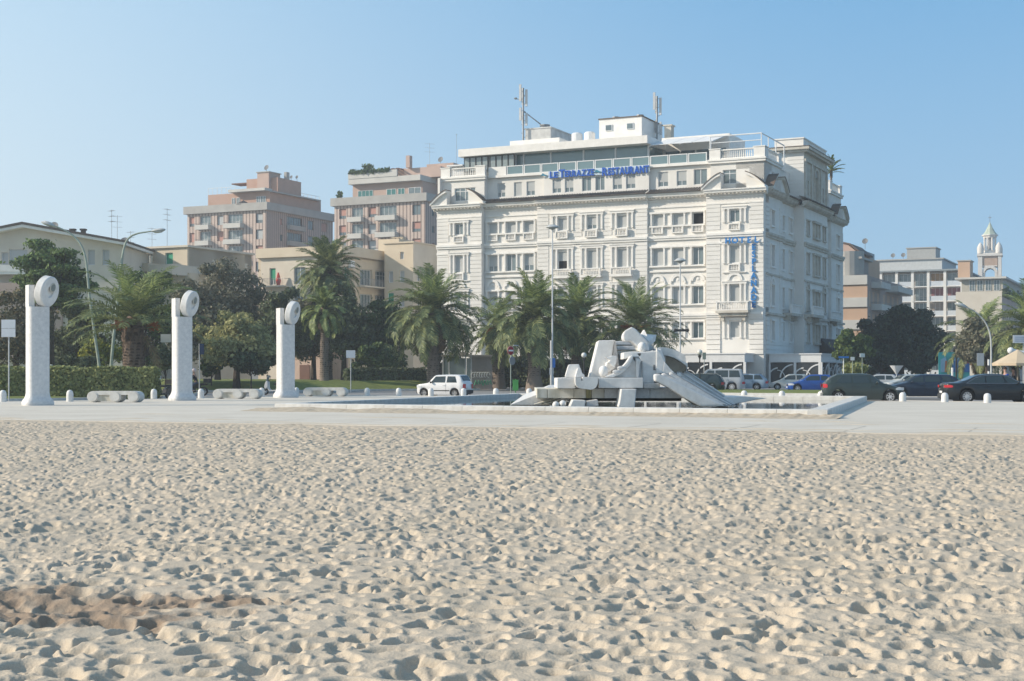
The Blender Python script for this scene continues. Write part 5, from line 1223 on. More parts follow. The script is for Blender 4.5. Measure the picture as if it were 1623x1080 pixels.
GREENP = mat('green_paint', (0.02, 0.30, 0.17), 0.6, .1); BROWNP = mat('brown_paint', (0.17, 0.09, 0.07), .7, .1)
REDP = mat('red_cloth', (0.50, 0.06, 0.05), .8, .1); SALM = mat('salmon_shutter', (0.48, 0.27, 0.22), .8, .1); TEAL = mat('teal_glass', (0.05, 0.20, 0.19), .15, .15, spec=.7)
FRB = mat('brown_frame', (0.16, 0.12, 0.10), .7)
def along(px, X0, Y0):      # metres along a front that runs left from the corner X0,Y0
    k = (px - CX) / F_PX; return -(X0 - k * Y0) / (0.902 + k * 0.4316)
def depth_at(px, X0, Y0):   # metres along a side that runs away from the corner
    k = (px - CX) / F_PX; return (k * Y0 - X0) / (0.4316 - k * 0.902)
def shell(fc, a0, a1, z0, z1, ops, m, name='wall', rev=.3): b = MB(); wall(b, a0, a1, z0, z1, ops, 0, rev); return fc.put(name, b, m)
def box_part(fc, name, a0, a1, y0, y1, z0, z1, m, kind=None): b = MB(); b.box(a0, a1, y0, y1, z0, z1); return fc.put(name, b, m, kind=kind)
def balcony(fc, a0, a1, z, out, m, solid=True, h=.95):
    b = MB(); b.box(a0, a1, -out, .02, z - .18, z)
    if solid: b.box(a0, a1, -out, -out + .1, z, z + h * .75); b.box(a0, a0 + .08, -out + .1, 0, z, z + h * .75); b.box(a1 - .08, a1, -out + .1, 0, z, z + h * .75)
    o = fc.put('balcony', b, m); r_ = MB(); zt = z + h
    r_.tube([(a0, 0, zt), (a0, -out + .04, zt), (a1, -out + .04, zt), (a1, 0, zt)], .035, 5)
    if not solid:
        for i in range(int((a1 - a0) / .22)): x = a0 + i * .22; r_.tube([(x, -out + .04, z), (x, -out + .04, zt)], .02, 4)
    me = r_.mesh('railing', GREYMETAL); q = link('railing', me, o); return o
def glassrail(fc, a0, a1, y, z, h=1.0, n=8):
    b = MB(); b.box(a0, a1, y - .03, y + .03, z + h - .06, z + h)
    for i in range(n + 1): x = lerp(a0, a1, i / n); b.box(x - .03, x + .03, y - .03, y + .03, z, z + h - .06)
    fc.put('roof_railing', b, WMETAL)

def pink_block(label, cpx, Yc, W, D, zt, rows, fcols, scols, seed):
    th = thing('apartment_block', label, 'apartment block', (PX(cpx, Yc), Yc, 0), GA, 'pink apartment blocks'); F_ = Face(th, 0, 0); S_ = Face(th, 0, 0, R(90)); rr = random.Random(seed)
    zb = 8; ops = []; jobs = []
    for r_ in range(rows):
        z = zt - 3.0 - r_ * 3.05
        for a, w, k in fcols:
            kk = k if r_ % 2 == 0 or k == 'win' else ('balc' if k == 'win2' else k)
            if kk in ('balc', 'loggia'): ops.append((a - w / 2, a + w / 2, z, z + 2.55)); jobs.append((a, z, w, 2.55, kk))
            else: ops.append((a - w / 2, a + w / 2, z + .6, z + 2.45)); jobs.append((a, z + .6, w, 1.85, 'win'))
    b = MB(); wall(b, -W, 0, zb, zt, [o for o in ops], 0, .9 if False else .35); F_.put('wall', b, PINKS)
    for a, z, w, h, k in jobs:
        window(F_, a, z, w, h, 'wide' if k != 'win' else rr.choice(['part', 'part', 'sash', 'shutter']), 0, FRB if k == 'win' else WMETAL, SALM if rr.random() < .6 else SHUT, rev=.3)
        if k != 'win': balcony(F_, a - w / 2 - .3, a + w / 2 + .3, z, 1.25, LCON, True)
    ops = []; jobs = []
    for r_ in range(rows):
        z = zt - 3.0 - r_ * 3.05
        for a, w, k in scols:
            h = 2.4 if k == 'glaz' else (1.8 if k == 'win' else 1.2); zz = z + (.1 if k == 'glaz' else .6)
            ops.append((a - w / 2, a + w / 2, zz, zz + h)); jobs.append((a, zz, w, h, k))
    b = MB(); wall(b, 0, D, zb, zt, ops, 0, .3); S_.put('wall', b, PINKS2)
    for a, z, w, h, k in jobs:
        window(S_, a, z, w, h, 'wide' if k == 'glaz' else rr.choice(['part', 'shutter', 'sash']), 0, FRB, SALM, rev=.26)
        if k == 'glaz': balcony(S_, a - w / 2 - .2, a + w / 2 + .2, z, .8, CONC, True)
    b = MB(); b.box(-W + .02, -.02, 1, D - .02, zt - .3, zt - .02); b.box(-W, -W + .2, .02, D, zb, zt); b.box(-W, 0, D - .1, D, zb, zt); F_.put('core', b, PINK)
    b = MB(); o = .55; b.box(-W - o, o, -o, -o + .25, zt, zt + 1.45); b.box(o - .25, o, -o + .25, D + o, zt, zt + 1.45); b.box(-W - o, -W - o + .25, -o + .25, D + o, zt, zt + 1.45); b.box(-W - o + .25, o - .25, -o + .25, D + o, zt - .02, zt + .15); F_.put('terrace_parapet', b, CONC)
    return th, F_, S_
X1, Y1 = PX(422, 268), 268
A_ = lambda px: along(px, X1, Y1)
th, F_, S_ = pink_block('pink ribbed apartment block far left, with brick-red rooftop storey', 422, 268, 18.5, 23, 32.2, 6,
    [(A_(304), 1.2, 'win'), (A_(325.5), 2.6, 'balc'), (A_(349), 1.5, 'win'), (A_(373), 3.4, 'balc'), (A_(411), 1.6, 'win')],
    [(depth_at(446, X1, Y1), 1.0, 'small'), (depth_at(467, X1, Y1), 5.0, 'glaz'), (depth_at(493, X1, Y1), 2.0, 'win'), (depth_at(514, X1, Y1), 2.2, 'win')], 3)
BRK = mat('brick_red_render', (0.48, 0.32, 0.25), .85, .12, .8, col2=(0.41, .27, .21))
box_part(F_, 'rooftop_storey', -15.4, -.9, 2.4, 20, 32.3, 36.1, BRK)
box_part(F_, 'rooftop_slab', -9.5, -1.0, .9, 3.4, 36.1, 36.6, LCON); box_part(F_, 'rooftop_slab', -1.0, -.2, 2.4, 19, 35.9, 36.15, CONC)
for a, w in ((-9.3, .8), (-8.2, .8), (-3.5, .9), (-2.4, 1.2)): window(F_, a, 33.0, w, 2.2, 'sash', 2.1, WMETAL, rev=.28)
box_part(F_, 'rooftop_room', -8.9, -1.6, 6, 14, 36.1, 39.2, BRK); box_part(F_, 'stair_tower', -5.8, -3.1, 5.2, 9, 36.6, 40.2, PINK); box_part(F_, 'stair_tower_cap', -6.0, -2.9, 5.0, 9.2, 40.2, 40.35, CONC)
box_part(F_, 'chimney', -2.2, -1.6, 9, 10, 39.2, 40.6, CONC); box_part(F_, 'pergola', -12.5, -9.0, 6, 9, 38.4, 38.6, BROWNP)
b = MB(); b.xprism([(1.6, 34.9), (3.0, 35.1), (3.0, 35.6), (1.5, 35.0)], 5, 20)
S_.put('dark_canopy', b, CONC); glassrail(F_, -15.4, -9.0, 2.5, 36.1, 1.3, 6); glassrail(S_, 8, 22, 2.6, 36.1, 1.2, 10)
b = MB(); b.lathe([(.05, 1.9), (1.5, 1.1), (1.6, 1.0), (.05, 1.2)], (-5.9, .9, 32.5), 10); b.cyl(-5.9, .9, 32.3, 34, .05, 5); F_.put('parasol', b, mat('dark_canvas', (.06, .055, .06), .8))
for q, (a, y, z) in enumerate(((-4.2, 6, 40.3), (-1.9, 13, 39.2), (-2.9, 12.5, 39.2))):
    p = th.location + UX * a + VX * y; dish(['satellite dish on the stair tower of the left pink block', 'right satellite dish on the left pink block roof', 'middle satellite dish on the left pink block roof'][q], p.x, p.y, z, .55 if q == 0 else .35)
X2, Y2 = PX(674, 255), 255
A_ = lambda px: along(px, X2, Y2)
th, F_, S_ = pink_block('pink ribbed apartment block directly left of the hotel, planted roof terraces', 674, 255, 19.2, 16, 32.3, 6,
    [(A_(543), 1.5, 'win'), (A_(566.5), 2.4, 'balc'), (A_(590), 1.6, 'win'), (A_(615), 3.6, 'balc'), (A_(660), 1.7, 'win')],
    [(3, 1.2, 'small'), (8, 4, 'glaz')], 6)
box_part(F_, 'rooftop_storey', -16.6, -1.8, 2.2, 14, 32.3, 36.3, PINK); box_part(F_, 'rooftop_slab', -16.8, -1.6, 1.0, 14, 36.3, 38.2 - .9, LCON)
for a, w, m in ((-14.6, 1.7, TEAL), (-13.0, 1.6, TEAL), (-8.3, 2.0, TEAL), (-6.2, 1.4, TEAL), (-3.4, 2.6, GLASS)): window(F_, a, 33.2, w, 2.0, 'sash', 1.95, WMETAL, glass=m, rev=.25)
box_part(F_, 'rooftop_room', -7.2, .4, 5, 12, 37.3, 39.2, PINK); box_part(F_, 'terrace_parapet', -16.8, -6.4, .9, 1.2, 37.3, 38.5, LCON); box_part(F_, 'rooftop_room', -10.5, -7.2, 5.5, 10, 37.3, 39.3, BRK)
box_part(F_, 'chimney', -6.3, -5.5, 4, 5, 39.2, 41.4, PINK); box_part(F_, 'rooftop_room', -3.6, 2.0, 7, 13, 36, 40.0, PINK); box_part(S_, 'grey_roof_shed', 9, 15, -3, 1, 36, 38.4, CONC)
b = MB()
for i in range(5): b.box(-12.2 + i * 1.0, -11.6 + i * 1.0, 3.6, 6.5, 39.1, 39.2)
b.box(-12.5, -6.9, 3.5, 3.7, 38.9, 39.05); b.box(-12.4, -12.2, 3.5, 3.7, 37.3, 38.9); F_.put('pergola', b, BROWNP)
rg = np.random.default_rng(5); n = 900; P = np.stack([rg.uniform(-16.6, -8, n), rg.uniform(.7, 1.3, n), rg.normal(38.5, .16, n)], 1); P[:160] = np.stack([rg.normal(-13.2, .5, 160), rg.uniform(1.5, 2.5, 160), rg.uniform(38.5, 40.0, 160)], 1)
P[160:260] = np.stack([rg.normal(-18.2, .2, 100), rg.uniform(0, .6, 100), rg.uniform(33.8, 35.0, 100)], 1)
quads('terrace_plants', P, unit(rg.normal(size=(n, 3))), .38, L_MID, th, rg=rg, kind='stuff')
p = th.location + UX * -1.2 + VX * 8; dish('satellite dish on the roof of the pink block beside the hotel', p.x, p.y, 40.0, .55)
p = th.location + UX * -3.5 + VX * 8; aerial('television aerial on the pink block beside the hotel', p.x, p.y, 39.6, 4.5, 3, 1.8)
p = th.location + UX * 1.6 + VX * 9; aerial('thin whip aerial nearest the hotel on the pink block', p.x, p.y, 39.6, 6, 1, .3)

# cream houses in front of the pink blocks
X3, Y3 = PX(540, 190), 190
th = thing('apartment_house', 'cream apartment house with green shutters behind the tall dark palm', 'house', (X3, Y3, 0), GA); F_ = Face(th, 0, 0); S_ = Face(th, 0, 0, R(90))
W = 12.9; A_ = lambda px: along(px, X3, Y3); ops = []; jobs = []
for z in (13.5, 10.1, 6.7, 3.3):
    for px, w, k in ((432, 1.0, 'part'), (475, 1.9, 'wide'), (508, 1.0, 'shutter')): a = A_(px); ops.append((a - w / 2, a + w / 2, z, z + 2.3)); jobs.append((a, z, w, 2.3, k))
b = MB(); wall(b, -W, 0, 0, 17.2, ops, 0, .3); F_.put('wall', b, CREAM2)
for a, z, w, h, k in jobs: window(F_, a, z, w, h, k, 0, WMETAL, GREENP, rev=.26)
b = MB(); b.box(-W - .5, .5, -.5, .0, 17.2, 18.5); b.box(0, .5, 0, 13.5, 17.2, 18.5); b.box(-W - .5, 0, 0, .3, 17.2, 17.5); b.box(-W - .45, -W, 0, 13, 0, 18.5); b.box(-W, 0, .4, 13, 17.0, 17.3); F_.put('roof_parapet', b, CREAM)
for z in (13.35, 9.9): balcony(F_, -W + .3, -W + 4.6, z, 1.1, CREAM2, False)
ops = []; jobs = []
for z in (13.5, 10.1, 6.7, 3.3):
    for a, w, k in ((1.5, 1.1, 'shutter'), (6.5, 3.2, 'wide'), (10.6, 3.4, 'quad')): ops.append((a - w / 2, a + w / 2, z, z + 2.2)); jobs.append((a, z, w, 2.2, k))
b = MB(); wall(b, 0, 13, 0, 17.2, ops, 0, .5); S_.put('wall', b, CREAM)
for a, z, w, h, k in jobs: window(S_, a, z, w, h, k, 0, WMETAL, GREENP, rev=.4)
for z in (13.35, 9.9, 6.5): balcony(S_, 4, 13, z, 1.3, CREAM2, False)
b = MB(); b.box(1.9, 2.9, -.4, -.02, 15.6, 16.6); S_.put('air_conditioner', b, WMETAL)
b = MB(); b.box(-1.4, -.9, -.9, -.7, 13.6, 15.0); F_.put('hanging_cloth', b, REDP) if False else None
b = MB(); b.lathe([(.25, 0), (.35, .6), (.22, 1.2), (.1, 1.7)], (A_(446.5), -.8, 13.4), 8); F_.put('folded_red_parasol', b, REDP)
th = thing('apartment_house', 'cream block with chimney row between the cream house and the hotel', 'house', (PX(655, 196), 196, 0), GA); F_ = Face(th, 0, 0); S_ = Face(th, 0, 0, R(90))
WN = [(-1.8, 14.0, .8, 1.6), (-3.6, 14.0, .8, 1.6), (-1.8, 10.6, .8, 1.6), (-3.6, 10.6, 1.0, 2.0), (-1.8, 17.2, .6, 1.0)]; b = MB(); wall(b, -4.6, 0, 0, 19.4, [(a - w / 2, a + w / 2, z, z + h) for a, z, w, h in WN], 0, .3); F_.put('wall', b, CREAM)
for a, z, w, h in WN: window(F_, a, z, w, h, 'shutter', 0, sh=GREENP if w > .9 else SHUT, rev=.26)
WS_ = [(1.6, 14.2, 1.0, 1.7), (4.4, 14.2, 1.6, 2.0), (7.5, 14.2, 1.0, 1.7), (1.6, 10.8, 1.0, 1.7), (4.4, 10.8, 1.6, 2.0)]; b = MB(); wall(b, 0, 10, 0, 19.4, [(a - w / 2, a + w / 2, z, z + h) for a, z, w, h in WS_], 0, .3); S_.put('side_wall', b, CREAM2)
for a, z, w, h in WS_: window(S_, a, z, w, h, 'sash', 0, rev=.26)
balcony(S_, 2.8, 6.2, 14.0, 1.1, CREAM2, False)
b = MB(); b.box(-4.8, .2, -.2, 10, 19.4, 19.6); b.box(-4.6, -.35, .35, 10, 0, 19.4); F_.put('roof', b, CREAM)
b = MB(); b.box(.6, 5.8, 7, 12, 0, 17.6); b.box(.5, 6, 6.8, 12, 17.6, 17.8); b.box(1.6, 4.8, 7.4, 10, 17.8, 20.2); b.box(-8, -4.6, 4, 9, 0, 20.5); F_.put('low_wing', b, CREAM)
for i in range(5): b = MB(); x = -7.6 + i * .65 if i < 3 else 2.0 + (i - 3) * 1.6; z = 20.5 if i < 3 else 20.2; b.box(x - .2, x + .2, 7.6, 8.2, z, z + .5); b.box(x - .3, x + .3, 7.5, 8.3, z + .5, z + .6); F_.put('chimney', b, CREAM)
# cream house with terrace, left of centre
X4, Y4 = PX(297, 178), 178
th = thing('apartment_house', 'low cream house with flat roof, long terrace band and striped awning', 'house', (X4, Y4, 0), GA); F_ = Face(th, 0, 0); S_ = Face(th, 0, 0, R(90)); A_ = lambda px: along(px, X4, Y4)
w0 = A_(218); b = MB(); ops = [(A_(268) - .6, A_(268) + .6, 14.9, 16.6), (A_(236) - .6, A_(236) + .6, 14.9, 16.6)]; wall(b, w0, 0, 14.0, 17.2, ops, 0, .3); F_.put('wall', b, CREAM)
window(F_, A_(268), 14.9, 1.2, 1.7, 'shutter', 0, sh=GREENP, rev=.26); window(F_, A_(236), 14.9, 1.2, 1.7, 'sash', 0, rev=.26)
b = MB(); wall(b, 0, 13.5, 12, 17.2, [(5, 5.6, 15.4, 16.0), (9, 9.6, 15.4, 16.0), (12, 12.6, 15.4, 16)], 0, .3); S_.put('wall', b, CREAM)
b = MB(); b.box(w0 - .3, .3, -.3, 13.8, 17.2, 17.45); b.box(w0, 0, .35, 13.5, 12, 17.2); F_.put('flat_roof', b, CREAM2)
b = MB(); b.box(A_(133) , A_(262), -3.2, 2, 14.05, 15.1); b.box(A_(133), A_(262) + 7, 2, 6, 13.9, 14.0); F_.put('terrace_parapet', b, CREAM)
b = MB(); b.box(A_(262), A_(262) + .01 + 3.5, -3.0, 4, 13.6, 14.9); F_.put('terrace_side', b, CREAM2)
ops = []; jobs = []
for px in (150, 178, 243): a = A_(px); ops.append((a - .7, a + .7, 11.2, 13.2)); jobs.append(a); ops.append((a - .7, a + .7, 7.8, 9.8))
b = MB(); wall(b, A_(133), 0, 0, 14.05, ops, -1.0 + 1.0, .3); F_.put('wall', b, CREAM2)
for a in jobs: window(F_, a, 11.2, 1.4, 2.0, 'sash', 0, rev=.26); window(F_, a, 7.8, 1.4, 2.0, 'shutter', 0, rev=.26)
b = MB(); b.box(0, .3, 0, 13, 0, 14); F_.put('side_wall', b, CREAM)
b = MB(); x0, x1 = A_(206), A_(258)
n = 14
for i in range(n): xa, xb = lerp(x0, x1, i / n), lerp(x0, x1, (i + .5) / n); b.add([(xa, -3.9, 12.9), (xb, -3.9, 12.9), (xb, -1.8, 13.6), (xa, -1.8, 13.6), (xa, -3.9, 12.6), (xb, -3.9, 12.6)], [(0, 1, 2, 3), (4, 5, 1, 0)])
F_.put('awning_stripes', b, mat('blue_grey_stripe', (.16, .22, .28), .8), kind='stuff')
b = MB(); b.add([(x0, -3.88, 12.88), (x1, -3.88, 12.88), (x1, -1.8, 13.58), (x0, -1.8, 13.58)], [(0, 1, 2, 3)]); b.tube([(x1 + .1, -3.1, 10), (x1 + .1, -3.1, 13.9)], .05, 5); F_.put('awning', b, CANV)
for i, px in enumerate((177, 186, 241, 265, 207)): aerial(['tall television aerial left of the two near satellite dishes', 'slim television aerial behind the gabled roof', 'low aerial above the flat cream roof', 'aerial standing nearest the first pink block', 'short aerial over the small pink roof room'][i], PX(px, 200), 200, 14, (20, 19.2, 17.5, 20.2, 17)[i] - 12 + 2.4, 3, 1.3)
dish('round satellite dish on the eave end of the gabled house', PX(197, 178), 178, 17.0, .65, (-.2, -.9, .3), .8)
dish('round satellite dish on the ridge of the gabled house', PX(85, 172), 172, 18.0, .65, (-.2, -.9, .3), 1.1)
# gabled house at the far left
th = thing('gabled_house', 'cream house with low dark gabled roof at the left edge', 'house', (PX(40, 168), 168, 0), 0); F_ = Face(th, 0, 0)
def gx(px): return PX(px, 168) - PX(40, 168)
zA, zR, zL = PZ(357, 168), PZ(384.5, 168), PZ(384.5, 168)
xr, xl = gx(194), gx(-95)
ops = [(gx(px) - w / 2, gx(px) + w / 2, z, z + h) for px, w, z, h in ((8, .8, 14.0, 1.7), (29, 2.2, 14.1, 2.0), (145, .8, 14.2, 1.8), (168, .8, 14.2, 1.8), (10, 2.3, 8.4, 2.6), (120, 1.5, 9, 2), (60, 1.5, 9, 2))]
b = MB(); wall(b, xl, xr, 0, 16.55, ops, 0, .3); F_.put('wall', b, CREAM2)
b = MB(); b.prism([(xl, 16.55), (xr, 16.55), (xr, zR - .3), (0, zA - .3), (xl, zL - .3)], -.005, .3); F_.put('gable', b, CREAM2)
for o in ops: window(F_, (o[0] + o[1]) / 2, o[2], o[1] - o[0], o[3] - o[2], 'part' if o[1] - o[0] > 1 else 'shutter', 0, rev=.26)
b = MB(); b.prism([(0, zA - .35), (xr + .7, zR - .42), (xr + .7, zR - .12), (0, zA - .02)], -1.1, 12); b.prism([(0, zA - .35), (0, zA - .02), (xl - .7, zL - .12), (xl - .7, zL - .42)], -1.1, 12); F_.put('eaves', b, WHITE2)
b = MB(); b.prism([(0, zA), (xr + .8, zR - .1), (xr + .8, zR + .12), (0, zA + .28)], -1.2, 12.2); b.prism([(0, zA), (0, zA + .28), (xl - .8, zL + .12), (xl - .8, zL - .1)], -1.2, 12.2); F_.put('roof', b, ROOFD)
b = MB(); b.box(xl, xr, .4, 12, 0, 16.5); F_.put('core', b, CREAM2)
b = MB(); b.box(xl, gx(108), -1.6, 0, 13.0, 13.3); b.box(xl, gx(108), -1.65, -1.5, 13.3, 14.1); F_.put('balcony', b, WHITE2)
b = MB(); b.box(xl, gx(110), -1.5, 0, 10.7, 12.0); b.box(xl, gx(100), -.6, -.02, 3, 10.7); F_.put('pink_band', b, PINK)
for px in (102, 119): b = MB(); x = gx(px); b.box(x - .25, x + .25, 3, 3.5, 16.5, 18.6); b.box(x - .35, x + .35, 2.9, 3.6, 18.6, 18.8); F_.put('chimney', b, ROOFD)
th = thing('roof_room', 'small pink roof room behind the gabled house and its dish', 'building', (PX(234, 215), 215, 0), GA); F_ = Face(th, 0, 0); box_part(F_, 'wall', -5.2, 0, 0, 6, 0, 20.2, PINK); box_part(F_, 'flat_roof', -5.4, .2, -.2, 6, 20.2, 20.5, CONC)
th = thing('garden_house', 'low pink garden house with slanting door under the trees', 'house', (PX(520, 152), 152, 0), GA); F_ = Face(th, 0, 0)
box_part(F_, 'wall', -6.2, 0, 0, 4, 0, 3.7, mat('dusty_pink_render', (.56, .42, .36), .85, .1)); box_part(F_, 'flat_roof', -6.4, .2, -.2, 4.2, 3.7, 3.9, CONC); box_part(F_, 'door', -3.6, -2.3, -.06, 0, .2, 2.3, BROWNP)

# ---- right-hand side
X5, Y5 = PX(1375, 203), 203
th = thing('apartment_block', 'peach and grey banded apartment block right behind the hotel', 'apartment block', (X5, Y5, 0), GA); F_ = Face(th, 0, 0); S_ = Face(th, 0, 0, R(90))
for i in range(6):
    z = 14.1 - i * 3.2
    if z < 0: break
    box_part(F_, 'parapet_band', -9.0, 0, -.25, .3, z, z + 1.35, LCON); box_part(F_, 'peach_wall', -9.0, -.02, 0, .3, z - 1.85 + .0, z, PEACH)
b = MB(); b.box(-9, -.02, .3, 27, 0, 14.2); F_.put('core', b, PEACH)
ops = []; jobs = []
for z in (11.0, 7.8, 4.6, 1.4):
    for a, w in ((1.6, 1.2), (4.2, 1.6), (7.6, 1.6), (12, 1.6), (15.5, 2.2), (19, 1.6), (23, 1.6)): ops.append((a - w / 2, a + w / 2, z, z + 2.2)); jobs.append((a, z, w))
b = MB(); wall(b, 0, 27, 0, 15.4, ops, 0, .3); S_.put('wall', b, mat('pinkish_grey_render', (.42, .33, .29), .85, .1, .5))
for a, z, w in jobs: window(S_, a, z, w, 2.2, 'part', 0, FRB, SALM, rev=.26)
for z in (13.9, 10.7, 7.5, 4.3):
    balcony(S_, 2.6, 9.5, z, 1.5, LCON); balcony(S_, 13.2, 25.5, z, 1.9, LCON)
box_part(F_, 'rooftop_storey', -9, -2.2, 4, 20, 14.2, 18.8, PEACH); b = MB(); b.prism([(-9.2, 18.8), (-1.9, 18.8), (-3.6, 20.2), (-5, 20.6), (-9.2, 20.6)], 3.8, 12); F_.put('rooftop_room', b, PINK)
b = MB(); b.prism([(-9.2, 20.6), (-5, 20.6), (-3.4, 20.2), (-1.7, 18.8), (-1.6, 19.0), (-3.3, 20.4), (-4.9, 20.8), (-9.2, 20.8)], 3.6, 12); F_.put('roof_cap', b, FRB)
b = MB(); b.prism([(-8.9, 15.5), (-5.6, 15.5), (-5.6, 18.0), (-8.9, 18.0)], 1.2, 1.3); F_.put('red_awning', b, REDP)
b = MB(); b.cyl(-3.0, 2.4, 14.2, 19.0, 2.0, 18); F_.put('round_stair_drum', b, CONC)
b = MB(); b.box(-8.9, -5.1, 1.0, 2.5, 18.0, 18.9); F_.put('terrace_canopy', b, PINK)
box_part(S_, 'rooftop_storey', 8, 20, 3, 9, 15.4, 20.0, mat('blue_grey_render', (.42, .46, .47), .85, .1)); box_part(S_, 'rooftop_storey', 1.5, 8, 1.5, 6, 15.4, 17.9, mat('grey_pink_render', (.36, .31, .29), .85)); box_part(S_, 'rooftop_slab', 1.0, 9, 1.0, 6, 17.9, 18.2, CONC)
p = th.location + UX * -2.2 + VX * 9; dish('satellite dish on the peach banded block', p.x, p.y, 20.2, .45)

X6, Y6 = PX(1525, 297), 297
th = thing('apartment_block', 'white-framed concrete apartment block with open balconies at the right', 'apartment block', (X6, Y6, 0), GA); F_ = Face(th, 0, 0); S_ = Face(th, 0, 0, R(90))
W = 16.9; zt = 23.0; posts = [0.0, -3.45, -6.85, -10.1, -13.4, -16.7]
WFR = mat('white_concrete_frame', (.70, .70, .68), .8, .06, .8)
for x in posts: box_part(F_, 'frame_post', x - .28, x + .28, -.4, .3, 0, zt - .1, WFR)
for i in range(7):
    z = zt - 3.2 - i * 3.12
    if z < 0: break
    for j, (xa, xb) in enumerate(zip(posts[1:], posts[:-1])):
        op = (j == 2)
        box_part(F_, 'balcony_slab', xa + .29, xb - .29, -.3, 1.2, z - .22, z, WFR)
        if not op: box_part(F_, 'balcony_panel', xa + .29, xb - .29, -.22, -.12, z, z + 1.0, mat('pale_blue_panel2', (.52, .57, .62), .7, .05))
        else:
            r_ = MB(); r_.tube([(xa + .3, -.2, z + .95), (xb - .3, -.2, z + .95)], .04, 5); r_.tube([(xa + .3, -.2, z + .5), (xb - .3, -.2, z + .5)], .025, 4); F_.put('railing', r_, GREYMETAL)
        q = (i * 5 + j * 3) % 7
        mm = {0: mat('brown_blind', (.42, .26, .13), .8), 1: mat('dull_red_blind', (.30, .13, .14), .8), 2: GLASS, 3: GLASS, 4: mat('taupe_blind', (.34, .30, .27), .8), 5: GLASS, 6: GLASS}[0 if (i, j) == (0, 1) else 1 if (i, j) in ((1, 0), (1, 1)) else 4 if (i, j) in ((2, 1), (2, 4), (1, 3), (1, 4)) else q if q in (2, 3, 5, 6) else 2]
        b = MB(); w = xb - xa - .58; window(F_, (xa + xb) / 2, z, w, 2.75, 'wide', .9, WMETAL, glass=mm, rev=.25)
b = MB(); b.box(-W - .2, -.1, 1.25, 37, 0, zt - .1); F_.put('core', b, mat('beige_render', (.46, .42, .37), .85, .1))
b = MB(); b.box(-W - 2.4, .5, -.8, 38, zt - .08, zt + .25); F_.put('flat_roof', b, mat('zinc_roof', (.26, .30, .32), .7, .1))
ops = []; jobs = []
for z in (19.8, 16.7, 13.6, 10.5, 7.4):
    for a in ((3, 7, 11, 15) if z > 19 else (9, 20, 31)): ops.append((a - .7, a + .7, z + .3, z + 2.2)); jobs.append((a, z + .3))
b = MB(); wall(b, .3, 37, 0, zt - .1, ops, 0, .3); S_.put('wall', b, mat('grey_beige_render', (.40, .38, .36), .85, .1))
for a, z in jobs: window(S_, a, z, 1.4, 1.9, 'sash', 0, WMETAL, rev=.26)
box_part(F_, 'rooftop_storey', -18.5, -5.0, 6, 26, zt + .25, zt + 2.9, mat('pale_grey_render', (.55, .57, .57), .85, .1)); box_part(F_, 'rooftop_slab', -18.9, -4.6, 5.6, 26, zt + 2.9, zt + 3.15, CONC); box_part(F_, 'lift_house', -12.9, -6.8, 9, 15, zt + 3.15, zt + 5.6, mat('grey_render', (.40, .41, .40), .85, .1)); box_part(F_, 'lift_house_roof', -13.1, -6.6, 8.8, 15.2, zt + 5.6, zt + 5.8, CONC)
box_part(F_, 'left_wing', -25, -17.0, 4, 20, 0, zt - .5, mat('pale_grey_render', (.55, .57, .57), .85, .1))
for i, a in enumerate((-15.5, -13.3)): p = th.location + UX * a + VX * 7; dish(['left satellite dish on the white-framed block', 'right satellite dish on the white-framed block'][i], p.x, p.y, zt + 3.2, .5)
X7, Y7 = PX(1588, 262), 262
th = thing('apartment_block', 'cream block with blind wall and planted top terrace below the church tower', 'apartment block', (X7, Y7, 0), GA); F_ = Face(th, 0, 0); S_ = Face(th, 0, 0, R(90))
b = MB(); b.box(-8.2, 0, 0, .3, 0, 16.6); F_.put('blind_wall', b, CREAM2); b = MB(); b.box(-8.2, -.02, .3, 70, 0, 15.5); F_.put('core', b, CREAM)
box_part(F_, 'top_storey', -7.5, -.1, 2.5, 40, 16.6, 19.0, mat('grey_cream_render', (.46, .44, .38), .85, .1)); box_part(F_, 'flat_roof', -8.6, .6, 1.4, 42, 19.0, 19.35, LCON); box_part(F_, 'roof_room', -8.4, -6.2, 4, 8, 19.35, 22.6, PEACH); box_part(F_, 'roof_room_cap', -8.6, -6.0, 3.8, 8.2, 22.6, 22.8, CONC)
for a in (-5.6, -4.2, -2.7, -1.2): window(F_, a, 16.8, 1.0, 2.0, 'sash', 2.2, WMETAL, rev=.26)
ops = []; jobs = []
for z in (2, 5.2, 8.4, 11.6):
    for i in range(16): a = 2.5 + i * 4.2; ops.append((a - .6, a + .6, z, z + 2)); jobs.append((a, z))
b = MB(); wall(b, 0, 70, 0, 15.5, ops, 0, .3); S_.put('wall', b, PINK)
for a, z in jobs: window(S_, a, z, 1.2, 2.0, 'part', 0, FRB, SHUT, rev=.26)
rg = np.random.default_rng(6); n = 700; P = np.stack([rg.uniform(-.4, .4, n), rg.uniform(2, 68, n), 15.7 + np.abs(rg.normal(0, .7, n))], 1); quads('terrace_plants', P, unit(rg.normal(size=(n, 3))), .6, L_DARK, th, rg=rg, kind='stuff')
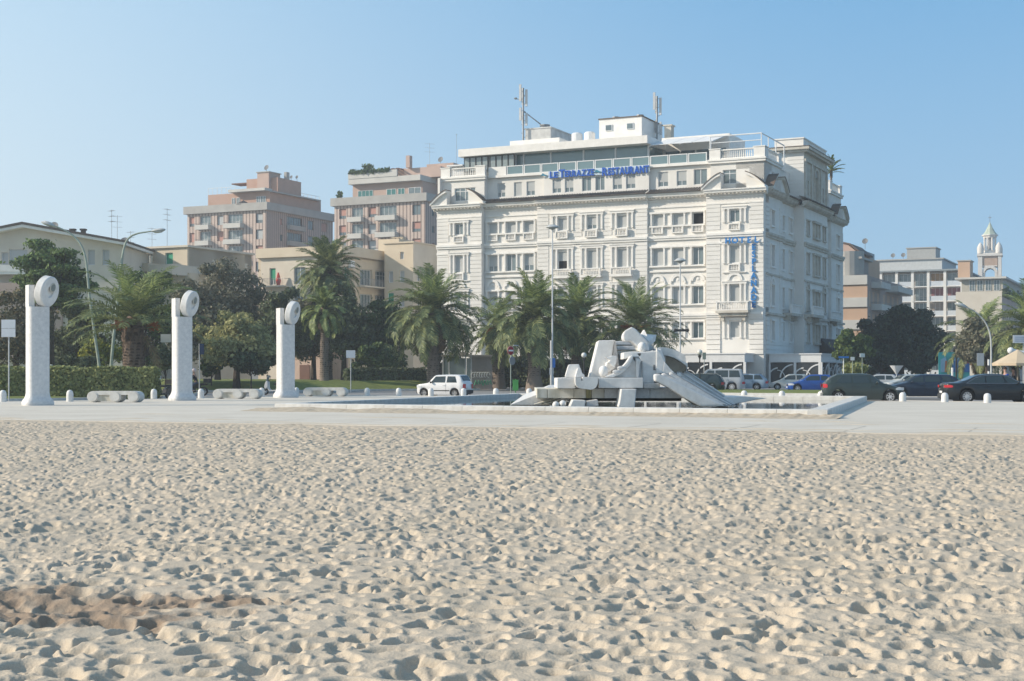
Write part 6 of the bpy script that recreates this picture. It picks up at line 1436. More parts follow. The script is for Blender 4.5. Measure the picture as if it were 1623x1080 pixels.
# church tower
YC = 450; th = thing('church_tower', 'distant white church bell tower with pale green pointed spire', 'church tower', (PX(1569, YC), YC, 0), R(-20))
CH = mat('church_white', (.70, .67, .63), .8, .06, .4); COP = mat('verdigris_copper', (.50, .57, .46), .6, .15, 1); BRIK = mat('pale_brick', (.50, .36, .27), .9, .1, 1)
Fc = Face(th, 0, 0)
for y, rot in ((-3.3, 0), (0, 90), (0, 180), (0, 270)):
    f = Face(th, 0, 0, R(rot)); b = MB(); wall(b, -3.3, 3.3, 0, 37.6, [(-1.5, 1.5, 23.0, 28.8)], -3.3, .6); f.put('tower_wall', b, CH) if False else None
for rot in (0, 90, 180, 270):
    f = Face(th, 0, 0, R(rot)); b = MB()
    b.box(-2.3, 2.3, -3.2, -2.8, 35.3, 38.3); f.put('brick_panel', b, BRIK)
    b = MB(); b.box(-3.5, -2.2, -3.5, -2.5, 0, 38.6); f.put('corner_pier', b, CH)
    b = MB(); b.box(-2.2, 2.2, -3.2, -2.8, 0, 29.5); arc_ring(b, 0, 33.0, 1.5, 2.35, -3.3, -2.8); b.box(-2.3, -1.5, -3.2, -2.8, 29.5, 33.0); b.box(1.5, 2.3, -3.2, -2.8, 29.5, 33.0); b.box(-2.3, 2.3, -3.2, -2.8, 35.0, 35.3); f.put('belfry_arch', b, CH)
    b = MB(); b.box(2.2, 3.5, -3.5, -2.5, 0, 37.2) if False else None
b = MB(); b.box(-3.8, 3.8, -3.8, 3.8, 38.3, 38.9); b.box(-3.5, 3.5, -3.5, 3.5, 38.9, 39.2); Fc.put('cornice', b, CH)
for sx in (-1, 1):
    for sy in (-1, 1): b = MB(); b.lathe([(1.0, 0), (1.05, 1.6), (.9, 2.2), (.5, 3.0), (.05, 3.5)], (sx * 2.75, sy * 2.75, 39.2), 10); Fc.put('corner_turret', b, CH, True)
b = MB(); b.lathe([(2.3, 39.2), (1.9, 39.9), (1.85, 40.2)], n=8); b.lathe([(2.0, 44.2), (2.1, 44.6), (2.5, 44.9), (2.5, 45.2)], n=8); Fc.put('lantern', b, CH)
for k in range(8):
    a = R(22.5 + 45 * k); b = MB(); b.cyl(1.75 * math.cos(a), 1.75 * math.sin(a), 40.2, 44.3, .30, 6); Fc.put('lantern_column', b, CH)
b = MB(); b.lathe([(1.1, 40.2), (1.1, 44.2)], n=8); Fc.put('lantern_core', b, mat('shaded_plaster', (.45, .44, .43), .8))
b = MB(); b.lathe([(2.3, 45.2), (1.5, 46.2), (.8, 47.6), (.08, 49.2)], n=8); Fc.put('spire', b, COP)
b = MB(); b.box(-.07, .07, -.07, .07, 49.1, 51.4); b.box(-.5, .5, -.07, .07, 50.6, 50.75); Fc.put('cross', b, GREYMETAL)
# houses standing further back so that the street does not end in nothing
for i, (px, Y, w, h, m, lab) in enumerate(((1340, 330, 40, 13, CREAM, 'far low cream house behind the peach block'), (1480, 400, 60, 12, LCON, 'far grey house behind the white-framed block'), (1650, 360, 50, 15, PINK, 'far pink house beyond the right edge'), (-60, 240, 40, 15, CREAM2, 'far cream house at the left beyond the gabled house'), (250, 330, 60, 13, PINK, 'far pink house between the cream roofs'))):
    th = thing('far_house', lab, 'house', (PX(px, Y), Y, 0), GA); F_ = Face(th, 0, 0); b = MB(); wall(b, -w / 2, 0, 0, h, [(-w / 2 + 2 + 4 * k, -w / 2 + 3.3 + 4 * k, z, z + 1.8) for k in range(int(w / 8)) for z in range(2, h - 3, 3)], 0, .3); F_.put('wall', b, m); box_part(F_, 'core', -w / 2, 0, .4, 14, 0, h, m); box_part(F_, 'flat_roof', -w / 2 - .3, .3, -.3, 14, h, h + .3, CONC)
# ------------------------------------------------------------------ cars
def interp(pts, x):
    if x <= pts[0][0]: return pts[0][1]
    for (a, u), (b, v) in zip(pts[:-1], pts[1:]):
        if x <= b: t = (x - a) / (b - a) if b > a else 0; t = t * t * (3 - 2 * t) * .45 + t * .55; return u + (v - u) * t
    return pts[-1][1]
CGLASS = mat('car_glass', (0.025, 0.04, 0.045), 0.03, .1, spec=.75)
BLKP = mat('black_plastic', (0.03, 0.03, 0.032), .6, .1); CHROME = mat('chrome', (.6, .6, .6), .15, .02, metal=.9)
def paint(name, c): return mat(name, c, .32, .03, 1, spec=.35, coat=.45)
def make_car(label, loc, rz, L, W, H, m, prof, belt, wb, rw=.31, wins=(), group='cars in the street', screen=None, rear=None, roofx=None, tall=.70, low=.17, plate=True, bumper=None, rails=False, tail=(.62, .82), head=(.55, .70), name='car', doors=(.0,), chrome=False, spokes=7, trim=None, rimw=None, cat='car', tails=.2):
    """prof: top line (x,z) from tail to nose in metres, x measured from the middle"""
    t = thing(name, label, cat, loc, rz, group); w = W / 2; xf = wb / 2 + .05; xr = -wb / 2 + .02; ra = rw + .055
    def wid(x):
        e = abs(x) / (L / 2); return w * (1 - .05 * e ** 2 - .16 * max(0, e - .80) ** 2 / .04 * 1.1)
    def zb(x):
        z = low + .10 * max(0, abs(x) / (L / 2) - .86) / .14
        for xc in (xf, xr):
            if abs(x - xc) < ra: z = max(z, rw + math.sqrt(ra * ra - (x - xc) ** 2))
        return z
    def top(x): return interp(prof, x)
    def sec(x):
        zt = top(x); bz = min(belt, zt - .03); ww = wid(x); b0 = zb(x); f = max(0, min(1, (zt - belt) / (H - belt)))
        wr = ww * lerp(.90, tall, f)
        return [(ww * .95, b0), (ww * .995, max(b0 + .04, .30)), (ww, max(b0 + .05, (bz + .25) / 2 + .02)), (ww * .985, bz - .02 if bz - .02 > b0 + .06 else b0 + .07), (ww * .955, bz + .012), (lerp(ww * .93, wr, .95), lerp(bz + .02, zt - .035, .97)), (wr * .90, zt - .008), (wr * .5, zt + .012), (0, zt + .018)]
    xs = sorted(set([round(-L / 2 + i * L / 74, 3) for i in range(75)] + [round(xc + s * ra * .999, 3) for xc in (xf, xr) for s in (-1, 1)]))
    b = MB(); n = 9
    for x in xs:
        s_ = sec(x); b.v += [(x, y, z) for y, z in s_] + [(x, -y, z) for y, z in s_[:-1][::-1]]
    m_ = 2 * n - 1
    for i in range(len(xs) - 1):
        for k in range(m_ - 1): b.f.append((i * m_ + k, i * m_ + k + 1, (i + 1) * m_ + k + 1, (i + 1) * m_ + k))
    b.f += [tuple(range(m_)), tuple(range((len(xs) - 1) * m_, len(xs) * m_))]
    body = b.build('body', m, t, True)
    b = MB(); b.box(-L / 2 + .25, L / 2 - .25, -w * .80, w * .80, low + .02, min(belt, .62)); b.build('underbody', BLKP, t)
    # side glass, following the body side
    def sp(x, q, s, off=.009):
        S = sec(x); y0, z0 = S[4]; y1, z1 = S[5]; return (x, s * (lerp(y0, y1, q) + off), lerp(z0, z1, q))
    for s in (-1, 1):
        for (x0, x1, x2, x3) in wins:   # bottom rear, bottom front, top front, top rear
            g = MB(); N = 6; bot = [sp(lerp(x0, x1, i / N), .06, s) for i in range(N + 1)]; topp = [sp(lerp(x3, x2, i / N), .90, s) for i in range(N + 1)]
            mid = [tuple((Vector(bot[i]) + Vector(topp[i])) / 2 + Vector((0, s * .006, 0))) for i in range(N + 1)]
            g.v = bot + mid + topp
            for r_ in range(2):
                for i in range(N): o = r_ * (N + 1) + i; g.f.append((o, o + 1, o + N + 2, o + N + 1))
            g.build('side_window', CGLASS, t)
    for nm, rng_ in (('windscreen', screen), ('rear_window', rear)):
        if not rng_: continue
        xa, xb = rng_; g = MB(); N = 6; K = 4
        for i in range(N + 1):
            x = lerp(xa, xb, i / N); S = sec(x); wy = S[6][0]
            for k in range(K + 1): q = lerp(-.93, .93, k / K); g.v.append((x, wy * q, top(x) + .028 - .012 * q * q))
        for i in range(N):
            for k in range(K): o = i * (K + 1) + k; g.f.append((o, o + 1, o + K + 2, o + K + 1))
        g.build(nm, CGLASS, t)
    # wheels
    for xc in (xf, xr):
        for s in (-1, 1):
            b = MB(); b.lathe([(rw * .62, -.10), (rw * .94, -.10), (rw, -.06), (rw, .06), (rw * .94, .10), (rw * .62, .10)], n=24, axis='y', caps=False); wh = link('wheel', b.mesh('wheel', RUB, True), t, (xc, s * (w - .13), rw))
            b = MB(); yo = s * .085; rs = rw * .66
            b.lathe([(rs, yo - .01 * s), (rs, yo + .015 * s), (rs * .88, yo + .015 * s), (rs * .86, yo - .03 * s)], n=20, axis='y', caps=False)
            for k in range(spokes):
                a = 2 * math.pi * k / spokes; c, sn = math.cos(a), math.sin(a); q = rw * .085
                b.add([(-sn * q + c * .03, yo + .01 * s, c * q + sn * .03), (sn * q + c * .03, yo + .01 * s, -c * q + sn * .03), (c * rs * .9 + sn * q * .8, yo + .008 * s, sn * rs * .9 - c * q * .8), (c * rs * .9 - sn * q * .8, yo + .008 * s, sn * rs * .9 + c * q * .8)], [(0, 1, 2, 3)])
            b.lathe([(rw * .16, yo - .01 * s), (rw * .15, yo + .02 * s), (.01, yo + .025 * s)], n=10, axis='y')
            b.lathe([(rs * .86, yo - .035 * s), (.01, yo - .04 * s)], n=16, axis='y') if rimw else None
            link('rim', b.mesh('rim', rimw or RIM), wh)
            b = MB(); b.lathe([(rs * .97, yo - .05 * s), (.01, yo - .05 * s)], n=16, axis='y'); link('brake', b.mesh('brake', BLKP), wh)
    # lamps wrap the corners
    def corner(nm, xa, xb, z0, z1, mm):
        for s in (-1, 1):
            g = MB(); N = 4
            for i in range(N + 1):
                x = lerp(xa, xb, i / N); y = wid(x) + .008
                g.v += [(x, s * y, z0 + (z1 - z0) * .10 * (i == 0)), (x, s * y, z1 - (z1 - z0) * .30 * (i == 0))]
            for i in range(N): g.f.append((2 * i, 2 * i + 1, 2 * i + 3, 2 * i + 2))
            xe = xb + (.012 if xb > 0 else -.012); y = wid(xb); o = len(g.v)
            g.v += [(xe, s * y, z0), (xe, s * y, z1), (xe, s * y * .66, z0 + .01), (xe, s * y * .66, z1)]; g.f.append((o, o + 1, o + 3, o + 2)); g.f.append((2 * N, 2 * N + 1, o + 1, o))
            g.build(nm, mm, t)
    corner('tail_light', -L / 2 + tails, -L / 2, tail[0], tail[1], REDL); corner('headlight', L / 2 - .42, L / 2, head[0], head[1], CLEARL)
    for xe, s in ((-L / 2, -1), (L / 2, 1)):
        b = MB(); b.box(xe - .16 if s > 0 else xe - .035, xe + .035 if s > 0 else xe + .16, -w * .78, w * .78, .25, .47); b.build('bumper', bumper or m, t)
        if plate: b = MB(); b.box(xe + s * .037, xe + s * .05, -.26, .26, (.52 if s < 0 else .34), (.63 if s < 0 else .45)); b.build('number_plate', WMETAL, t)
    for s in (-1, 1):
        x = (screen[1] if screen else .5) - .22; S = sec(x); b = MB(); b.ball((x, s * (S[3][0] + .10), belt + .05), .10, 8, (.7, 1, .7)); b.build('wing_mirror', m if not bumper else BLKP, t, True)
        for d in doors:
            b = MB(); zt_ = belt - .03; b.box(d - .006, d + .006, s * (wid(d) * .997), s * (wid(d) + .003), .32, zt_); b.build('door_seam', BLKP, t)
            b = MB(); b.box(d + .06, d + .22, s * (wid(d)), s * (wid(d) + .025), belt - .16, belt - .13); b.build('door_handle', trim or m, t)
        if bumper: b = MB(); b.box(xr + ra + .02, xf - ra - .02, s * wid(0), s * (wid(0) + .012), .40, .46); b.build('side_strip', BLKP, t)
        if chrome and wins:
            b = MB(); pts = [sp(wins[0][0] - .05, .02, s, .014), sp(wins[-1][1] + .03, .02, s, .014)]; b.tube(pts, .011, 4); pts = [sp(lerp(wins[0][3] - .0, wins[-1][2], i / 6), .95, s, .016) for i in range(7)]; b.tube([sp(wins[0][0] - .05, .02, s, .014)] + pts + [sp(wins[-1][1] + .03, .02, s, .014)], .011, 4); b.build('chrome_trim', CHROME, t)
    b = MB(); b.box(L / 2 - .03, L / 2 + .015, -w * .42, w * .42, .50, .62); b.build('grille', BLKP, t)
    if rails:
        for s in (-1, 1): b = MB(); S = sec(0); b.tube([(-L * .38, s * S[6][0], H - .02), (-L * .34, s * S[6][0], H + .05), (L * .06, s * S[6][0], H + .05), (L * .10, s * S[6][0], H - .02)], .018, 5); b.build('roof_rail', GREYMETAL, t)
    return t
def hatch(L, H, belt, hood=.88, rear_dx=.25, a0=.30, nose=.62):
    h = L / 2; return [(-h, .60), (-h + .03, belt - .04), (-h + .10, belt + .02), (-h + rear_dx + .12, H - .14), (-h + rear_dx + .38, H - .02), (-h + L * .42, H), (h - L * .46, H - .015), (h - L * .40, H - .07), (h - a0 * L + .02, belt + .06), (h - a0 * L + .12, hood + .03), (h - .35, hood - .12), (h - .10, nose + .06), (h, nose - .12)]
def sedan(L, H, belt, hood=.90, trunk=.98):
    h = L / 2; return [(-h, .62), (-h + .04, trunk - .08), (-h + .12, trunk), (-h + L * .135, trunk + .03), (-h + L * .20, trunk + .11), (-h + L * .34, H - .05), (-h + L * .42, H), (-h + L * .55, H), (-h + L * .62, H - .06), (-h + L * .755, belt + .05), (-h + L * .79, hood + .03), (h - .45, hood - .10), (h - .12, .68), (h, .54)]
# small white boxy car on the road by the left rim
make_car('small old white boxy hatchback with black bumpers driving left', (PX(705, 90.5), 90.5, -.12), math.pi + GA, 3.41, 1.49, 1.43, paint('white_car_paint', (.70, .70, .70)),
         [(-1.70, .55), (-1.69, .92), (-1.60, 1.0), (-1.38, 1.38), (-1.28, 1.42), (-.4, 1.43), (.30, 1.41), (.42, 1.36), (.80, .98), (.86, .92), (1.45, .84), (1.66, .80), (1.70, .55)], .90, 2.16, .27,
         [(-1.22, -.50, -.54, -1.08), (-.40, .66, .30, -.40)], 'cars in the street', (.42, .78), (-1.58, -1.40), tall=.82, bumper=BLKP, tail=(.55, .85), head=(.60, .76), doors=(-.46,), spokes=4, rimw=mat('steel_wheel', (.4, .4, .4), .5), tails=.08)
HB = dict(screen=None)
make_car('dark grey-green hatchback parked behind the far right corner of the pool', (PX(1366, 73.6), 73.6, -.12), R(-7), 4.03, 1.72, 1.50, paint('grey_green_paint', (.028, .042, .040)), hatch(4.03, 1.50, 1.02, .97, .34, .27), 1.0, 2.54, .32,
         [(-1.42, -.62, -.60, -1.05), (-.52, .34, .16, -.52), (.42, .92, .50, .30)], 'cars in the street', (.22, .88), (-1.86, -1.62), doors=(-.57, .38), tall=.74, tail=(.78, .98), head=(.66, .80), tails=.20)
make_car('dark blue saloon facing left, half hidden between the hatchback and the black saloon', (PX(1462, 84), 84, -.12), math.pi + R(-4), 4.5, 1.75, 1.46, paint('dark_blue_paint', (.012, .022, .045)), hatch(4.5, 1.46, .98, .94, .42, .27), .97, 2.65, .32,
         [(-1.75, -1.0, -.95, -1.35), (-.90, .02, -.02, -.85), (.10, 1.05, .50, .08)], 'cars in the street', (.45, 1.0), (-1.95, -1.6), doors=(-.95, .06))
make_car('long black saloon with bright window trim, cut off by the right edge', (PX(1572, 72.5), 72.5, -.12), R(-3), 5.04, 1.90, 1.48, paint('black_car_paint', (.010, .012, .015)), sedan(5.04, 1.48, 1.0, .95, 1.03), 1.0, 2.99, .35,
         [(-1.46, -.58, -.55, -1.02), (-.50, .45, .28, -.50), (.53, 1.20, .62, .36)], 'cars in the street', (.64, 1.26), (-1.62, -.95), doors=(-.54, .49), chrome=True, tail=(.80, .93), spokes=10, tails=.34)
# cars in front of the hotel
make_car('dark estate car with red tail lamp just right of the marble bowl', (PX(1103, 113), 113, -.12), math.pi + GA * .5, 4.5, 1.75, 1.48, paint('dark_green_paint', (.015, .03, .032)), hatch(4.5, 1.48, .98, .92, .22, .27), .94, 2.65, .32,
         [(-1.9, -1.1, -1.1, -1.70), (-1.0, -.02, -.05, -1.0), (.06, 1.0, .45, .02)], 'cars before the hotel', (.4, 1.0), (-2.12, -1.9), rails=True, doors=(-1.0, 0))
make_car('tall silver four-wheel-drive with dark roof before the hotel veranda', (PX(1134, 121), 121, -.12), math.pi + GA * .45, 4.95, 1.95, 1.90, paint('silver_paint', (.40, .43, .46)),
         [(-2.47, .60), (-2.45, 1.10), (-2.38, 1.22), (-2.22, 1.80), (-2.1, 1.88), (-.5, 1.90), (.55, 1.87), (.72, 1.80), (1.22, 1.22), (1.34, 1.12), (2.2, 1.06), (2.42, .95), (2.47, .6)], 1.14, 2.88, .38,
         [(-2.12, -1.2, -1.2, -1.98), (-1.1, -.05, -.05, -1.1), (.05, 1.02, .55, .05)], 'cars before the hotel', (.72, 1.22), (-2.36, -2.2), tall=.82, doors=(-1.1, 0), spokes=10)
make_car('silver-blue estate car with red tail lamp beside the tall silver four-wheel-drive', (PX(1176, 127), 127, -.12), math.pi + GA * .5, 4.6, 1.77, 1.47, paint('silver_blue_paint', (.24, .33, .42)), hatch(4.6, 1.47, .98, .93, .30, .27), .94, 2.72, .32,
         [(-1.9, -1.1, -1.1, -1.6), (-1.0, -.02, -.05, -1.0), (.06, 1.0, .45, .02)], 'cars before the hotel', (.4, 1.0), (-2.1, -1.85), rails=True, doors=(-1.0, 0))
make_car('small off-white hatchback parked before the corner veranda', (PX(1254, 128), 128, -.12), math.pi + GA * .4, 3.6, 1.6, 1.45, paint('off_white_paint', (.60, .60, .56)), hatch(3.6, 1.45, .95, .9, .25, .26), .92, 2.35, .29,
         [(-1.2, -.45, -.45, -.95), (-.38, .75, .30, -.38)], 'cars before the hotel', (.25, .85), (-1.65, -1.4), doors=(-.42,))
make_car('bright blue car facing left beside the off-white hatchback', (PX(1287, 116), 116, -.12), math.pi - R(2), 4.0, 1.7, 1.42, paint('bright_blue_paint', (.012, .075, .33)), hatch(4.0, 1.42, .93, .88, .35, .27), .9, 2.5, .31,
         [(-1.4, -.6, -.6, -1.1), (-.5, .85, .35, -.5)], 'cars before the hotel', (.3, .9), (-1.8, -1.5), doors=(-.55,))
for i, (px, Y, c, lab) in enumerate(((1392, 132, (.45, .47, .48), 'light grey car under the large dark tree, leftmost of three'), (1416, 140, (.02, .05, .16), 'navy car under the large dark tree, middle of three'), (1436, 126, (.42, .46, .46), 'pale silver car seen above the grey-green bonnet'))):
    make_car(lab, (PX(px, Y), Y, -.12), math.pi + R(10 * i - 8), 4.0, 1.7, 1.42, paint('far_paint_%s' % 'abc'[i], c), hatch(4.0, 1.42, .93, .88, .35, .27), .9, 2.5, .31, [(-1.4, -.6, -.6, -1.1), (-.5, .85, .35, -.5)], 'cars under the large tree', (.3, .9), (-1.8, -1.5))

# ------------------------------------------------------------------ lamps, signs, small things
GRNP = mat('pale_green_pole_paint', (.36, .42, .36), .6, .15, 3); GPOLE = mat('galvanised_pole', (.50, .52, .52), .5, .1)
def arm_lamp(label, Y, pts, head, flip=1, r0=.11, m=None):
    P = [Vector((PX(x, Y), 0, PZ(y, Y))) for x, y in pts]; base = Vector((P[0].x, Y, 0)); t = thing('street_lamp', label, 'street lamp', tuple(base), 0, 'curved street lamps'); m = m or GRNP
    L_ = [Vector((p.x - base.x, 0, p.z)) for p in P]; L_[0].z = -.2
    # smooth the bend
    Q = []
    for i in range(len(L_) - 1):
        p0, p1, p2, p3 = L_[max(0, i - 1)], L_[i], L_[i + 1], L_[min(len(L_) - 1, i + 2)]
        for k in range(5): s = k / 5; Q.append(.5 * ((2 * p1) + (p2 - p0) * s + (2 * p0 - 5 * p1 + 4 * p2 - p3) * s * s + (3 * p1 - p0 - 3 * p2 + p3) * s ** 3))
    Q.append(L_[-1]); n = len(Q); b = MB(); b.tube(Q, [lerp(r0, r0 * .4, i / (n - 1)) for i in range(n)], 8); b.build('pole', m, t, True)
    d = (Q[-1] - Q[-3]).normalized(); c = Q[-1] + d * .35; b = MB(); b.ball((0, 0, 0), .5, 12, (1, .42, .26)); q = Vector((1, 0, 0)).rotation_difference(d); b.v = [tuple(q @ Vector(p) + c) for p in b.v]; h = b.build('lamp_head', mat('lamp_head_grey', (.50, .52, .52), .5, .1), t, True)
    b = MB(); b.ball((0, 0, -.08), .36, 10, (1, .5, .28)); b.v = [tuple(q @ Vector(p) + c) for p in b.v]; b.build('lamp_glass', mat('lamp_glass', (.62, .62, .58), .2), h, True)
    return t
arm_lamp('curved green street lamp leaning left, its head above the gabled roof', 95, [(160, 600), (157, 580), (150, 530), (141, 462), (136.5, 415), (128, 388), (112, 371), (95, 362), (84, 358)], None)
arm_lamp('curved green street lamp with head pointing right before the cream house', 95.5, [(173, 600), (176, 580), (181, 525), (187.5, 464), (193.5, 410), (198.5, 387), (206, 376), (218, 370.5), (232, 368), (243, 366.5)], None)
arm_lamp('thin curved street lamp before the wide grey-green tree at the right', 104, [(1571, 606), (1571, 580), (1570.5, 540), (1566, 520), (1556, 504), (1542, 492), (1530, 487)], None, r0=.08, m=GPOLE)
def disc_lamp(label, px, Y, pyt, head_r=.55, extra=False):
    z = PZ(pyt, Y); t = thing('street_lamp', label, 'street lamp', (PX(px, Y), Y, -.1), 0, 'tall straight street lamps'); b = MB(); b.tube([(0, 0, 0), (0, 0, 1.2), (0, 0, 1.3), (0, 0, z)], [.12, .12, .07, .05], 8); b.build('pole', mat('white_pole', (.62, .64, .66), .5, .05), t)
    b = MB(); b.lathe([(.05, .30), (head_r * .5, .28), (head_r, .10), (head_r, .04), (head_r * .6, -.02), (.08, -.14)], (0, 0, z), 18); b.build('lamp_head', mat('lamp_head_grey', (.50, .52, .52), .5, .1), t, True)
    if extra: b = MB(); b.box(-.35, .5, -.1, .1, z - 6.0, z - 5.8); b.ball((.62, 0, z - 5.9), .17, 8); b.ball((-.42, 0, z - 5.9), .15, 8); b.build('floodlight', BLKP, t)
    return t
disc_lamp('tall white street lamp with flat disc head in front of the hotel centre', 875.5, 119, 360)
disc_lamp('white street lamp with disc head before the right half of the hotel', 1078, 122, 413, .5, True)
def globe_lamp(label, px, Y, pyt):
    z = PZ(pyt, Y); t = thing('globe_lamp', label, 'street lamp', (PX(px, Y), Y, -.1)); b = MB(); b.tube([(0, 0, 0), (0, 0, .5), (0, 0, .55), (0, 0, z - .5)], [.12, .12, .06, .05], 8); b.lathe([(.05, 0), (.16, .25), (.05, .3)], (0, 0, z - .75), 8); b.build('pole', BLKP, t)
    b = MB(); b.ball((0, 0, z - .22), .22, 12); b.build('globe', mat('opal_glass', (.72, .72, .70), .25), t, True)
globe_lamp('small globe lamp on dark post right of the marble bowl', 1109, 112, 552); globe_lamp('small globe lamp behind the sculpture below the palms', 925.5, 116, 557)
def sign(label, px, Y, pyt, panels, post_px=None, postm=None, rz=0, base=0.0, name='street_sign', postr=.035):
    """panels: (dx, top py, w px, h px, material, shape)"""
    ppx = post_px or px; t = thing(name, label, 'sign', (PX(ppx, Y), Y, base)); zt = PZ(pyt, Y) - base; b = MB(); b.cyl(0, 0, -.2, zt, postr, 8); b.build('post', postm or GPOLE, t); k = Y / F_PX
    for dx, py, w, h, m, shp in panels:
        z1 = PZ(py, Y) - base; z0 = z1 - h * k; x = (dx) * k; c, s_ = math.cos(rz), math.sin(rz); b = MB()
        if shp == 'disc':
            r_ = h * k / 2; b.lathe([(r_, -.012), (r_, .012), (.01, .012)], n=28, axis='y'); b.f.append(tuple(range(27, -1, -1))); o = link('sign_plate', b.mesh('sign_plate', m), t, (x, -.06, (z0 + z1) / 2), rz)
            if m.name == 'no_entry_red':
                q = MB(); q.box(-r_ * .72, r_ * .72, -.035, -.014, -r_ * .16, r_ * .16); link('white_bar', q.mesh('white_bar', WMETAL), o)
                q = MB(); q.lathe([(r_, -.018), (r_ * .94, -.018), (r_ * .94, -.013), (r_, -.013)], n=28, axis='y', caps=False); link('white_edge', q.mesh('white_edge', WMETAL), o)
        else:
            b.box(-w * k / 2, w * k / 2, -.02, .02, z0, z1); o = link('sign_plate', b.mesh('sign_plate', m), t, (x, -.06, 0), rz)
            if shp == 'text':
                q = MB(); n = 3
                for i in range(n): zz = lerp(z0, z1, (i + 1) / (n + 1)); q.box(-w * k * .38, w * k * (.2 + .07 * i), -.028, -.021, zz - .02, zz + .02)
                link('print_lines', q.mesh('print_lines', mat('faint_blue_print', (.30, .38, .52), .6)), o)
    return t
WS = mat('white_sign_face', (.62, .66, .70), .5, .05); NOE = mat('no_entry_red', (.55, .03, .05), .4, .05); BLS = mat('blue_sign_face', (.03, .16, .50), .4, .05); GRS = mat('grey_sign_back', (.46, .48, .50), .5, .1)
sign('round red no-entry sign on a green pole before the palms', 809.5, 104, 552, [(0, 548.5, 15, 15, NOE, 'disc'), (2.5, 565, 14, 14, GRS, 'disc'), (8, 547, 12, 1.6, GRS, 'box')], rz=R(48), postm=GRNP)
sign('white two-panel notice on a pole at the left edge', 14, 72, 508, [(0, 507, 22, 13.5, WS, 'box'), (0, 521, 22, 13.5, WS, 'box')], base=0)
sign('small white sign on a pole before the dark hedge', 556, 112, 556, [(0, 555.5, 14.5, 12, WS, 'box')])
sign('white rectangular sign left of the middle disc column', 263, 92, 508, [(-13, 530, 16, 13, WS, 'box')], post_px=276, postm=mat('brownish_post', (.30, .25, .22), .7))
sign('narrow dark blue sign on a grey pole behind the motorcyclist', 318, 94, 545, [(4, 545, 7, 17, mat('dark_blue_face', (.02, .05, .13), .5), 'box')], post_px=316)
sign('blue and white sign with small box on a post left of the sculpture', 875, 114, 540, [(2, 568, 8, 15, BLS, 'box'), (0, 584, 7, 10, GRS, 'box')], post_px=874, postr=.11)
sign('flat bright blue street-name sign on a white pole by the pale shrub', 1337, 100, 566, [(0, 565, 16, 3, BLS, 'box')], postm=WMETAL)
sign('small white sign in front of the small round tree', 1351, 102, 566, [(0, 566, 6, 5.5, WS, 'box')], postm=GRNP, postr=.025)
sign('tilted pale sign under the small round tree', 1366.5, 104, 560, [(0, 560.5, 9, 6, WS, 'box')], rz=R(20), postm=GRNP, postr=.025)
sign('grey notice on a yellowish post left of the parasol', 1553.5, 96, 560, [(0, 560, 11, 20, GRS, 'box')], postm=mat('yellow_green_post', (.40, .42, .18), .6))
sign('white horizontal sign board above the beige parasol', 1610, 90, 531.5, [(-4, 531.5, 26, 12.5, WS, 'text')], post_px=1622)
sign('grey sign box beside the globe lamp right of the marble bowl', 1116, 113, 559, [(0, 559, 5.5, 11, mat('grey_green_box', (.30, .34, .30), .6), 'box')])
b = MB(); b.box(-.22, .22, -.16, .16, .18, .95); b.box(-.25, .25, -.19, .19, .95, 1.0); b.cyl(0, .2, -.1, 1.05, .03, 6)
tag(b.build('litter_bin', mat('bright_green_plastic', (.10, .42, .10), .5, .1)), 'bright green litter bin beside the no-entry sign pole', 'litter bin').location = (PX(817, 110), 110, -.1)
for px, Y, h, m, lab, nm in ((1509.5, 88, 1.75, WMETAL, 'plain white post between the two dark saloons', 'white_post'), (1567, 92, 2.3, None, 'black and white banded post left of the parasol', 'banded_post'), (81.5, 88, 1.95, WMETAL, 'short white post standing behind the left hedge', 'white_post')):
    t = thing(nm, lab, 'post', (PX(px, Y), Y, 0))
    if m: b = MB(); b.cyl(0, 0, -.1, h, .07, 8); b.build('shaft', m, t)
    else:
        for i in range(6): b = MB(); b.cyl(0, 0, i * h / 6, (i + 1) * h / 6, .07, 8); b.build('band', WMETAL if i % 2 else BLKP, t)
# kiosk with glazed front, and its graffiti wall
t = thing('kiosk', 'glazed kiosk with flat roof and graffiti on its side wall behind the white car', 'kiosk', (PX(703, 131), 131, -.1), 0); F_ = Face(t, 0, 0); k = 131 / F_PX
def kx(px): return (px - 703) * k
b = MB(); b.box(kx(699), kx(782), -.3, 3.0, 3.05, 3.2); b.prism([(kx(715), 3.2), (kx(748), 3.2), (kx(735), 3.5), (kx(722), 3.45)], 0, 2); F_.put('roof', b, mat('beige_metal', (.42, .38, .33), .7, .1))
for px in (702, 711.5, 738, 747): b = MB(); b.box(kx(px) - .06, kx(px) + .06, -.06, .06, 0, 3.05); F_.put('post', b, WMETAL)
for xa, xb in ((703, 710.5), (713, 737), (739.5, 746)): b = MB(); b.box(kx(xa), kx(xb), 0, .02, 1.0, 2.9); F_.put('pane', b, mat('green_grey_glass', (.20, .27, .24), .1, .1, spec=.8)); b = MB(); b.box(kx(xa), kx(xb), -.01, .04, 0.1, 1.0); F_.put('panel', b, mat('pale_metal', (.52, .53, .50), .6, .1))
b = MB(); b.box(kx(748), kx(780), -.02, .15, 0, 3.05); w_ = F_.put('side_wall', b, mat('taupe_render', (.44, .38, .34), .85, .1))
g = MB(); rr = random.Random(3)
for i in range(7):
    x = kx(750 + i * 4); g.tube([(x + .16 * math.cos(a), -.045, 1.35 + .24 * math.sin(a)) for a in [R(q) for q in range(0, 320 - 20 * (i % 3), 30)]], .035, 4)
link('graffiti', g.mesh('graffiti', mat('white_spray', (.62, .66, .64), .7)), w_); g = MB()
